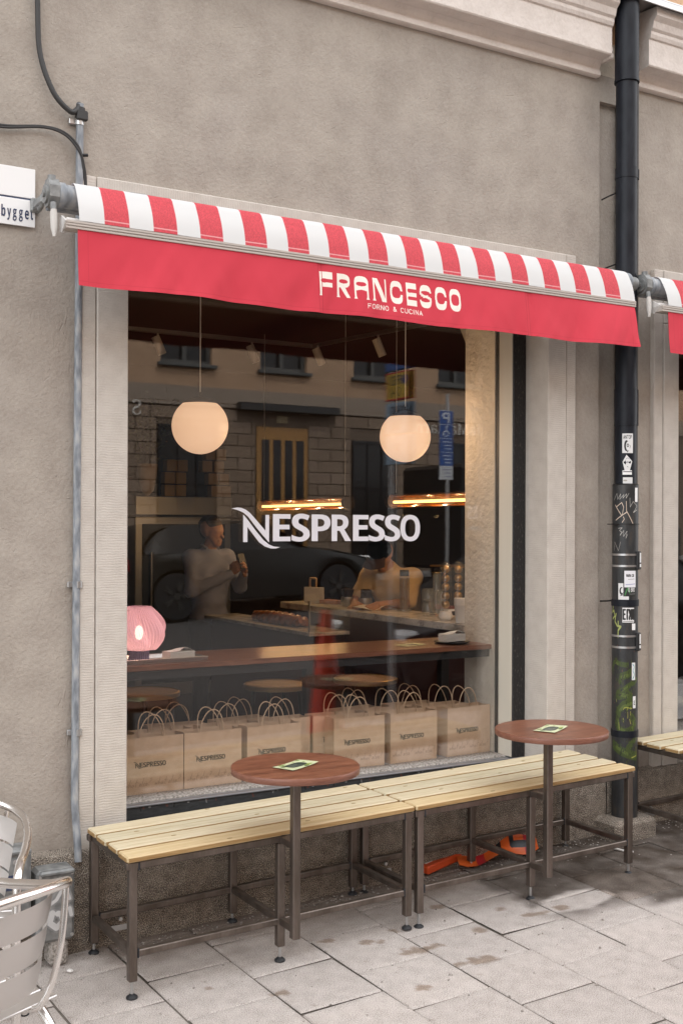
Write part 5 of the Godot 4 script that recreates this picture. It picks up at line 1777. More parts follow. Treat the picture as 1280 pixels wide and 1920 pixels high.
func build_bags() -> void:
	var W := 0.255
	var H := 0.222
	var D := 0.085
	var o := thing("paper_bag", "brown paper carrier bag at the left end of the window row, beside the stone jamb", "paper bag", Vector3.ZERO, 0, "paper carrier bags in the window")
	var b := mb()
	b.grid(10, 8, func(u, v): return Vector3((u - 0.5) * W, H * (1.0 - v), 0.0015 * sin(v * PI) + 0.001 * sin(u * 7.0)), Vector3(0, 0, 1))
	part("front_panel", b, bag_mat(), o)
	b = mb()
	for e in [-1.0, 1.0]:
		b.grid(2, 4, func(u, v): return Vector3(e * (W * 0.5 - 0.012 * sin(u * PI) * (1.0 - v)), H * (1.0 - v), -D * u), Vector3(e, 0, 0))
	b.grid(4, 4, func(u, v): return Vector3((u - 0.5) * W, H * (1.0 - v), -D), Vector3(0, 0, -1))
	b.quad(Vector3(-W / 2, 0.001, 0), Vector3(W / 2, 0.001, 0), Vector3(W / 2, 0.001, -D), Vector3(-W / 2, 0.001, -D), Vector3(0, -1, 0))
	part("side_panel", b, M.kraft, o)
	b = mb()
	handle_arc(b, -0.005, H - 0.01, -0.004, 0.105, 0.095, 0.4)
	part("handle", b, M.kraft, o)
	b = mb()
	handle_arc(b, 0.02, H - 0.02, -D + 0.006, 0.105, 0.105, -0.5)
	part("handle", b, M.kraft, o)
	b = small_logo()
	var lg := part("printed_logo", b, M.print_dark, o)
	lg.position = Vector3(-0.075, 0.105, 0.0027)
	# [x centre, z front, turn, label]
	var row := [[1.875, -0.262, 0.02, "second paper carrier bag from the left in the front row of the window"], [2.157, -0.268, 0.03, "third front paper carrier bag, behind the left round table"], [2.572, -0.262, -0.03, "fourth front paper carrier bag, right of the gap in the row"], [2.857, -0.258, 0.02, "fifth front paper carrier bag, second from the right end"], [3.168, -0.262, 0.05, "paper carrier bag at the right end of the window row, against the window post"]]
	var y := 0.5285
	o.position = Vector3(1.617, y, -0.262)
	for q in row:
		dup(o, q[3], Vector3(q[0], y, q[1]), q[2])
	var back := [[1.70, -0.36, 0.05, "left end bag"], [1.80, -0.45, -0.1, "gap between the first two bags"], [1.99, -0.365, 0.0, "second front bag"], [2.10, -0.455, 0.1, "gap between second and third bags"], [2.26, -0.37, 0.06, "third front bag"], [2.525, -0.362, -0.05, "fourth front bag"], [2.68, -0.452, 0.1, "gap between the fourth and fifth bags"], [2.80, -0.36, 0.0, "fifth front bag"], [2.98, -0.45, -0.06, "gap left of the last bag"], [3.10, -0.36, 0.03, "right end bag"]]
	for q in back:
		dup(o, "paper carrier bag in the rows behind, at the %s" % q[3] if String(q[3]).begins_with("gap") else "paper carrier bag standing directly behind the %s" % q[3], Vector3(q[0], y, q[1]), q[2])


func build_window_bar() -> void:
	var o := thing("window_counter", "dark red wooden counter running along the inside of the shop window", "counter", Vector3(2.38, 0.06, -0.46))
	var O := Vector3(-2.38, -0.06, 0.46)
	var b := mb()
	b.xf = Transform3D(Basis.IDENTITY, O)
	b.span(Vector3(1.30, 1.012, -0.66), Vector3(3.30, 1.034, -0.262), 0.002)
	part("counter_top", b, M.bar_wood, o)
	b = mb()
	b.xf = Transform3D(Basis.IDENTITY, O)
	b.span(Vector3(1.30, 0.975, -0.31), Vector3(3.30, 1.010, -0.28))
	b.span(Vector3(1.30, 0.975, -0.63), Vector3(3.30, 1.010, -0.60))
	part("frame_rail", b, M.black, o)
	for x in [1.5, 2.50, 3.26]:
		b = mb()
		b.xf = Transform3D(Basis.IDENTITY, O)
		b.span(Vector3(x - 0.022, 0.06, -0.62), Vector3(x + 0.022, 0.975, -0.58))
		part("leg", b, M.black, o)
	# lamp, tray and napkins
	b = mb()
	b.span(Vector3(-0.17, 0.0, -0.07), Vector3(0.17, 0.003, 0.07))
	for e in [-1.0, 1.0]:
		b.bar(Vector3(-0.19, 0.011, e * 0.078), Vector3(0.19, 0.011, e * 0.078), 0.003, 0.018, Vector3(0, 1, e * 0.6))
		b.bar(Vector3(e * 0.178, 0.011, -0.075), Vector3(e * 0.178, 0.011, 0.075), 0.003, 0.018, Vector3(e * 0.6, 1, 0))
	single("metal_tray", b, M.alu_brushed, "shallow metal tray on the window counter under the lilac lamp", "tray", "", Vector3(1.675, 1.035, -0.375))
	for q in [["napkin_stack", Vector3(1.765, 1.0385, -0.365), 0.25, "stack of paper napkins on the metal tray beside the lilac lamp"], ["napkin_stack", Vector3(3.155, 1.046, -0.38), 0.15, "stack of paper napkins on a dark plate at the counter's right end"]]:
		b = mb()
		var t := thing(q[0], q[3], "napkins", q[1], q[2], "napkin stacks on the window counter")
		for k in 12:
			b.box(Vector3(0.001 * sin(k * 2.0), 0.0016 + k * 0.0028, 0.0015 * cos(k * 3.1)), Vector3(0.125, 0.0022, 0.058), 0.0006)
		part("pile", b, M.napkin, t)
		b = mb()
		b.grid(10, 6, func(u, v): return Vector3((u - 0.5) * 0.125, 0.036 + 0.016 * exp(-pow((u - 0.62) / 0.2, 2)) * (0.4 + 0.6 * v), (v - 0.5) * 0.058), Vector3.UP)
		part("top_napkin", b, M.paper, t)
	b = mb()
	b.lathe([Vector2(0, 0.008), Vector2(0.07, 0.008), Vector2(0.085, 0.011), Vector2(0.086, 0.009), Vector2(0.07, 0.0), Vector2(0, 0.0)], 32)
	single("plate", b, M.black, "dark round plate under the napkins at the counter's right end", "plate", "", Vector3(3.155, 1.035, -0.38))
	b = mb()
	b.grid(4, 2, func(u, v): return Vector3((u - 0.5) * 0.14, 0.001 + 0.003 * abs(u - 0.5), (v - 0.5) * 0.085), Vector3.UP)
	single("leaflet", b, leaflet_mat(), "green leaflet lying inside on the window counter near the napkins", "leaflet", "", Vector3(2.93, 1.0355, -0.40), 0.3)
	lamp(Vector3(1.60, 1.0385, -0.38))


func lamp(at: Vector3) -> void:
	var o := thing("table_lamp", "lilac table lamp with a swirled glowing shade on the window counter", "lamp", at)
	var b := mb()
	for k in 28:
		var a := TAU * k / 28
		b.tube([Vector3(cos(a) * 0.037, 0.0, sin(a) * 0.037), Vector3(cos(a) * 0.037, 0.056, sin(a) * 0.037)], 0.0046, 6)
	b.lathe([Vector2(0, 0.0), Vector2(0.037, 0.0), Vector2(0.037, 0.0), Vector2(0.037, 0.056), Vector2(0.037, 0.056), Vector2(0, 0.056)], 28)
	part("ribbed_foot", b, M.lilac_solid, o)
	b = mb()
	var f := func(u: float, v: float) -> Vector3:
		var y: float = lerp(0.048, 0.222, v)
		var pr: float = lerp(0.052, 0.036, v) + 0.056 * pow(sin(clamp(0.06 + v * 0.90, 0, 1) * PI), 0.85)
		var lobe: float = 1.0 + 0.34 * (abs(sin((u * 5.0 - v * 0.75) * PI)) - 0.55) * sin(PI * clamp(v * 0.9 + 0.1, 0, 1))
		var rib: float = 0.0022 * sin((u * 110.0 - v * 9.0) * TAU * 0.5)
		var a := u * TAU
		var rr := pr * lobe + rib
		return Vector3(cos(a) * rr, y, sin(a) * rr)
	b.grid(300, 26, f, Vector3(0, 0, 0.0001))
	part("shade", b, M.lilac, o)
	b = mb()
	b.ball(Vector3(0, 0.115, 0), Vector3(0.017, 0.030, 0.017), 10)
	part("bulb", b, M.bulb, o)
	var l := OmniLight3D.new()
	l.name = "lamp_light"
	l.position = Vector3(0, 0.115, 0)
	l.light_color = lin(1.0, 0.62, 0.42)
	l.light_energy = 0.018
	l.omni_range = 9.0
	l.omni_attenuation = 2.0
	l.light_size = 0.018
	l.shadow_enabled = true
	o.add_child(l)


func pendants() -> void:
	for q in [[2.0, "left glowing white globe pendant hanging behind the window"], [3.098, "right glowing white globe pendant hanging behind the window"]]:
		var o := thing("globe_pendant", q[1], "pendant lamp", Vector3(q[0], 2.034, -0.70), 0, "globe pendants behind the window")
		var b := mb()
		var prof := []
		for i in 27:
			var t: float = lerp(-PI * 0.5, PI * 0.292, i / 26.0)
			prof.append(Vector2(cos(t) * 0.126, sin(t) * 0.126))
		b.lathe(prof, 40)
		part("glass_globe", b, M.globe, o)
		b = mb()
		b.lathe([Vector2(0.079, 0.099), Vector2(0.074, 0.107), Vector2(0.05, 0.120), Vector2(0.012, 0.129), Vector2(0.006, 0.131), Vector2(0.006, 0.15), Vector2(0, 0.15)], 32)
		part("cap", b, M.dark_paint, o)
		b = mb()
		b.tube([Vector3(0, 0.145, 0), Vector3(0, 1.066, 0)], 0.0028, 8)
		part("cord", b, M.napkin, o)
		var l := OmniLight3D.new()
		l.name = "globe_light"
		l.light_color = lin(1.0, 0.66, 0.38)
		l.light_energy = 0.20
		l.omni_range = 12.0
		l.omni_attenuation = 2.0
		l.light_size = 0.1
		l.shadow_enabled = true
		o.add_child(l)


# ---------------------------------------------------------------- inside the café
func build_room() -> void:
	var b := mb()
	b.span(Vector3(0.4, -0.15, -6.2), Vector3(8.6, 0.06, -0.44))
	struct("floor", b, M.floor_in)
	b = mb()
	b.span(Vector3(0.4, 3.1, -6.2), Vector3(8.6, 3.3, -0.44))
	struct("ceiling", b, M.ceiling)
	b = mb()
	b.span(Vector3(0.3, 0.0, -6.3), Vector3(8.7, 3.2, -6.1))
	struct("wall_back", b, M.dark_paint)
	b = mb()
	b.span(Vector3(0.2, 0.0, -6.3), Vector3(0.4, 3.2, -0.44))
	struct("wall_left", b, M.dark_paint)
	b = mb()
	b.span(Vector3(8.6, 0.0, -6.3), Vector3(8.8, 3.2, -0.44))
	struct("wall_right", b, M.dark_paint)
	# marble counter on its dark red front, running away from the window
	var o := thing("marble_counter", "long marble topped serving counter inside with glassware on it", "counter", Vector3(4.05, 0.06, -2.1))
	b = mb()
	b.span(Vector3(-0.33, 0.945, -1.15), Vector3(0.02, 0.99, 1.18), 0.005)
	part("marble_top", b, M.marble, o)
	b = mb()
	b.span(Vector3(-0.22, 0.0, -1.1), Vector3(-0.02, 0.944, 1.12))
	part("counter_front", b, M.red_panel, o)
	o = thing("pastry_counter", "lower marble display counter inside with a braided loaf on it", "counter", Vector3(3.56, 0.06, -3.1))
	b = mb()
	b.span(Vector3(-0.15, 0.835, -0.85), Vector3(0.15, 0.86, 0.85), 0.004)
	part("marble_top", b, M.marble, o)
	b = mb()
	b.span(Vector3(-0.09, 0.0, -0.8), Vector3(0.14, 0.834, 0.8))
	part("counter_front", b, M.red_panel, o)
	b = mb()
	b.span(Vector3(-0.14, 0.861, 0.838), Vector3(0.15, 1.06, 0.846))
	part("glass_screen", b, M.glass_thin, o)
	b = mb()
	b.span(Vector3(-0.15, 0.861, 0.836), Vector3(-0.14, 1.06, 0.848))
	part("screen_edge", b, M.inox, o)
	# braided loaf
	var loaf := thing("braided_loaf", "long glossy braided loaf on the lower marble counter", "bread", Vector3(3.56, 0.921, -2.95))
	var crust := mat(lin(0.34, 0.13, 0.035), 0.35)
	for k in 3:
		b = mb()
		var pts := []
		var rr := []
		for i in 41:
			var t := i / 40.0
			var a := t * TAU * 2.6 + k * TAU / 3.0
			pts.append(Vector3(cos(a) * 0.034, 0.036 + 0.012 * sin(2 * a), (t - 0.5) * 0.72))
			rr.append(0.036 * (0.55 + 0.45 * sin(PI * clamp(t, 0.03, 0.97))))
		b.tube(pts, rr, 10)
		part("strand", b, crust, loaf)
	# paper bag, card and box on the counter end
	b = mb()
	b.box(Vector3(0, 0.05, 0), Vector3(0.05, 0.10, 0.14), 0.002)
	var pb := thing("takeaway_bag", "small kraft takeaway bag with flat handles standing on the serving counter", "paper bag", Vector3(3.92, 1.052, -3.12))
	part("bag_body", b, M.kraft, pb)
	b = mb()
	b.tube(smooth_path([Vector3(0, 0.10, -0.045), Vector3(0, 0.15, -0.045), Vector3(0, 0.165, -0.035), Vector3(0, 0.165, 0.035), Vector3(0, 0.15, 0.045), Vector3(0, 0.10, 0.045)]), 0.008, 6)
	part("handle", b, M.kraft, pb)
	b = mb()
	b.box(Vector3(0, 0.055, 0), Vector3(0.012, 0.11, 0.16), 0.001)
	single("menu_card", b, M.paper, "white menu card standing in front of the takeaway bag", "card", "", Vector3(3.85, 1.052, -2.98), 0.5)
	b = mb()
	b.box(Vector3(0, 0.012, 0), Vector3(0.10, 0.024, 0.16), 0.002)
	single("flat_box", b, mat(lin(0.48, 0.25, 0.22), 0.7), "flat pinkish box lying on the serving counter", "box", "", Vector3(3.93, 1.052, -2.86), 0.3)
	# jars with sachets
	for q in [[3.90, -2.60, "left steel jar of dark sachets on the serving counter"], [3.94, -2.44, "right steel jar of dark sachets on the serving counter"]]:
		var j := thing("sachet_jar", q[2], "jar", Vector3(q[0], 1.052, q[1]), 0, "sachet jars")
		b = mb()
		b.lathe([Vector2(0, 0), Vector2(0.04, 0), Vector2(0.048, 0.03), Vector2(0.045, 0.062), Vector2(0.042, 0.062), Vector2(0.04, 0.01)], 20)
		part("jar_body", b, M.inox, j)
		b = mb()
		var rg := RandomNumberGenerator.new()
		rg.seed = int(q[0] * 100)
		for i in 18:
			var a := rg.randf() * TAU
			var t := Transform3D(Basis(Vector3(cos(a), 0, sin(a)), rg.randf_range(-0.5, 0.5)), Vector3(cos(a) * 0.02, 0.05, sin(a) * 0.02))
			b.box(Vector3(0, 0.03, 0), Vector3(0.022, 0.08, 0.005), 0.0, t)
		part("sachets", b, mat(lin(0.03, 0.02, 0.02), 0.5), j)
	# cloth, carafes, cup stack, bowl
	b = mb()
	b.grid(14, 10, func(u, v): return Vector3((u - 0.5) * 0.24, 0.012 + 0.02 * sin(u * 6.0) * sin(v * 4.0 + 0.5) * (1.0 - abs(u - 0.5)), (v - 0.5) * 0.16), Vector3.UP)
	single("folded_cloth", b, M.napkin, "crumpled white cloth on the serving counter between jars and straws", "cloth", "", Vector3(3.89, 1.055, -2.25))
	var st := thing("straw_holder", "tall glass of pale wooden stirrers with a black top", "straw holder", Vector3(4.0, 1.052, -2.06))
	b = mb()
	for k in 9:
		var a := TAU * k / 9
		b.tube([Vector3(cos(a) * 0.018, 0.004, sin(a) * 0.018), Vector3(cos(a) * 0.022, 0.21, sin(a) * 0.022)], 0.005, 6)
	part("stirrers", b, M.oak, st)
	b = mb()
	b.lathe([Vector2(0.034, 0), Vector2(0.034, 0.22), Vector2(0.032, 0.22), Vector2(0.032, 0.005)], 20)
	part("glass", b, M.glass_thin, st)
	b = mb()
	b.lathe([Vector2(0, 0.0), Vector2(0.05, 0.0), Vector2(0.05, 0.006), Vector2(0, 0.006)], 20)
	part("base", b, M.inox, st)
	b = mb()
	b.lathe([Vector2(0, 0.221), Vector2(0.03, 0.221), Vector2(0.03, 0.26), Vector2(0, 0.262)], 20)
	part("stopper", b, M.black, st)
	for q in [[3.865, -1.60, 0], [3.87, -1.46, 0], [3.97, -1.72, 1]]:
		var t := thing("water_glass", "", "glass", Vector3(q[0], 1.052, q[1] + (0.06 if q[2] else 0.0)), 0, "glassware on the serving counter")
		if q[2] == 0:
			t.set_meta("label", ["left double stack of clear tumblers on the serving counter", "right double stack of clear tumblers beside the carafe"][0 if q[1] < -1.5 else 1])
			for k in 2:
				b = mb()
				b.lathe([Vector2(0, 0.002), Vector2(0.03, 0.002), Vector2(0.037, 0.02), Vector2(0.037, 0.07), Vector2(0.028, 0.085), Vector2(0.026, 0.083), Vector2(0.034, 0.068), Vector2(0.034, 0.02), Vector2(0, 0.012)], 24, Transform3D(Basis.IDENTITY, Vector3(0, k * 0.082, 0)))
				part("tumbler", b, M.glass_thin, t)
		else:
			t.set_meta("label", "clear glass carafe with a long straight neck on the serving counter")
			b = mb()
			b.lathe([Vector2(0, 0.002), Vector2(0.045, 0.002), Vector2(0.05, 0.03), Vector2(0.045, 0.11), Vector2(0.022, 0.16), Vector2(0.022, 0.25), Vector2(0.028, 0.262), Vector2(0.025, 0.26), Vector2(0.019, 0.25), Vector2(0.019, 0.16), Vector2(0.04, 0.11), Vector2(0.045, 0.03), Vector2(0, 0.01)], 24)
			part("carafe", b, M.glass_thin, t)
			b = mb()
			b.lathe([Vector2(0.0285, 0.256), Vector2(0.0285, 0.262), Vector2(0.025, 0.262)], 24)
			part("rim", b, M.brass, t)
	var d := thing("capsule_dispenser", "clear column dispenser filled with brown balls at the counter end", "dispenser", Vector3(3.80, 1.052, -1.33))
	b = mb()
	for k in 2:
		b.lathe([Vector2(0.034, 0.06), Vector2(0.034, 0.30), Vector2(0.02, 0.33), Vector2(0, 0.335)], 20, Transform3D(Basis.IDENTITY, Vector3(k * 0.09, 0, 0)))
	part("tubes", b, M.glass_thin, d)
	for k in 2:
		for i in 5:
			b = mb()
			b.ball(Vector3(k * 0.09, 0.09 + i * 0.05, 0), Vector3.ONE * 0.024, 8)
			part("ball", b, M.brass, d)
	b = mb()
	b.lathe([Vector2(0, 0), Vector2(0.03, 0), Vector2(0.042, 0.02), Vector2(0.034, 0.05), Vector2(0, 0.05)], 20)
	b.span(Vector3(0.0, 0.05, -0.02), Vector3(0.09, 0.06, 0.02))
	part("foot", b, M.enamel, d)
	b = mb()
	for k in 9:
		b.lathe([Vector2(0.026, 0.0), Vector2(0.036, 0.10), Vector2(0.038, 0.102), Vector2(0.035, 0.104), Vector2(0.025, 0.003)], 24, Transform3D(Basis.IDENTITY, Vector3(0, k * 0.0045, 0)))
	single("cup_stack", b, M.enamel, "stack of white paper cups at the near end of the serving counter", "cups", "", Vector3(3.752, 1.052, -1.12))
	var cm := thing("coffee_machine", "dark blue coffee machine behind the glassware on a back unit", "coffee machine", Vector3(4.42, 0.06, -1.62))
	b = mb()
	b.span(Vector3(-0.2, 0.94, -0.45), Vector3(0.2, 1.27, 0.5), 0.02)
	part("casing", b, M.navy, cm)
	b = mb()
	b.span(Vector3(-0.21, 1.272, -0.46), Vector3(0.21, 1.282, 0.51), 0.003)
	part("top_rim", b, M.brass, cm)
	b = mb()
	b.span(Vector3(-0.205, 1.0, -0.4), Vector3(-0.2005, 1.03, 0.45))
	part("red_line", b, mat(lin(0.3, 0.02, 0.02), 0.5), cm)
	b = mb()
	b.span(Vector3(-0.18, 0.0, -0.44), Vector3(0.25, 0.939, 0.5))
	part("base_unit", b, M.dark_paint, cm)
	# tube lights
	for q in [[-3.35, 1.30, "tube"], [-1.45, 1.32, "tube"]]:
		var o2 := thing("tube_lamp", "%s amber glass tube lamp hanging over the serving counter" % ["farther", "nearer"][0 if q[0] < -2 else 1], "tube lamp", Vector3(3.95, 1.755, q[0]), 0, "tube lamps over the counter")
		var hl: float = q[1] * 0.5
		b = mb()
		b.tube([Vector3(0, 0, -hl), Vector3(0, 0, hl)], 0.041, 18, false)
		part("glass_tube", b, M.amber, o2)
		for k in 8:
			var z: float = lerp(-hl, hl, (k + 0.5) / 8.0)
			b = mb()
			b.box(Vector3(0, -0.008, z), Vector3(0.018, 0.018, q[1] / 8.0 - 0.006), 0.003)
			part("light_strip", b, M.filament, o2)
		b = mb()
		for e in [-1.0, 1.0]:
			b.tube([Vector3(0, 0, e * hl), Vector3(0, 0, e * (hl + 0.035))], 0.048, 20)
		b.span(Vector3(-0.02, 0.03, -hl), Vector3(0.02, 0.042, hl))
		part("end_cap", b, M.dark_paint, o2)
		for e in [-1.0, 1.0]:
			b = mb()
			b.tube([Vector3(0, 0.05, e * hl * 0.96), Vector3(0, 1.345, e * hl * 0.96)], 0.0025, 6)
			part("cord", b, M.napkin, o2)
		for k in 4:
			var l := OmniLight3D.new()
			l.name = "tube_light"
			l.position = Vector3(0, -0.10, lerp(-hl, hl, (k + 0.5) / 4.0))
			l.light_color = lin(1.0, 0.60, 0.26)
			l.light_energy = 0.055
			l.omni_range = 10.0
			l.omni_attenuation = 2.0
			l.light_size = 0.005
			l.shadow_enabled = true
			o2.add_child(l, true)
	# ceiling track with spots
	var tr := thing("light_track", "L-shaped ceiling track with small spotlights, switched off", "track light", Vector3(4.5, 3.1, -4.2))
	b = mb()
	b.span(Vector3(-2.0, -0.03, -0.02), Vector3(0.02, -0.001, 0.02))
	b.bar(Vector3(0.0, -0.016, 0.02), Vector3(0.5, -0.016, 3.0), 0.03, 0.028)
	part("rail", b, M.inox, tr)
	for q in [[-1.35, 0.0], [-0.55, 0.0], [-0.03, 0.15], [0.14, 0.8], [0.3, 1.7]]:
		b = mb()
		b.tube([Vector3(q[0], -0.03, q[1]), Vector3(q[0], -0.09, q[1])], 0.008, 8)
		b.tube([Vector3(q[0] - 0.02, -0.06, q[1]), Vector3(q[0] + 0.03, -0.19, q[1] + 0.02)], 0.033, 16)
		part("spot", b, M.napkin, tr)
	# back wall: fridge, shelf with boxes, door post, plant
	var f := thing("fridge", "tall steel fridge with a glass door at the back of the café", "fridge", Vector3(3.95, 0.06, -5.6))
	b = mb()
	b.span(Vector3(-0.47, 0.0, -0.4), Vector3(0.47, 1.62, 0.0), 0.01)
	b.span(Vector3(-0.47, 1.63, -0.4), Vector3(0.47, 1.80, 0.02), 0.006)
	part("cabinet", b, M.inox, f)
	b = mb()
	b.span(Vector3(-0.40, 0.12, 0.002), Vector3(0.40, 1.55, 0.012))
	part("door_glass", b, M.black, f)
	b = mb()
	b.tube([Vector3(-0.33, 0.5, 0.05), Vector3(-0.33, 1.3, 0.05)], 0.012, 8)
	part("handle", b, M.zinc, f)
	var yel := mat(lin(0.52, 0.30, 0.05), 0.7)
	var pale := mat(lin(0.42, 0.29, 0.17), 0.8)
	var n := 0
	for q in [[3.84, 1.865, 0], [3.95, 1.865, 0], [3.84, 1.98, 0], [3.95, 1.98, 0], [3.86, 2.095, 0], [3.965, 2.095, 0], [4.30, 1.865, 1], [4.40, 1.865, 1], [4.27, 1.98, 1], [4.38, 1.98, 1], [4.21, 2.095, 1], [4.33, 2.095, 1], [4.24, 2.21, 1], [4.35, 2.21, 1]]:
		b = mb()
		b.box(Vector3(0, 0.052, 0), Vector3(0.098, 0.104, 0.10), 0.003)
		b.box(Vector3(0, 0.05, 0.0505), Vector3(0.03, 0.03, 0.001))
		n += 1
		single("storage_box", b, yel if q[2] == 0 else pale, "%s %s carton on top of the fridge" % [["bottom left", "bottom right", "middle left", "middle right", "top left", "top right", "bottom left", "bottom right", "lower middle left", "lower middle right", "upper middle left", "upper middle right", "top left", "top right"][n - 1], "yellow" if q[2] == 0 else "pale brown"], "box", "cartons on the fridge", Vector3(q[0], q[1], -5.72))
	var dp := thing("door_frame", "warm brown wooden door frame at the back left of the café", "door frame", Vector3(3.33, 0.06, -5.9))
	b = mb()
	b.span(Vector3(-0.04, 0, -0.1), Vector3(0.05, 2.5, 0.1), 0.004)
	b.span(Vector3(-0.95, 2.5, -0.1), Vector3(0.05, 2.65, 0.1), 0.004)
	part("frame", b, M.oak, dp)
	var pl := thing("dried_bouquet", "dried branches in a paper wrapped vase at the back of the café", "plant", Vector3(3.56, 1.86, -5.5))
	b = mb()
	b.lathe([Vector2(0.02, 0.0), Vector2(0.06, 0.05), Vector2(0.085, 0.22), Vector2(0.09, 0.28), Vector2(0.07, 0.25)], 12)
	part("vase", b, pale, pl)
	b = mb()
	var rg2 := RandomNumberGenerator.new()
	rg2.seed = 61
	var leaf := mb()
	for k in 16:
		var a := rg2.randf() * TAU
		var sp := rg2.randf_range(0.08, 0.32)
		var h := rg2.randf_range(0.4, 0.75)
		var pts := smooth_path([Vector3(0, 0.2, 0), Vector3(cos(a) * sp * 0.35, 0.2 + h * 0.5, sin(a) * sp * 0.35), Vector3(cos(a) * sp, 0.2 + h, sin(a) * sp)], 4)
		b.tube(pts, 0.004, 5)
		for i in 14:
			var p: Vector3 = pts[rg2.randi_range(3, 8)] + Vector3(rg2.randfn(0, 0.05), rg2.randfn(0, 0.05), rg2.randfn(0, 0.05))
			var d1 := Vector3(rg2.randfn(), rg2.randfn(), rg2.randfn()).normalized() * 0.035
			var d2 := d1.cross(Vector3(rg2.randfn(), rg2.randfn(), rg2.randfn())).normalized() * 0.016
			leaf.quad(p - d1, p + d2, p + d1, p - d2, d1.cross(d2).normalized())
	part("branches", b, M.dark_paint, pl)
	part("leaves", leaf, mat(lin(0.09, 0.075, 0.035), 0.8), pl)
	# stools by the window counter
	var s := thing("bar_stool", "round wooden bar stool with a brass rim, behind the middle of the window counter", "stool", Vector3(2.64, 0.06, -1.19), 0, "bar stools by the window counter")
	b = mb()
	b.lathe([Vector2(0, 0.70), Vector2(0.165, 0.70), Vector2(0.165, 0.718), Vector2(0, 0.722)], 40)
	part("seat", b, M.oak, s)
	b = mb()
	b.lathe([Vector2(0.166, 0.698), Vector2(0.171, 0.70), Vector2(0.171, 0.72), Vector2(0.164, 0.724)], 40)
	part("rim", b, M.brass, s)
	for k in 4:
		var a := TAU * (k + 0.5) / 4
		b = mb()
		b.tube([Vector3(cos(a) * 0.2, 0.0, sin(a) * 0.2), Vector3(cos(a) * 0.12, 0.70, sin(a) * 0.12)], 0.011, 8)
		part("leg", b, M.black, s)
	b = mb()
	var ring := []
	for k in 32:
		ring.append(Vector3(cos(TAU * k / 32) * 0.165, 0.3, sin(TAU * k / 32) * 0.165))
	b.tube(ring, 0.009, 8, false, true)
	part("foot_ring", b, M.zinc, s)
	dup(s, "bar stool standing left of the others, low behind the lamp", Vector3(1.95, 0.06, -1.25), 0.4)
	dup(s, "bar stool standing right of the others, beyond the right round table", Vector3(3.15, 0.06, -1.15), 0.8)
	# in the next window
	var wb := single("flour_sack", mb().box(Vector3(0, 0.10, 0), Vector3(0.16, 0.2, 0.1), 0.03), M.enamel, "white sack with a red mark behind the next window", "sack", "", Vector3(4.55, 0.72, -0.5))
	var mk := mb()
	mk.prism(PackedVector2Array([Vector2(-0.075, 0.06), Vector2(-0.03, 0.06), Vector2(-0.05, 0.13)]), 0.0505, 0.0515)
	part("red_mark", mk, mat(lin(0.5, 0.03, 0.03), 0.6), wb)
	single("window_cabinet", mb().box(Vector3(0, 0.11, 0), Vector3(0.5, 0.19, 0.2), 0.004), mat(lin(0.40, 0.42, 0.44), 0.5), "pale grey cabinet standing in the next window under the white sack", "cabinet", "", Vector3(4.62, 0.528, -0.5))
	single("orange_bag", mb().box(Vector3(0, 0.11, 0), Vector3(0.3, 0.22, 0.15), 0.05), mat(lin(0.45, 0.20, 0.03), 0.5), "orange packet lying behind the white sack in the next window", "packet", "", Vector3(4.75, 0.86, -0.75))


# ---------------------------------------------------------------- people: one continuous skin each, meshed from a distance field
func seg_d(p: Vector3, a: Vector3, b: Vector3, ra: float, rb: float) -> float:
	var ab := b - a
	var t: float = clamp((p - a).dot(ab) / max(ab.length_squared(), 1e-9), 0.0, 1.0)
	return p.distance_to(a + ab * t) - lerp(ra, rb, t)


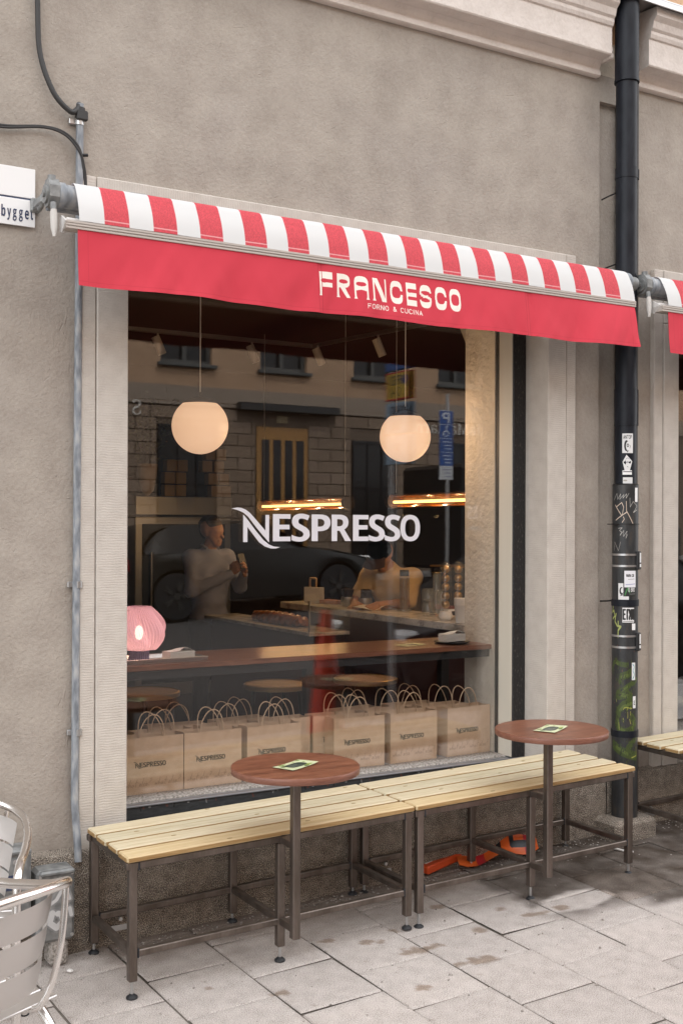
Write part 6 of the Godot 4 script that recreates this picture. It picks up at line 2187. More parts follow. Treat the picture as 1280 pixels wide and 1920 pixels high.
func skin(b: MB, bones: Array, cell: float, k: float) -> void:
	# bones: [a, b, ra, rb]; optional scale in 4th for flattened ones is not used
	var lo := Vector3(INF, INF, INF)
	var hi := -lo
	for q in bones:
		var r: float = max(q[2], q[3]) + cell * 2.0 + k
		for e in [q[0], q[1]]:
			lo = lo.min(e - Vector3.ONE * r)
			hi = hi.max(e + Vector3.ONE * r)
	var nx := int((hi.x - lo.x) / cell) + 2
	var ny := int((hi.y - lo.y) / cell) + 2
	var nz := int((hi.z - lo.z) / cell) + 2
	var f := PackedFloat32Array()
	f.resize(nx * ny * nz)
	f.fill(9.0)
	for q in bones:
		var r: float = max(q[2], q[3]) + k + cell * 1.6
		var l: Vector3 = (q[0].min(q[1]) - Vector3.ONE * r - lo) / cell
		var h: Vector3 = (q[0].max(q[1]) + Vector3.ONE * r - lo) / cell
		var A: Vector3 = q[0]
		var ab: Vector3 = q[1] - q[0]
		var il: float = 1.0 / max(ab.length_squared(), 1e-9)
		var ra: float = q[2]
		var dr: float = q[3] - q[2]
		for z in range(max(0, int(l.z)), min(nz - 1, int(h.z) + 1)):
			for y in range(max(0, int(l.y)), min(ny - 1, int(h.y) + 1)):
				var at := (z * ny + y) * nx
				for x in range(max(0, int(l.x)), min(nx - 1, int(h.x) + 1)):
					var p := lo + Vector3(x, y, z) * cell - A
					var t: float = clamp(p.dot(ab) * il, 0.0, 1.0)
					var d := (p - ab * t).length() - ra - dr * t
					var o := f[at + x]
					if o > 8.0:
						f[at + x] = d
					else:
						var m: float = max(k - abs(o - d), 0.0) / k
						f[at + x] = min(o, d) - m * m * k * 0.25
	var ids := {}
	var vs := []
	var sx := 1
	var sy := nx
	var sz := nx * ny
	var off := [0, sx, sy, sx + sy, sz, sx + sz, sy + sz, sx + sy + sz]
	var edges := [[0, 1], [2, 3], [4, 5], [6, 7], [0, 2], [1, 3], [4, 6], [5, 7], [0, 4], [1, 5], [2, 6], [3, 7]]
	var quads := []
	for z in range(1, nz - 1):
		for y in range(1, ny - 1):
			for x in range(1, nx - 1):
				var at := (z * ny + y) * nx + x
				var v0 := f[at]
				if v0 > cell * 2.5 or v0 < -cell * 2.5:
					continue
				var neg := 0
				for e in 8:
					if f[at + off[e]] < 0:
						neg += 1
				if neg > 0 and neg < 8:
					var s := Vector3.ZERO
					var n := 0
					for e in edges:
						var a := f[at + off[e[0]]]
						var c := f[at + off[e[1]]]
						if (a < 0) != (c < 0):
							var t := a / (a - c)
							var pa := Vector3(e[0] & 1, (e[0] >> 1) & 1, e[0] >> 2)
							var pc := Vector3(e[1] & 1, (e[1] >> 1) & 1, e[1] >> 2)
							s += pa.lerp(pc, t)
							n += 1
					ids[at] = vs.size()
					vs.append(lo + (Vector3(x, y, z) + s / n) * cell)
				if (v0 < 0) != (f[at + sx] < 0):
					quads.append([at, at - sy, at - sy - sz, at - sz])
				if (v0 < 0) != (f[at + sy] < 0):
					quads.append([at, at - sx, at - sx - sz, at - sz])
				if (v0 < 0) != (f[at + sz] < 0):
					quads.append([at, at - sx, at - sx - sy, at - sy])
	var ns := []
	for p in vs:
		var g: Vector3 = (p - lo) / cell
		var x := int(clamp(round(g.x), 1, nx - 2))
		var y := int(clamp(round(g.y), 1, ny - 2))
		var z := int(clamp(round(g.z), 1, nz - 2))
		var at := (z * ny + y) * nx + x
		var c := func(v: float) -> float: return clamp(v, -cell * 3, cell * 3)
		ns.append(Vector3(c.call(f[at + 1]) - c.call(f[at - 1]), c.call(f[at + sy]) - c.call(f[at - sy]), c.call(f[at + sz]) - c.call(f[at - sz])).normalized())
	for q in quads:
		var ok := true
		for e in q:
			if not ids.has(e):
				ok = false
		if ok:
			var i0: int = ids[q[0]]
			var i1: int = ids[q[1]]
			var i2: int = ids[q[2]]
			var i3: int = ids[q[3]]
			b.tri(vs[i0], vs[i1], vs[i2], ns[i0], ns[i1], ns[i2])
			b.tri(vs[i0], vs[i2], vs[i3], ns[i0], ns[i2], ns[i3])


func head_bones(c: Vector3, fw: Vector3, up: Vector3, s: float) -> Array:
	# c: middle of the head; fw: where the face looks; s: head height
	var rt := fw.cross(up).normalized()
	var P := func(x: float, y: float, z: float) -> Vector3: return c + (rt * x + up * y + fw * z) * s
	var o := []
	o.append([P.call(0, 0.13, -0.10), P.call(0, 0.15, 0.08), 0.36 * s, 0.33 * s])
	for e in [-1.0, 1.0]:
		o.append([P.call(e * 0.06, 0.12, -0.08), P.call(e * 0.05, 0.08, 0.12), 0.33 * s, 0.28 * s])
		o.append([P.call(e * 0.17, -0.10, 0.12), P.call(e * 0.08, -0.34, 0.24), 0.17 * s, 0.11 * s])
		o.append([P.call(e * 0.19, -0.02, 0.26), P.call(e * 0.12, -0.06, 0.32), 0.07 * s, 0.06 * s])
		o.append([P.call(e * 0.345, 0.06, -0.06), P.call(e * 0.33, -0.09, -0.03), 0.055 * s, 0.035 * s])
		o.append([P.call(e * 0.20, 0.10, 0.33), P.call(e * 0.06, 0.09, 0.37), 0.035 * s, 0.035 * s])
	o.append([P.call(0, 0.06, 0.38), P.call(0, -0.10, 0.49), 0.035 * s, 0.055 * s])
	o.append([P.call(-0.07, -0.225, 0.385), P.call(0.07, -0.225, 0.385), 0.036 * s, 0.036 * s])
	o.append([P.call(-0.05, -0.28, 0.375), P.call(0.05, -0.28, 0.375), 0.036 * s, 0.036 * s])
	o.append([P.call(-0.05, -0.39, 0.30), P.call(0.05, -0.39, 0.30), 0.10 * s, 0.10 * s])
	o.append([P.call(0, -0.16, 0.18), P.call(0, -0.34, 0.22), 0.20 * s, 0.14 * s])
	return o


func hand_bones(w: Vector3, d: Vector3, palm: Vector3, s: float, curl: float) -> Array:
	# wrist, direction of the fingers, palm normal; s: hand length
	var side := d.cross(palm).normalized()
	var o := []
	var k := [w + side * 0.20 * s + d * 0.42 * s, w + side * 0.07 * s + d * 0.47 * s, w - side * 0.07 * s + d * 0.46 * s, w - side * 0.20 * s + d * 0.40 * s]
	for i in 4:
		o.append([w, k[i], 0.14 * s, 0.085 * s])
		var l: float = [0.46, 0.53, 0.49, 0.38][i] * s
		var p: Vector3 = k[i]
		for j in 3:
			var a := curl * (j + 0.6)
			var q: Vector3 = p + (d * cos(a) + palm * sin(a)) * l * [0.45, 0.31, 0.24][j]
			o.append([p, q, 0.075 * s - 0.008 * s * j, 0.067 * s - 0.008 * s * j])
			p = q
	var t0 := w + side * 0.14 * s + d * 0.10 * s
	var t1 := t0 + (side * 0.75 + d * 0.55 + palm * 0.25).normalized() * 0.26 * s
	var t2 := t1 + (side * 0.25 + d * 0.8 + palm * 0.5).normalized() * 0.22 * s
	o.append([t0, t1, 0.10 * s, 0.08 * s])
	o.append([t1, t2, 0.08 * s, 0.062 * s])
	return o


func grow(bones: Array, by: float) -> Array:
	return bones.map(func(q): return [q[0], q[1], q[2] + by, q[3] + by])


func person(called: String, label: String, at: Vector3, turn: float, J: Dictionary, shirt: Material, trousers: Material, skin_c: Color, hair_m: Material, hair: Array, sleeve: bool) -> Node3D:
	var o := thing(called, label, "person", at, turn)
	var sm := mat(skin_c, 0.55)
	sm.subsurf_scatter_enabled = true
	sm.subsurf_scatter_strength = 0.1
	var legs := []
	var tops := []
	var arms := []
	for e in [0, 1]:
		legs.append([J.hip[e], J.knee[e], 0.078, 0.052])
		legs.append([J.knee[e], J.ankle[e], 0.052, 0.036])
		tops.append([J.sh[e], J.el[e], 0.046, 0.037])
		arms.append([J.el[e], J.wr[e], 0.037, 0.025])
	var torso := [[J.pelvis + Vector3(-0.055, 0, 0), J.pelvis + Vector3(0.055, 0, 0), 0.10, 0.10], [J.pelvis, J.waist, 0.10, 0.098], [J.waist + (J.sh[0] - J.sh[1]) * 0.12, J.chest + (J.sh[0] - J.sh[1]) * 0.22, 0.09, 0.095], [J.waist - (J.sh[0] - J.sh[1]) * 0.12, J.chest - (J.sh[0] - J.sh[1]) * 0.22, 0.09, 0.095], [J.sh[0], J.sh[1], 0.052, 0.052], [J.chest, J.neck, 0.085, 0.052]]
	var neck := [[J.neck, J.head - J.up * 0.05, 0.046, 0.044]]
	var feet := []
	for e in [0, 1]:
		feet.append([J.ankle[e] + Vector3(0, -0.02, -0.02), J.ankle[e] + Vector3(0, -0.045, 0.13), 0.034, 0.026])
	var b := mb()
	skin(b, torso + neck + tops + arms + legs + feet, 0.018, 0.04)
	skin(b, head_bones(J.head, J.fw, J.up, 0.205), 0.0075, 0.016)
	for e in [0, 1]:
		skin(b, hand_bones(J.wr[e], J.hd[e], J.palm[e], 0.155, J.curl), 0.0055, 0.007)
	part("body", b, sm, o)
	b = mb()
	skin(b, grow(torso.slice(1) + tops, 0.012) + [[J.pelvis + Vector3(-0.05, 0.02, 0), J.pelvis + Vector3(0.05, 0.02, 0), 0.112, 0.112]] + (grow(arms, 0.011) if sleeve else []), 0.016, 0.035)
	part("shirt", b, shirt, o)
	b = mb()
	skin(b, grow(legs, 0.014) + [[J.pelvis + Vector3(-0.055, -0.02, 0), J.pelvis + Vector3(0.055, -0.02, 0), 0.112, 0.112]], 0.02, 0.04)
	part("trousers", b, trousers, o)
	b = mb()
	skin(b, feet.map(func(q): return [q[0], q[1], q[2] + 0.01, q[3] + 0.01]), 0.014, 0.02)
	part("shoe", b, M.black, o)
	b = mb()
	skin(b, hair, 0.009, 0.02)
	part("hair", b, hair_m, o)
	b = mb()
	var rt: Vector3 = J.fw.cross(J.up).normalized()
	for e in [-1.0, 1.0]:
		b.ball(J.head + (rt * e * 0.135 + J.up * 0.035 + J.fw * 0.335) * 0.205, Vector3.ONE * 0.0095, 8)
	part("eyes", b, M.black, o)
	return o


func build_people() -> void:
	var brown := mat(lin(0.03, 0.018, 0.012), 0.6)
	# local axes: the person faces +z before being turned
	var J := {"pelvis": Vector3(0, 0.80, 0), "waist": Vector3(0, 0.96, -0.005), "chest": Vector3(0, 1.17, -0.01), "neck": Vector3(0, 1.335, -0.005), "head": Vector3(0.0, 1.485, 0.03), "fw": Vector3(0.50, -0.20, 0.85).normalized(), "up": Vector3(0, 1, 0.16).normalized(),
		"sh": [Vector3(-0.16, 1.29, -0.01), Vector3(0.16, 1.29, -0.01)], "el": [Vector3(-0.20, 1.04, 0.07), Vector3(0.24, 1.06, 0.06)], "wr": [Vector3(0.07, 1.17, 0.20), Vector3(0.17, 1.16, 0.21)], "hd": [Vector3(0.25, 0.75, 0.6).normalized(), Vector3(-0.15, 0.8, 0.58).normalized()], "palm": [Vector3(0.9, -0.1, -0.3).normalized(), Vector3(-0.9, -0.1, -0.3).normalized()], "curl": 0.55,
		"hip": [Vector3(-0.075, 0.77, 0), Vector3(0.075, 0.77, 0)], "knee": [Vector3(-0.08, 0.42, 0.02), Vector3(0.08, 0.42, 0.02)], "ankle": [Vector3(-0.08, 0.075, -0.02), Vector3(0.08, 0.075, -0.02)]}
	var h: Vector3 = J.head
	var hair := [[h + Vector3(0, 0.045, -0.035), h + Vector3(0, 0.055, 0.015), 0.082, 0.068], [h + Vector3(0, 0.0, -0.06), h + Vector3(0, 0.06, -0.05), 0.062, 0.07], [h + Vector3(0, 0.045, -0.125), h + Vector3(0, 0.065, -0.135), 0.036, 0.034]]
	var p := person("person", "person in a grey-blue shirt, dark hair tied up, standing inside and holding a phone", Vector3(3.50, 0.06, -4.0), deg_to_rad(8), J, mat(lin(0.25, 0.275, 0.40), 0.85), mat(lin(0.012, 0.012, 0.014), 0.8), lin(0.36, 0.19, 0.12), brown, hair, true)
	var b := mb()
	b.box(Vector3.ZERO, Vector3(0.062, 0.128, 0.007), 0.003, Transform3D(Basis(Vector3.RIGHT, -0.45), Vector3(0.125, 1.265, 0.265)))
	part("collar", mb().tube(smooth_path([Vector3(-0.05, 1.36, 0.045), Vector3(-0.062, 1.385, -0.01), Vector3(0, 1.39, -0.06), Vector3(0.062, 1.385, -0.01), Vector3(0.05, 1.36, 0.045)]), 0.012, 8), mat(lin(0.28, 0.285, 0.35), 0.85), p)
	var ph := single("mobile_phone", b, M.black, "dark mobile phone held by the person in the grey-blue shirt", "phone", "", Vector3(3.50, 0.06, -4.0), deg_to_rad(8))
	# the barista leans over the work surface
	var K := {"pelvis": Vector3(0, 0.80, 0), "waist": Vector3(0, 0.95, 0.05), "chest": Vector3(0, 1.12, 0.14), "neck": Vector3(0, 1.245, 0.235), "head": Vector3(0.0, 1.345, 0.335), "fw": Vector3(0.0, -0.72, 0.7).normalized(), "up": Vector3(0, 0.7, 0.72).normalized(),
		"sh": [Vector3(-0.17, 1.19, 0.20), Vector3(0.17, 1.19, 0.20)], "el": [Vector3(-0.23, 1.02, 0.30), Vector3(0.22, 1.03, 0.34)], "wr": [Vector3(-0.10, 1.02, 0.50), Vector3(0.08, 1.02, 0.53)], "hd": [Vector3(0.3, -0.3, 0.9).normalized(), Vector3(-0.2, -0.3, 0.9).normalized()], "palm": [Vector3(0.2, -0.9, -0.3).normalized(), Vector3(-0.2, -0.9, -0.3).normalized()], "curl": 0.4,
		"hip": [Vector3(-0.075, 0.77, 0), Vector3(0.075, 0.77, 0)], "knee": [Vector3(-0.08, 0.42, 0.02), Vector3(0.08, 0.42, 0.02)], "ankle": [Vector3(-0.08, 0.075, -0.02), Vector3(0.08, 0.075, -0.02)]}
	h = K.head
	var u: Vector3 = K.up
	var w: Vector3 = K.fw
	hair = [[h + u * 0.02 - w * 0.05, h + u * 0.03 - w * 0.02, 0.075, 0.075], [h - u * 0.03 - w * 0.055, h - w * 0.06, 0.052, 0.06]]
	p = person("person", "barista in a beige T-shirt and dark cap bending over behind the serving counter", Vector3(4.33, 0.06, -2.55), deg_to_rad(-62), K, mat(lin(0.52, 0.38, 0.22), 0.85), mat(lin(0.02, 0.02, 0.022), 0.8), lin(0.40, 0.20, 0.11), brown, hair, false)
	b = mb()
	var t := Transform3D(Basis(u.cross(w).normalized() * -1.0, u, w), h)
	b.lathe([Vector2(0.086, 0.02), Vector2(0.086, 0.05), Vector2(0.07, 0.09), Vector2(0.04, 0.108), Vector2(0.0, 0.112)], 24, t)
	b.grid(10, 4, func(a, c): var s: float = lerp(-0.9, 0.9, a); return t * Vector3(sin(s) * (0.084 + 0.05 * c) * (1.0 - 0.2 * c), 0.03 - 0.02 * c + 0.01 * cos(s), cos(s) * 0.084 + 0.075 * c), u)
	part("cap", b, mat(lin(0.03, 0.012, 0.012), 0.7), p)
	b = mb()
	b.box(Vector3(0, 0.06, -0.08), Vector3(0.05, 0.03, 0.012), 0.003, t)
	part("cap_patch", b, mat(lin(0.5, 0.02, 0.02), 0.6), p)


# ---------------------------------------------------------------- the street behind the camera, seen mirrored in the pane
func build_street() -> void:
	var z := 13.0
	var o := thing("house_across", "beige rendered house across the street, mirrored in the shop window, with block-scored ground floor", "building", Vector3(10, 0.3, z))
	var O := Vector3(-10, -0.3, -z)
	var render_ := tri_mat(ramp(layers(256, [[noise(181, 0.02, 4), 0.5], [noise(182, 0.2, 2), 0.2]]), [[0.2, lin(0.44, 0.285, 0.18)], [0.8, lin(0.54, 0.36, 0.235)]]), null, Vector3.ONE * 0.5, 0.9, 0.0)
	var base_ := mat(lin(0.165, 0.122, 0.09), 0.9)
	var block_ := [mat(lin(0.27, 0.20, 0.145), 0.9), mat(lin(0.245, 0.18, 0.13), 0.9), mat(lin(0.29, 0.215, 0.16), 0.9)]
	var dark := mat(lin(0.02, 0.02, 0.02), 0.35)
	var frame := mat(lin(0.10, 0.10, 0.095), 0.6)
	var wood := mat(lin(0.42, 0.22, 0.07), 0.5)
	var b := mb()
	b.xf = Transform3D(Basis.IDENTITY, O)
	b.span(Vector3(-8, -1.2, z), Vector3(30, 3.62, z + 0.4))
	part("ground_floor_wall", b, base_, o)
	# upper wall with openings cut as recesses: piers and bands round the windows
	var wins := [[4.95, 5.85], [6.765, 7.685], [8.582, 9.501], [10.454, 11.374], [12.309, 13.251], [14.15, 15.07], [15.98, 16.9]]
	b = mb()
	b.xf = Transform3D(Basis.IDENTITY, O)
	var edge := -8.0
	for w in wins:
		b.span(Vector3(edge, 4.30, z), Vector3(w[0], 5.9, z + 0.35))
		edge = w[1]
	b.span(Vector3(edge, 4.30, z), Vector3(30, 5.9, z + 0.35))
	b.span(Vector3(-8, 3.63, z), Vector3(30, 4.298, z + 0.35))
	b.span(Vector3(-8, 5.902, z), Vector3(30, 9.5, z + 0.35))
	part("upper_wall", b, render_, o)
	b = mb()
	b.xf = Transform3D(Basis.IDENTITY, O)
	b.span(Vector3(-8, 3.60, z - 0.05), Vector3(30, 3.66, z - 0.001), 0.01)
	b.span(Vector3(-8, 3.67, z - 0.025), Vector3(30, 3.93, z - 0.001), 0.004)
	part("belt_course", b, mat(lin(0.33, 0.265, 0.21), 0.9), o)
	b = mb()
	b.xf = Transform3D(Basis.IDENTITY, O)
	b.bar(Vector3(-8, 9.5, z - 0.2), Vector3(30, 9.5, z - 0.2), 0.6, 0.2)
	part("eaves", b, base_, o)
	b = mb()
	b.xf = Transform3D(Basis.IDENTITY, O)
	b.quad(Vector3(-8, 9.6, z - 0.4), Vector3(30, 9.6, z - 0.4), Vector3(30, 11.5, z + 4.0), Vector3(-8, 11.5, z + 4.0), Vector3(0, 0.9, -0.4))
	part("roof", b, dark, o)
	for w in wins:
		b = mb()
		b.xf = Transform3D(Basis.IDENTITY, O)
		var c: float = (w[0] + w[1]) * 0.5
		for q in [[w[0], w[0] + 0.06], [c - 0.035, c + 0.035], [w[1] - 0.06, w[1]]]:
			b.span(Vector3(q[0], 4.31, z + 0.09), Vector3(q[1], 5.89, z + 0.16))
		for y in [4.31, 5.83, 5.35]:
			b.span(Vector3(w[0] + 0.06, y, z + 0.092), Vector3(w[1] - 0.06, y + 0.06, z + 0.158))
		var f := part("window", b, frame, o)
		b = mb()
		b.xf = Transform3D(Basis.IDENTITY, O)
		b.span(Vector3(w[0], 4.31, z + 0.165), Vector3(w[1], 5.89, z + 0.18))
		part("pane", b, dark, f)
		b = mb()
		b.xf = Transform3D(Basis.IDENTITY, O)
		b.span(Vector3(w[0] - 0.06, 4.235, z - 0.10), Vector3(w[1] + 0.06, 4.296, z - 0.002), 0.008)
		part("sill", b, frame, f)
	# openings of the ground floor
	var holes := [[6.719, 7.75, 0.3, 3.28, 0], [8.51, 9.501, 0.3, 3.32, 1], [10.42, 11.36, 0.3, 3.16, 0], [12.37, 13.19, 0.3, 3.2, 0], [14.4, 15.6, 0.3, 3.2, 0]]
	for h in holes:
		b = mb()
		b.xf = Transform3D(Basis.IDENTITY, O)
		b.span(Vector3(h[0], h[2], z - 0.025), Vector3(h[1], h[3], z - 0.004))
		if h[4] == 0:
			var d := part("shop_window", b, dark, o)
			b = mb()
			b.xf = Transform3D(Basis.IDENTITY, O)
			for y in [h[3] - 0.06, 1.3, 2.3]:
				b.span(Vector3(h[0], y, z - 0.045), Vector3(h[1], y + 0.035, z - 0.026))
			for k in 4:
				var x: float = lerp(h[0], h[1] - 0.03, k / 3.0)
				b.span(Vector3(x, h[2], z - 0.046), Vector3(x + 0.03, h[3], z - 0.027))
			part("bars", b, M.black, d)
		else:
			var d := part("door", b, wood, o, "pale wooden double door with glazed panels")
			b = mb()
			b.xf = Transform3D(Basis.IDENTITY, O)
			for k in 4:
				var x: float = h[0] + 0.09 + k * 0.225
				b.span(Vector3(x, 2.0, z - 0.03), Vector3(x + 0.15, 3.1, z - 0.026))
				b.span(Vector3(x, 0.95, z - 0.03), Vector3(x + 0.15, 1.8, z - 0.026))
			part("pane", b, dark, d)
	b = mb()
	b.xf = Transform3D(Basis.IDENTITY, O)
	b.span(Vector3(8.108, 3.57, z - 0.24), Vector3(10.043, 3.70, z - 0.052), 0.01)
	part("door_canopy", b, dark, o)
	b = mb()
	b.xf = Transform3D(Basis.IDENTITY, O)
	b.span(Vector3(9.0 - 0.10, 3.40, z - 0.02), Vector3(9.0 + 0.10, 3.52, z - 0.003))
	var np := part("number_plate", b, mat(lin(0.45, 0.35, 0.2), 0.5), o)
	# scored blocks of the ground floor
	var shared := {}
	shared["b"] = mb().box(Vector3(0.25, 0.096, -0.012), Vector3(0.50, 0.192, 0.024), 0.004).mesh()
	for row in 14:
		var y := 0.72 + row * 0.205
		# free runs between the openings, filled with whole and cut blocks
		var x := 5.3
		var joint := 5.3 + (0.26 if row % 2 else 0.52)
		while x < 14.9:
			var stop := joint
			var next := 0.0
			for h in holes + [[8.88, 9.12, 3.38, 3.54, 0]]:
				if y + 0.19 > h[2] and y < h[3] + 0.02:
					if x < h[1] and x >= h[0] - 0.03:
						next = h[1] + 0.02
					elif h[0] > x:
						stop = min(stop, h[0] - 0.015)
			if y + 0.2 > 3.56 and x > 7.9 and x < 10.06:
				next = 10.06
			if next > 0.0:
				x = next
				while joint <= x + 0.02:
					joint += 0.52
				continue
			var w: float = stop - x - 0.018
			if w > 0.05:
				var s := part("stone_block", shared["b"], block_[rng.randi() % 3], o)
				s.position = Vector3(x, y, z) + O
				s.scale.x = w / 0.5
			x = stop
			if x >= joint - 0.001:
				joint += 0.52
			else:
				x += 0.031
	# shop letters
	b = mb()
	b.xf = Transform3D(Basis.IDENTITY, O) * Transform3D(Basis(Vector3.UP, PI), Vector3(14.15, 3.36, z - 0.05))
	text_into(b, "SkandiaMäklarna", 0.0, 2.55, 0.0, 0.23, 0.0, false, "Droid Serif")
	part("shop_lettering", b, mat(lin(0.72, 0.68, 0.62), 0.5), o, "pale raised shop lettering")
	b = mb()
	b.xf = Transform3D(Basis.IDENTITY, O) * Transform3D(Basis(Vector3.UP, PI), Vector3(6.42, 3.40, z - 0.05))
	text_into(b, "S", 0.0, 0.15, 0.0, 0.25, 0.0, false, "Droid Serif")
	part("shop_lettering", b, mat(lin(0.72, 0.68, 0.62), 0.5), o)
	cars()
	signs()


func car_body(L: float, W: float, belt: float, roof: float, hood: Array, m: Material) -> MB:
	# side outline lofted across the width; the front is at +x
	var low: Array = hood
	var b := mb()
	var n := low.size()
	b.grid(n - 1, 12, func(u, v):
		var i: int = int(round(u * (n - 1)))
		var q: Vector2 = low[i]
		var a: float = (v - 0.5) * 2.0
		var tuck: float = 1.0 - 0.16 * clamp((q.y - belt) / (roof - belt), 0, 1)
		var round_: float = 0.05 * pow(abs(a), 4)
		return Vector3(q.x * L, q.y - round_, a * W * 0.5 * tuck), Vector3(0, 1, 0))
	return b


func cars() -> void:
	var specs := [
		["parked_car", "dark grey hatchback parked across the street, mirrored in the left of the pane", Vector3(6.81, 0, 10.15), 0.0, lin(0.022, 0.023, 0.022), 1.27],
		["parked_car", "dark car parked at the near kerb, mirrored in the lower right of the pane", Vector3(7.05, 0, 4.15), PI, lin(0.014, 0.011, 0.012), 1.30],
		["parked_car", "dark blue car parked across the street behind the hatchback", Vector3(2.3, 0, 10.15), 0.0, lin(0.03, 0.035, 0.05), 1.25],
	]
	for s in specs:
		var at: Vector3 = s[2]
		at.y = road_y(at.x, at.z)
		var o := thing(s[0], s[1], "car", at, s[3], "cars parked along the street")
		o.rotation.z = atan(0.0341) * (1.0 if s[3] == 0.0 else -1.0)
		var paint := mat(s[4], 0.32)
		var rim_m := mat(lin(0.09, 0.088, 0.085), 0.5, 0.4)
		var H: float = s[5]
		var L := 3.7
		var W := 1.62
		var out := [Vector2(-0.5, 0.30), Vector2(-0.498, 0.55), Vector2(-0.485, 0.80), Vector2(-0.47, 0.86), Vector2(-0.44, 1.05), Vector2(-0.41, 1.18), Vector2(-0.36, H - 0.02), Vector2(-0.22, H), Vector2(-0.05, H - 0.005), Vector2(0.05, H - 0.06), Vector2(0.14, 1.03), Vector2(0.22, 0.88), Vector2(0.34, 0.83), Vector2(0.45, 0.73), Vector2(0.485, 0.62), Vector2(0.5, 0.45), Vector2(0.497, 0.24)]
		var b := car_body(L, W, 0.84, H, out, paint)
		# flanks
		for e in [-1.0, 1.0]:
			b.grid(36, 8, func(u, v):
				var x: float = lerp(-0.498, 0.498, u)
				var topy := 0.86 if x < 0.2 else lerp(0.86, 0.66, (x - 0.2) / 0.3)
				var bot := 0.22
				for wx in [-0.33, 0.33]:
					var dx: float = (x - wx) * L
					if abs(dx) < 0.36:
						bot = max(bot, 0.29 + sqrt(0.36 * 0.36 - dx * dx))
				return Vector3(x * L, lerp(bot, max(topy, bot + 0.01), v), e * (W * 0.5 + 0.03 * sin(v * PI) - 0.04 * pow(abs(x) * 2.0, 6))), Vector3(0, 0, e))
		part("body", b, paint, o)
		b = mb()
		for e in [-1.0, 1.0]:
			b.grid(12, 4, func(u, v):
				var x: float = lerp(-0.44, 0.19, u)
				var topy: float = H - 0.05 if x > -0.36 and x < -0.02 else (lerp(0.95, H - 0.05, (x + 0.44) / 0.08) if x <= -0.36 else lerp(H - 0.05, 0.88, (x + 0.02) / 0.21))
				return Vector3(x * L, lerp(0.86, topy, v), e * (W * 0.5 * (1.0 - 0.14 * v))), Vector3(0, 0, e))
		part("side_glass", b, M.black, o)
		b = mb()
		b.quad(Vector3(0.055 * L, H - 0.055, -0.60), Vector3(0.055 * L, H - 0.055, 0.60), Vector3(0.195 * L, 0.93, 0.70), Vector3(0.195 * L, 0.93, -0.70), Vector3(0.6, 0.8, 0))
		part("windscreen", b, M.black, o)
		for wx in [-0.33, 0.33]:
			for e in [-1.0, 1.0]:
				b = mb()
				b.tube([Vector3(wx * L, 0.30, e * (W * 0.5 - 0.16)), Vector3(wx * L, 0.30, e * (W * 0.5 + 0.005))], 0.305, 28)
				var wh := part("wheel", b, M.black_rubber, o)
				b = mb()
				for k in 5:
					var a := TAU * k / 5
					var c := Vector3(wx * L, 0.30, e * (W * 0.5 + 0.010))
					for d in [-0.12, 0.12]:
						b.bar(c + Vector3(cos(a), sin(a), 0) * 0.04, c + Vector3(cos(a + d), sin(a + d), 0) * 0.195, 0.02, 0.03, Vector3(0, 0, 1))
				b.tube([Vector3(wx * L, 0.30, e * (W * 0.5 + 0.006)), Vector3(wx * L, 0.30, e * (W * 0.5 + 0.018))], 0.05, 16)
				part("rim", b, rim_m, wh)
		for e in [-1.0, 1.0]:
			b = mb()
			b.box(Vector3(0.472 * L, 0.655, e * 0.62), Vector3(0.14, 0.10, 0.26), 0.03)
			part("headlight", b, M.enamel, o)
			b = mb()
			b.box(Vector3(-0.488 * L, 0.72, e * 0.66), Vector3(0.06, 0.16, 0.16), 0.02)
			part("tail_light", b, mat(lin(0.35, 0.01, 0.01), 0.3), o)
		b = mb()
		b.box(Vector3(0.494 * L, 0.38, 0), Vector3(0.06, 0.14, 1.1), 0.02)
		b.span(Vector3(-0.49 * L, 0.2, -0.7), Vector3(0.49 * L, 0.3, 0.7))
		part("bumper", b, M.black_rubber, o)
	# a dark delivery van with lettering
	var at := Vector3(12.6, 0, 10.2)
	at.y = road_y(at.x, at.z)
	var v := thing("delivery_van", "dark delivery van with pale lettering on its side, parked across the street", "van", at)
	var b := mb()
	b.span(Vector3(-2.4, 0.32, -0.85), Vector3(1.3, 1.95, 0.85), 0.06)
	b.span(Vector3(1.3, 0.32, -0.85), Vector3(2.3, 1.05, 0.85), 0.08)
	b.prism(PackedVector2Array([Vector2(1.3, 1.05), Vector2(1.95, 1.05), Vector2(1.5, 1.9), Vector2(1.3, 1.93)]), -0.8, 0.8)
	part("body", b, mat(lin(0.014, 0.015, 0.017), 0.3), v)
	for wx in [-1.5, 1.5]:
		for e in [-1.0, 1.0]:
			b = mb()
			b.tube([Vector3(wx, 0.31, e * 0.7), Vector3(wx, 0.31, e * 0.87)], 0.31, 24)
			part("wheel", b, M.black_rubber, v)
	b = mb()
	b.xf = Transform3D(Basis(Vector3.UP, PI), Vector3(-1.35, 1.10, -0.853))
	text_into(b, "TOMMIS", 0.0, 0.98, 0.0, 0.20, 0.0, true)
	part("lettering", b, mat(lin(0.50, 0.52, 0.55), 0.5), v, "pale capitals on the van side")
	b = mb()
	b.span(Vector3(-2.3, 0.93, -0.853), Vector3(-1.3, 0.99, -0.8505))
	part("blue_stripe", b, mat(lin(0.03, 0.14, 0.22), 0.5), v)


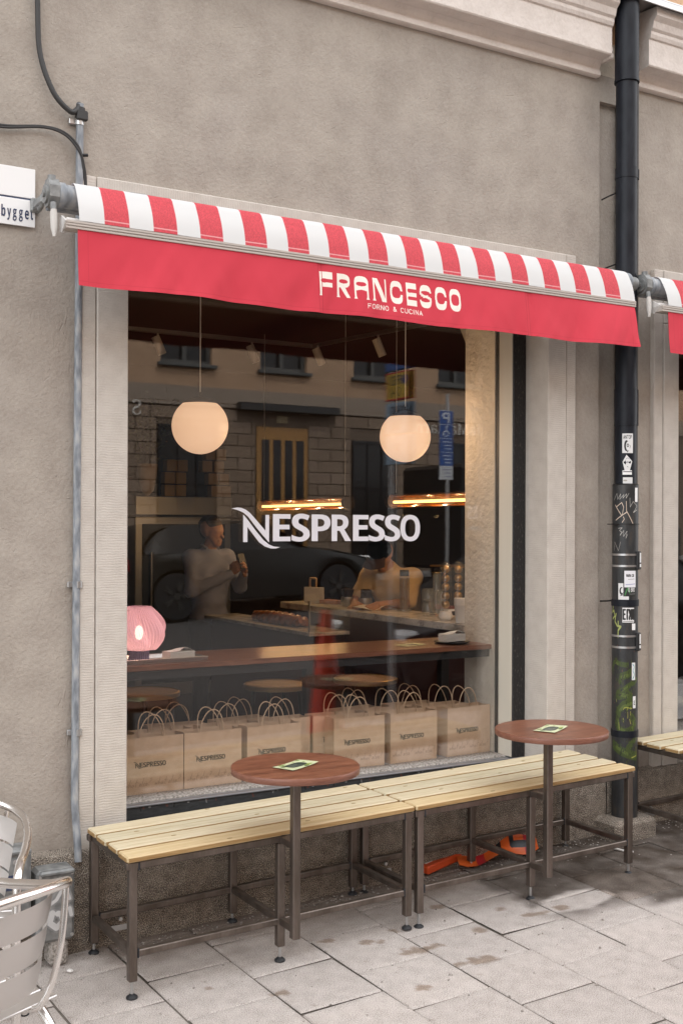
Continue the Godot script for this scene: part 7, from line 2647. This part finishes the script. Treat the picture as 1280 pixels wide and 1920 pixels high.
func signs() -> void:
	# traffic cone on the pavement
	var at := Vector3(3.36, ground_y(3.36, 1.5), 1.5)
	var o := thing("traffic_cone", "tall red traffic cone on the pavement, seen mirrored behind the counter", "traffic cone", at)
	var b := mb()
	b.lathe([Vector2(0.15, 0.03), Vector2(0.13, 0.06), Vector2(0.035, 0.98), Vector2(0.028, 1.0), Vector2(0, 1.0)], 28)
	part("cone", b, mat(lin(0.66, 0.05, 0.018), 0.45), o)
	b = mb()
	b.lathe([Vector2(0.0475, 0.86), Vector2(0.0465, 0.87)], 28)
	b.box(Vector3(0, 0.016, 0), Vector3(0.40, 0.032, 0.40), 0.008)
	part("base", b, M.black_rubber, o)
	# street sign post at the kerb
	at = Vector3(4.74, ground_y(4.74, 2.9), 2.9)
	o = thing("street_sign", "post with blue, yellow and grey parking plates at the kerb, mirrored in the pane", "street sign", at)
	b = mb()
	b.tube([Vector3(0, 0, 0), Vector3(0, 3.3, 0)], 0.027, 14)
	part("post", b, M.zinc, o)
	var plates := [["TAXA 3", 2.72, 0.20, lin(0.04, 0.11, 0.32), lin(0.75, 0.76, 0.8), ""], ["FRED", 2.49, 0.215, lin(0.60, 0.40, 0.06), lin(0.03, 0.03, 0.03), "0-6"], ["BOENDE", 2.24, 0.23, lin(0.30, 0.40, 0.50), lin(0.03, 0.04, 0.06), "SÖ"], ["P", 2.00, 0.22, lin(0.30, 0.40, 0.50), lin(0.03, 0.04, 0.06), ""]]
	for q in plates:
		var im := Image.create(192, 128, false, Image.FORMAT_RGB8)
		im.fill(q[3])
		if q[0] == "FRED":
			im.fill(lin(0.45, 0.03, 0.03))
			im.fill_rect(Rect2i(7, 7, 178, 114), q[3])
			fill_poly(im, oval(34, 40, 22, 22), lin(0.05, 0.06, 0.25))
			pen_text(im, "FRED", 64, 56, 36, 7, q[4], -1.0, 1.3, 0.8)
			pen_text(im, "0-6", 76, 110, 36, 7, q[4])
		elif q[5] != "":
			pen_text(im, q[0], 14, 56, 38, 7, q[4], -1.0, 1.3, 0.72)
			pen_text(im, q[5], 74, 114, 38, 7, q[4])
		else:
			pen_text(im, q[0], 16 if q[0].length() > 1 else 80, 86, 44, 8, q[4], -1.0, 1.3, 0.75)
		var pm := mat(Color.WHITE, 0.45)
		pm.albedo_texture = tex(im)
		b = mb()
		b.span(Vector3(-0.004, q[1], -0.31), Vector3(0.0, q[1] + q[2], 0.0), 0.001)
		b.xf = Transform3D(Basis.IDENTITY, Vector3(-0.034, 0, 0.035))
		b.quad(Vector3(-0.0062, q[1], -0.31), Vector3(-0.0062, q[1], 0.0), Vector3(-0.0062, q[1] + q[2], 0.0), Vector3(-0.0062, q[1] + q[2], -0.31), Vector3(-1, 0, 0), Vector2(0, 1), Vector2(1, 1), Vector2(1, 0), Vector2(0, 0))
		part("plate", b, pm, o)
		b = mb()
		for y in [q[1] + 0.03, q[1] + q[2] - 0.05]:
			b.span(Vector3(-0.036, y, -0.034), Vector3(0.034, y + 0.02, 0.034), 0.003)
		part("clip", b, M.black, o)
	# parking sign farther off
	at = Vector3(9.62, road_y(9.62, 9.0), 9.0)
	o = thing("parking_sign", "narrow blue parking sign on a post across the street, mirrored in the pane", "parking sign", at)
	b = mb()
	b.tube([Vector3(0.05, 0, 0.03), Vector3(0.05, 3.1, 0.03)], 0.025, 12)
	part("post", b, M.zinc, o)
	var y0 := at.y
	for k in 5:
		var im := Image.create(96, 96, false, Image.FORMAT_RGB8)
		im.fill(lin(0.025, 0.10, 0.36) if k < 4 else lin(0.65, 0.67, 0.70))
		var wh := lin(0.75, 0.76, 0.80)
		im.fill_rect(Rect2i(0, 0, 96, 3), wh)
		if k == 0:
			pen_text(im, "P", 30, 82, 62, 13, wh)
		elif k == 1:
			fill_poly(im, oval(46, 16, 7, 7), wh)
			stroke(im, [Vector2(46, 24), Vector2(48, 50), Vector2(66, 52), Vector2(72, 78)], 7, wh)
			stroke(im, [Vector2(42, 46), Vector2(30, 60), Vector2(36, 80), Vector2(56, 82), Vector2(64, 68)], 6, wh)
		else:
			for j in 3:
				stroke(im, [Vector2(14, 26 + j * 24), Vector2(70 - j * 9, 26 + j * 24)], 7, wh if k < 4 else lin(0.2, 0.25, 0.4))
		var pm := mat(Color.WHITE, 0.4)
		pm.albedo_texture = tex(im)
		b = mb()
		var h := 0.20
		var yt := 3.30 - y0 - k * 0.202
		b.quad(Vector3(0.13, yt - h, 0), Vector3(-0.11, yt - h, 0.0), Vector3(-0.11, yt, 0.0), Vector3(0.13, yt, 0), Vector3(0, 0, -1), Vector2(0, 1), Vector2(1, 1), Vector2(1, 0), Vector2(0, 0))
		b.span(Vector3(-0.11, yt - h, 0.001), Vector3(0.13, yt, 0.005))
		part("plate", b, pm, o)


# ---------------------------------------------------------------- the scene
func _ready() -> void:
	var cam := Camera3D.new()
	cam.name = "camera"
	var near := 0.05
	cam.set_frustum(near * 1920.0 / 2110.0, Vector2(0, near * 30.0 / 2110.0), near, 400.0)
	cam.keep_aspect = Camera3D.KEEP_HEIGHT
	cam.position = Vector3(0, 1.58, 3.96)
	cam.rotation = Vector3(0, deg_to_rad(-30.4), deg_to_rad(0.2))
	add_child(cam)
	cam.current = true
	var env := Environment.new()
	env.background_mode = Environment.BG_SKY
	var sky := ProceduralSkyMaterial.new()
	sky.sky_top_color = Color(0.81, 0.815, 0.825)
	sky.sky_horizon_color = Color(0.85, 0.855, 0.86)
	sky.sky_curve = 0.2
	sky.sky_energy_multiplier = 1.9
	sky.ground_bottom_color = Color(0.35, 0.34, 0.33)
	sky.ground_horizon_color = Color(0.55, 0.54, 0.53)
	env.sky = Sky.new()
	env.sky.sky_material = sky
	env.tonemap_mode = Environment.TONE_MAPPER_LINEAR
	env.tonemap_exposure = 1.05
	env.sdfgi_enabled = true
	env.ssao_enabled = true
	env.ssil_enabled = true
	var we := WorldEnvironment.new()
	we.name = "world_environment"
	we.environment = env
	add_child(we)
	var sun := DirectionalLight3D.new()
	sun.name = "overcast_sun"
	sun.light_color = Color(1.0, 0.965, 0.92)
	sun.light_energy = 0.6
	sun.light_angular_distance = 3.0
	sun.shadow_enabled = true
	sun.look_at_from_position(Vector3(1.5, 12.0, -8.5), Vector3(0, 0, 0))
	add_child(sun)
	rng.seed = 2024
	make_materials()
	build_shell()
	build_pavement()
	build_room()
	build_street()
	build_awnings()
	build_pipe()
	build_left_wall()
	build_benches()
	build_tables()
	build_chairs()
	build_window_bar()
	pendants()
	build_bags()
	build_window_logo()
	build_people()
	build_litter()
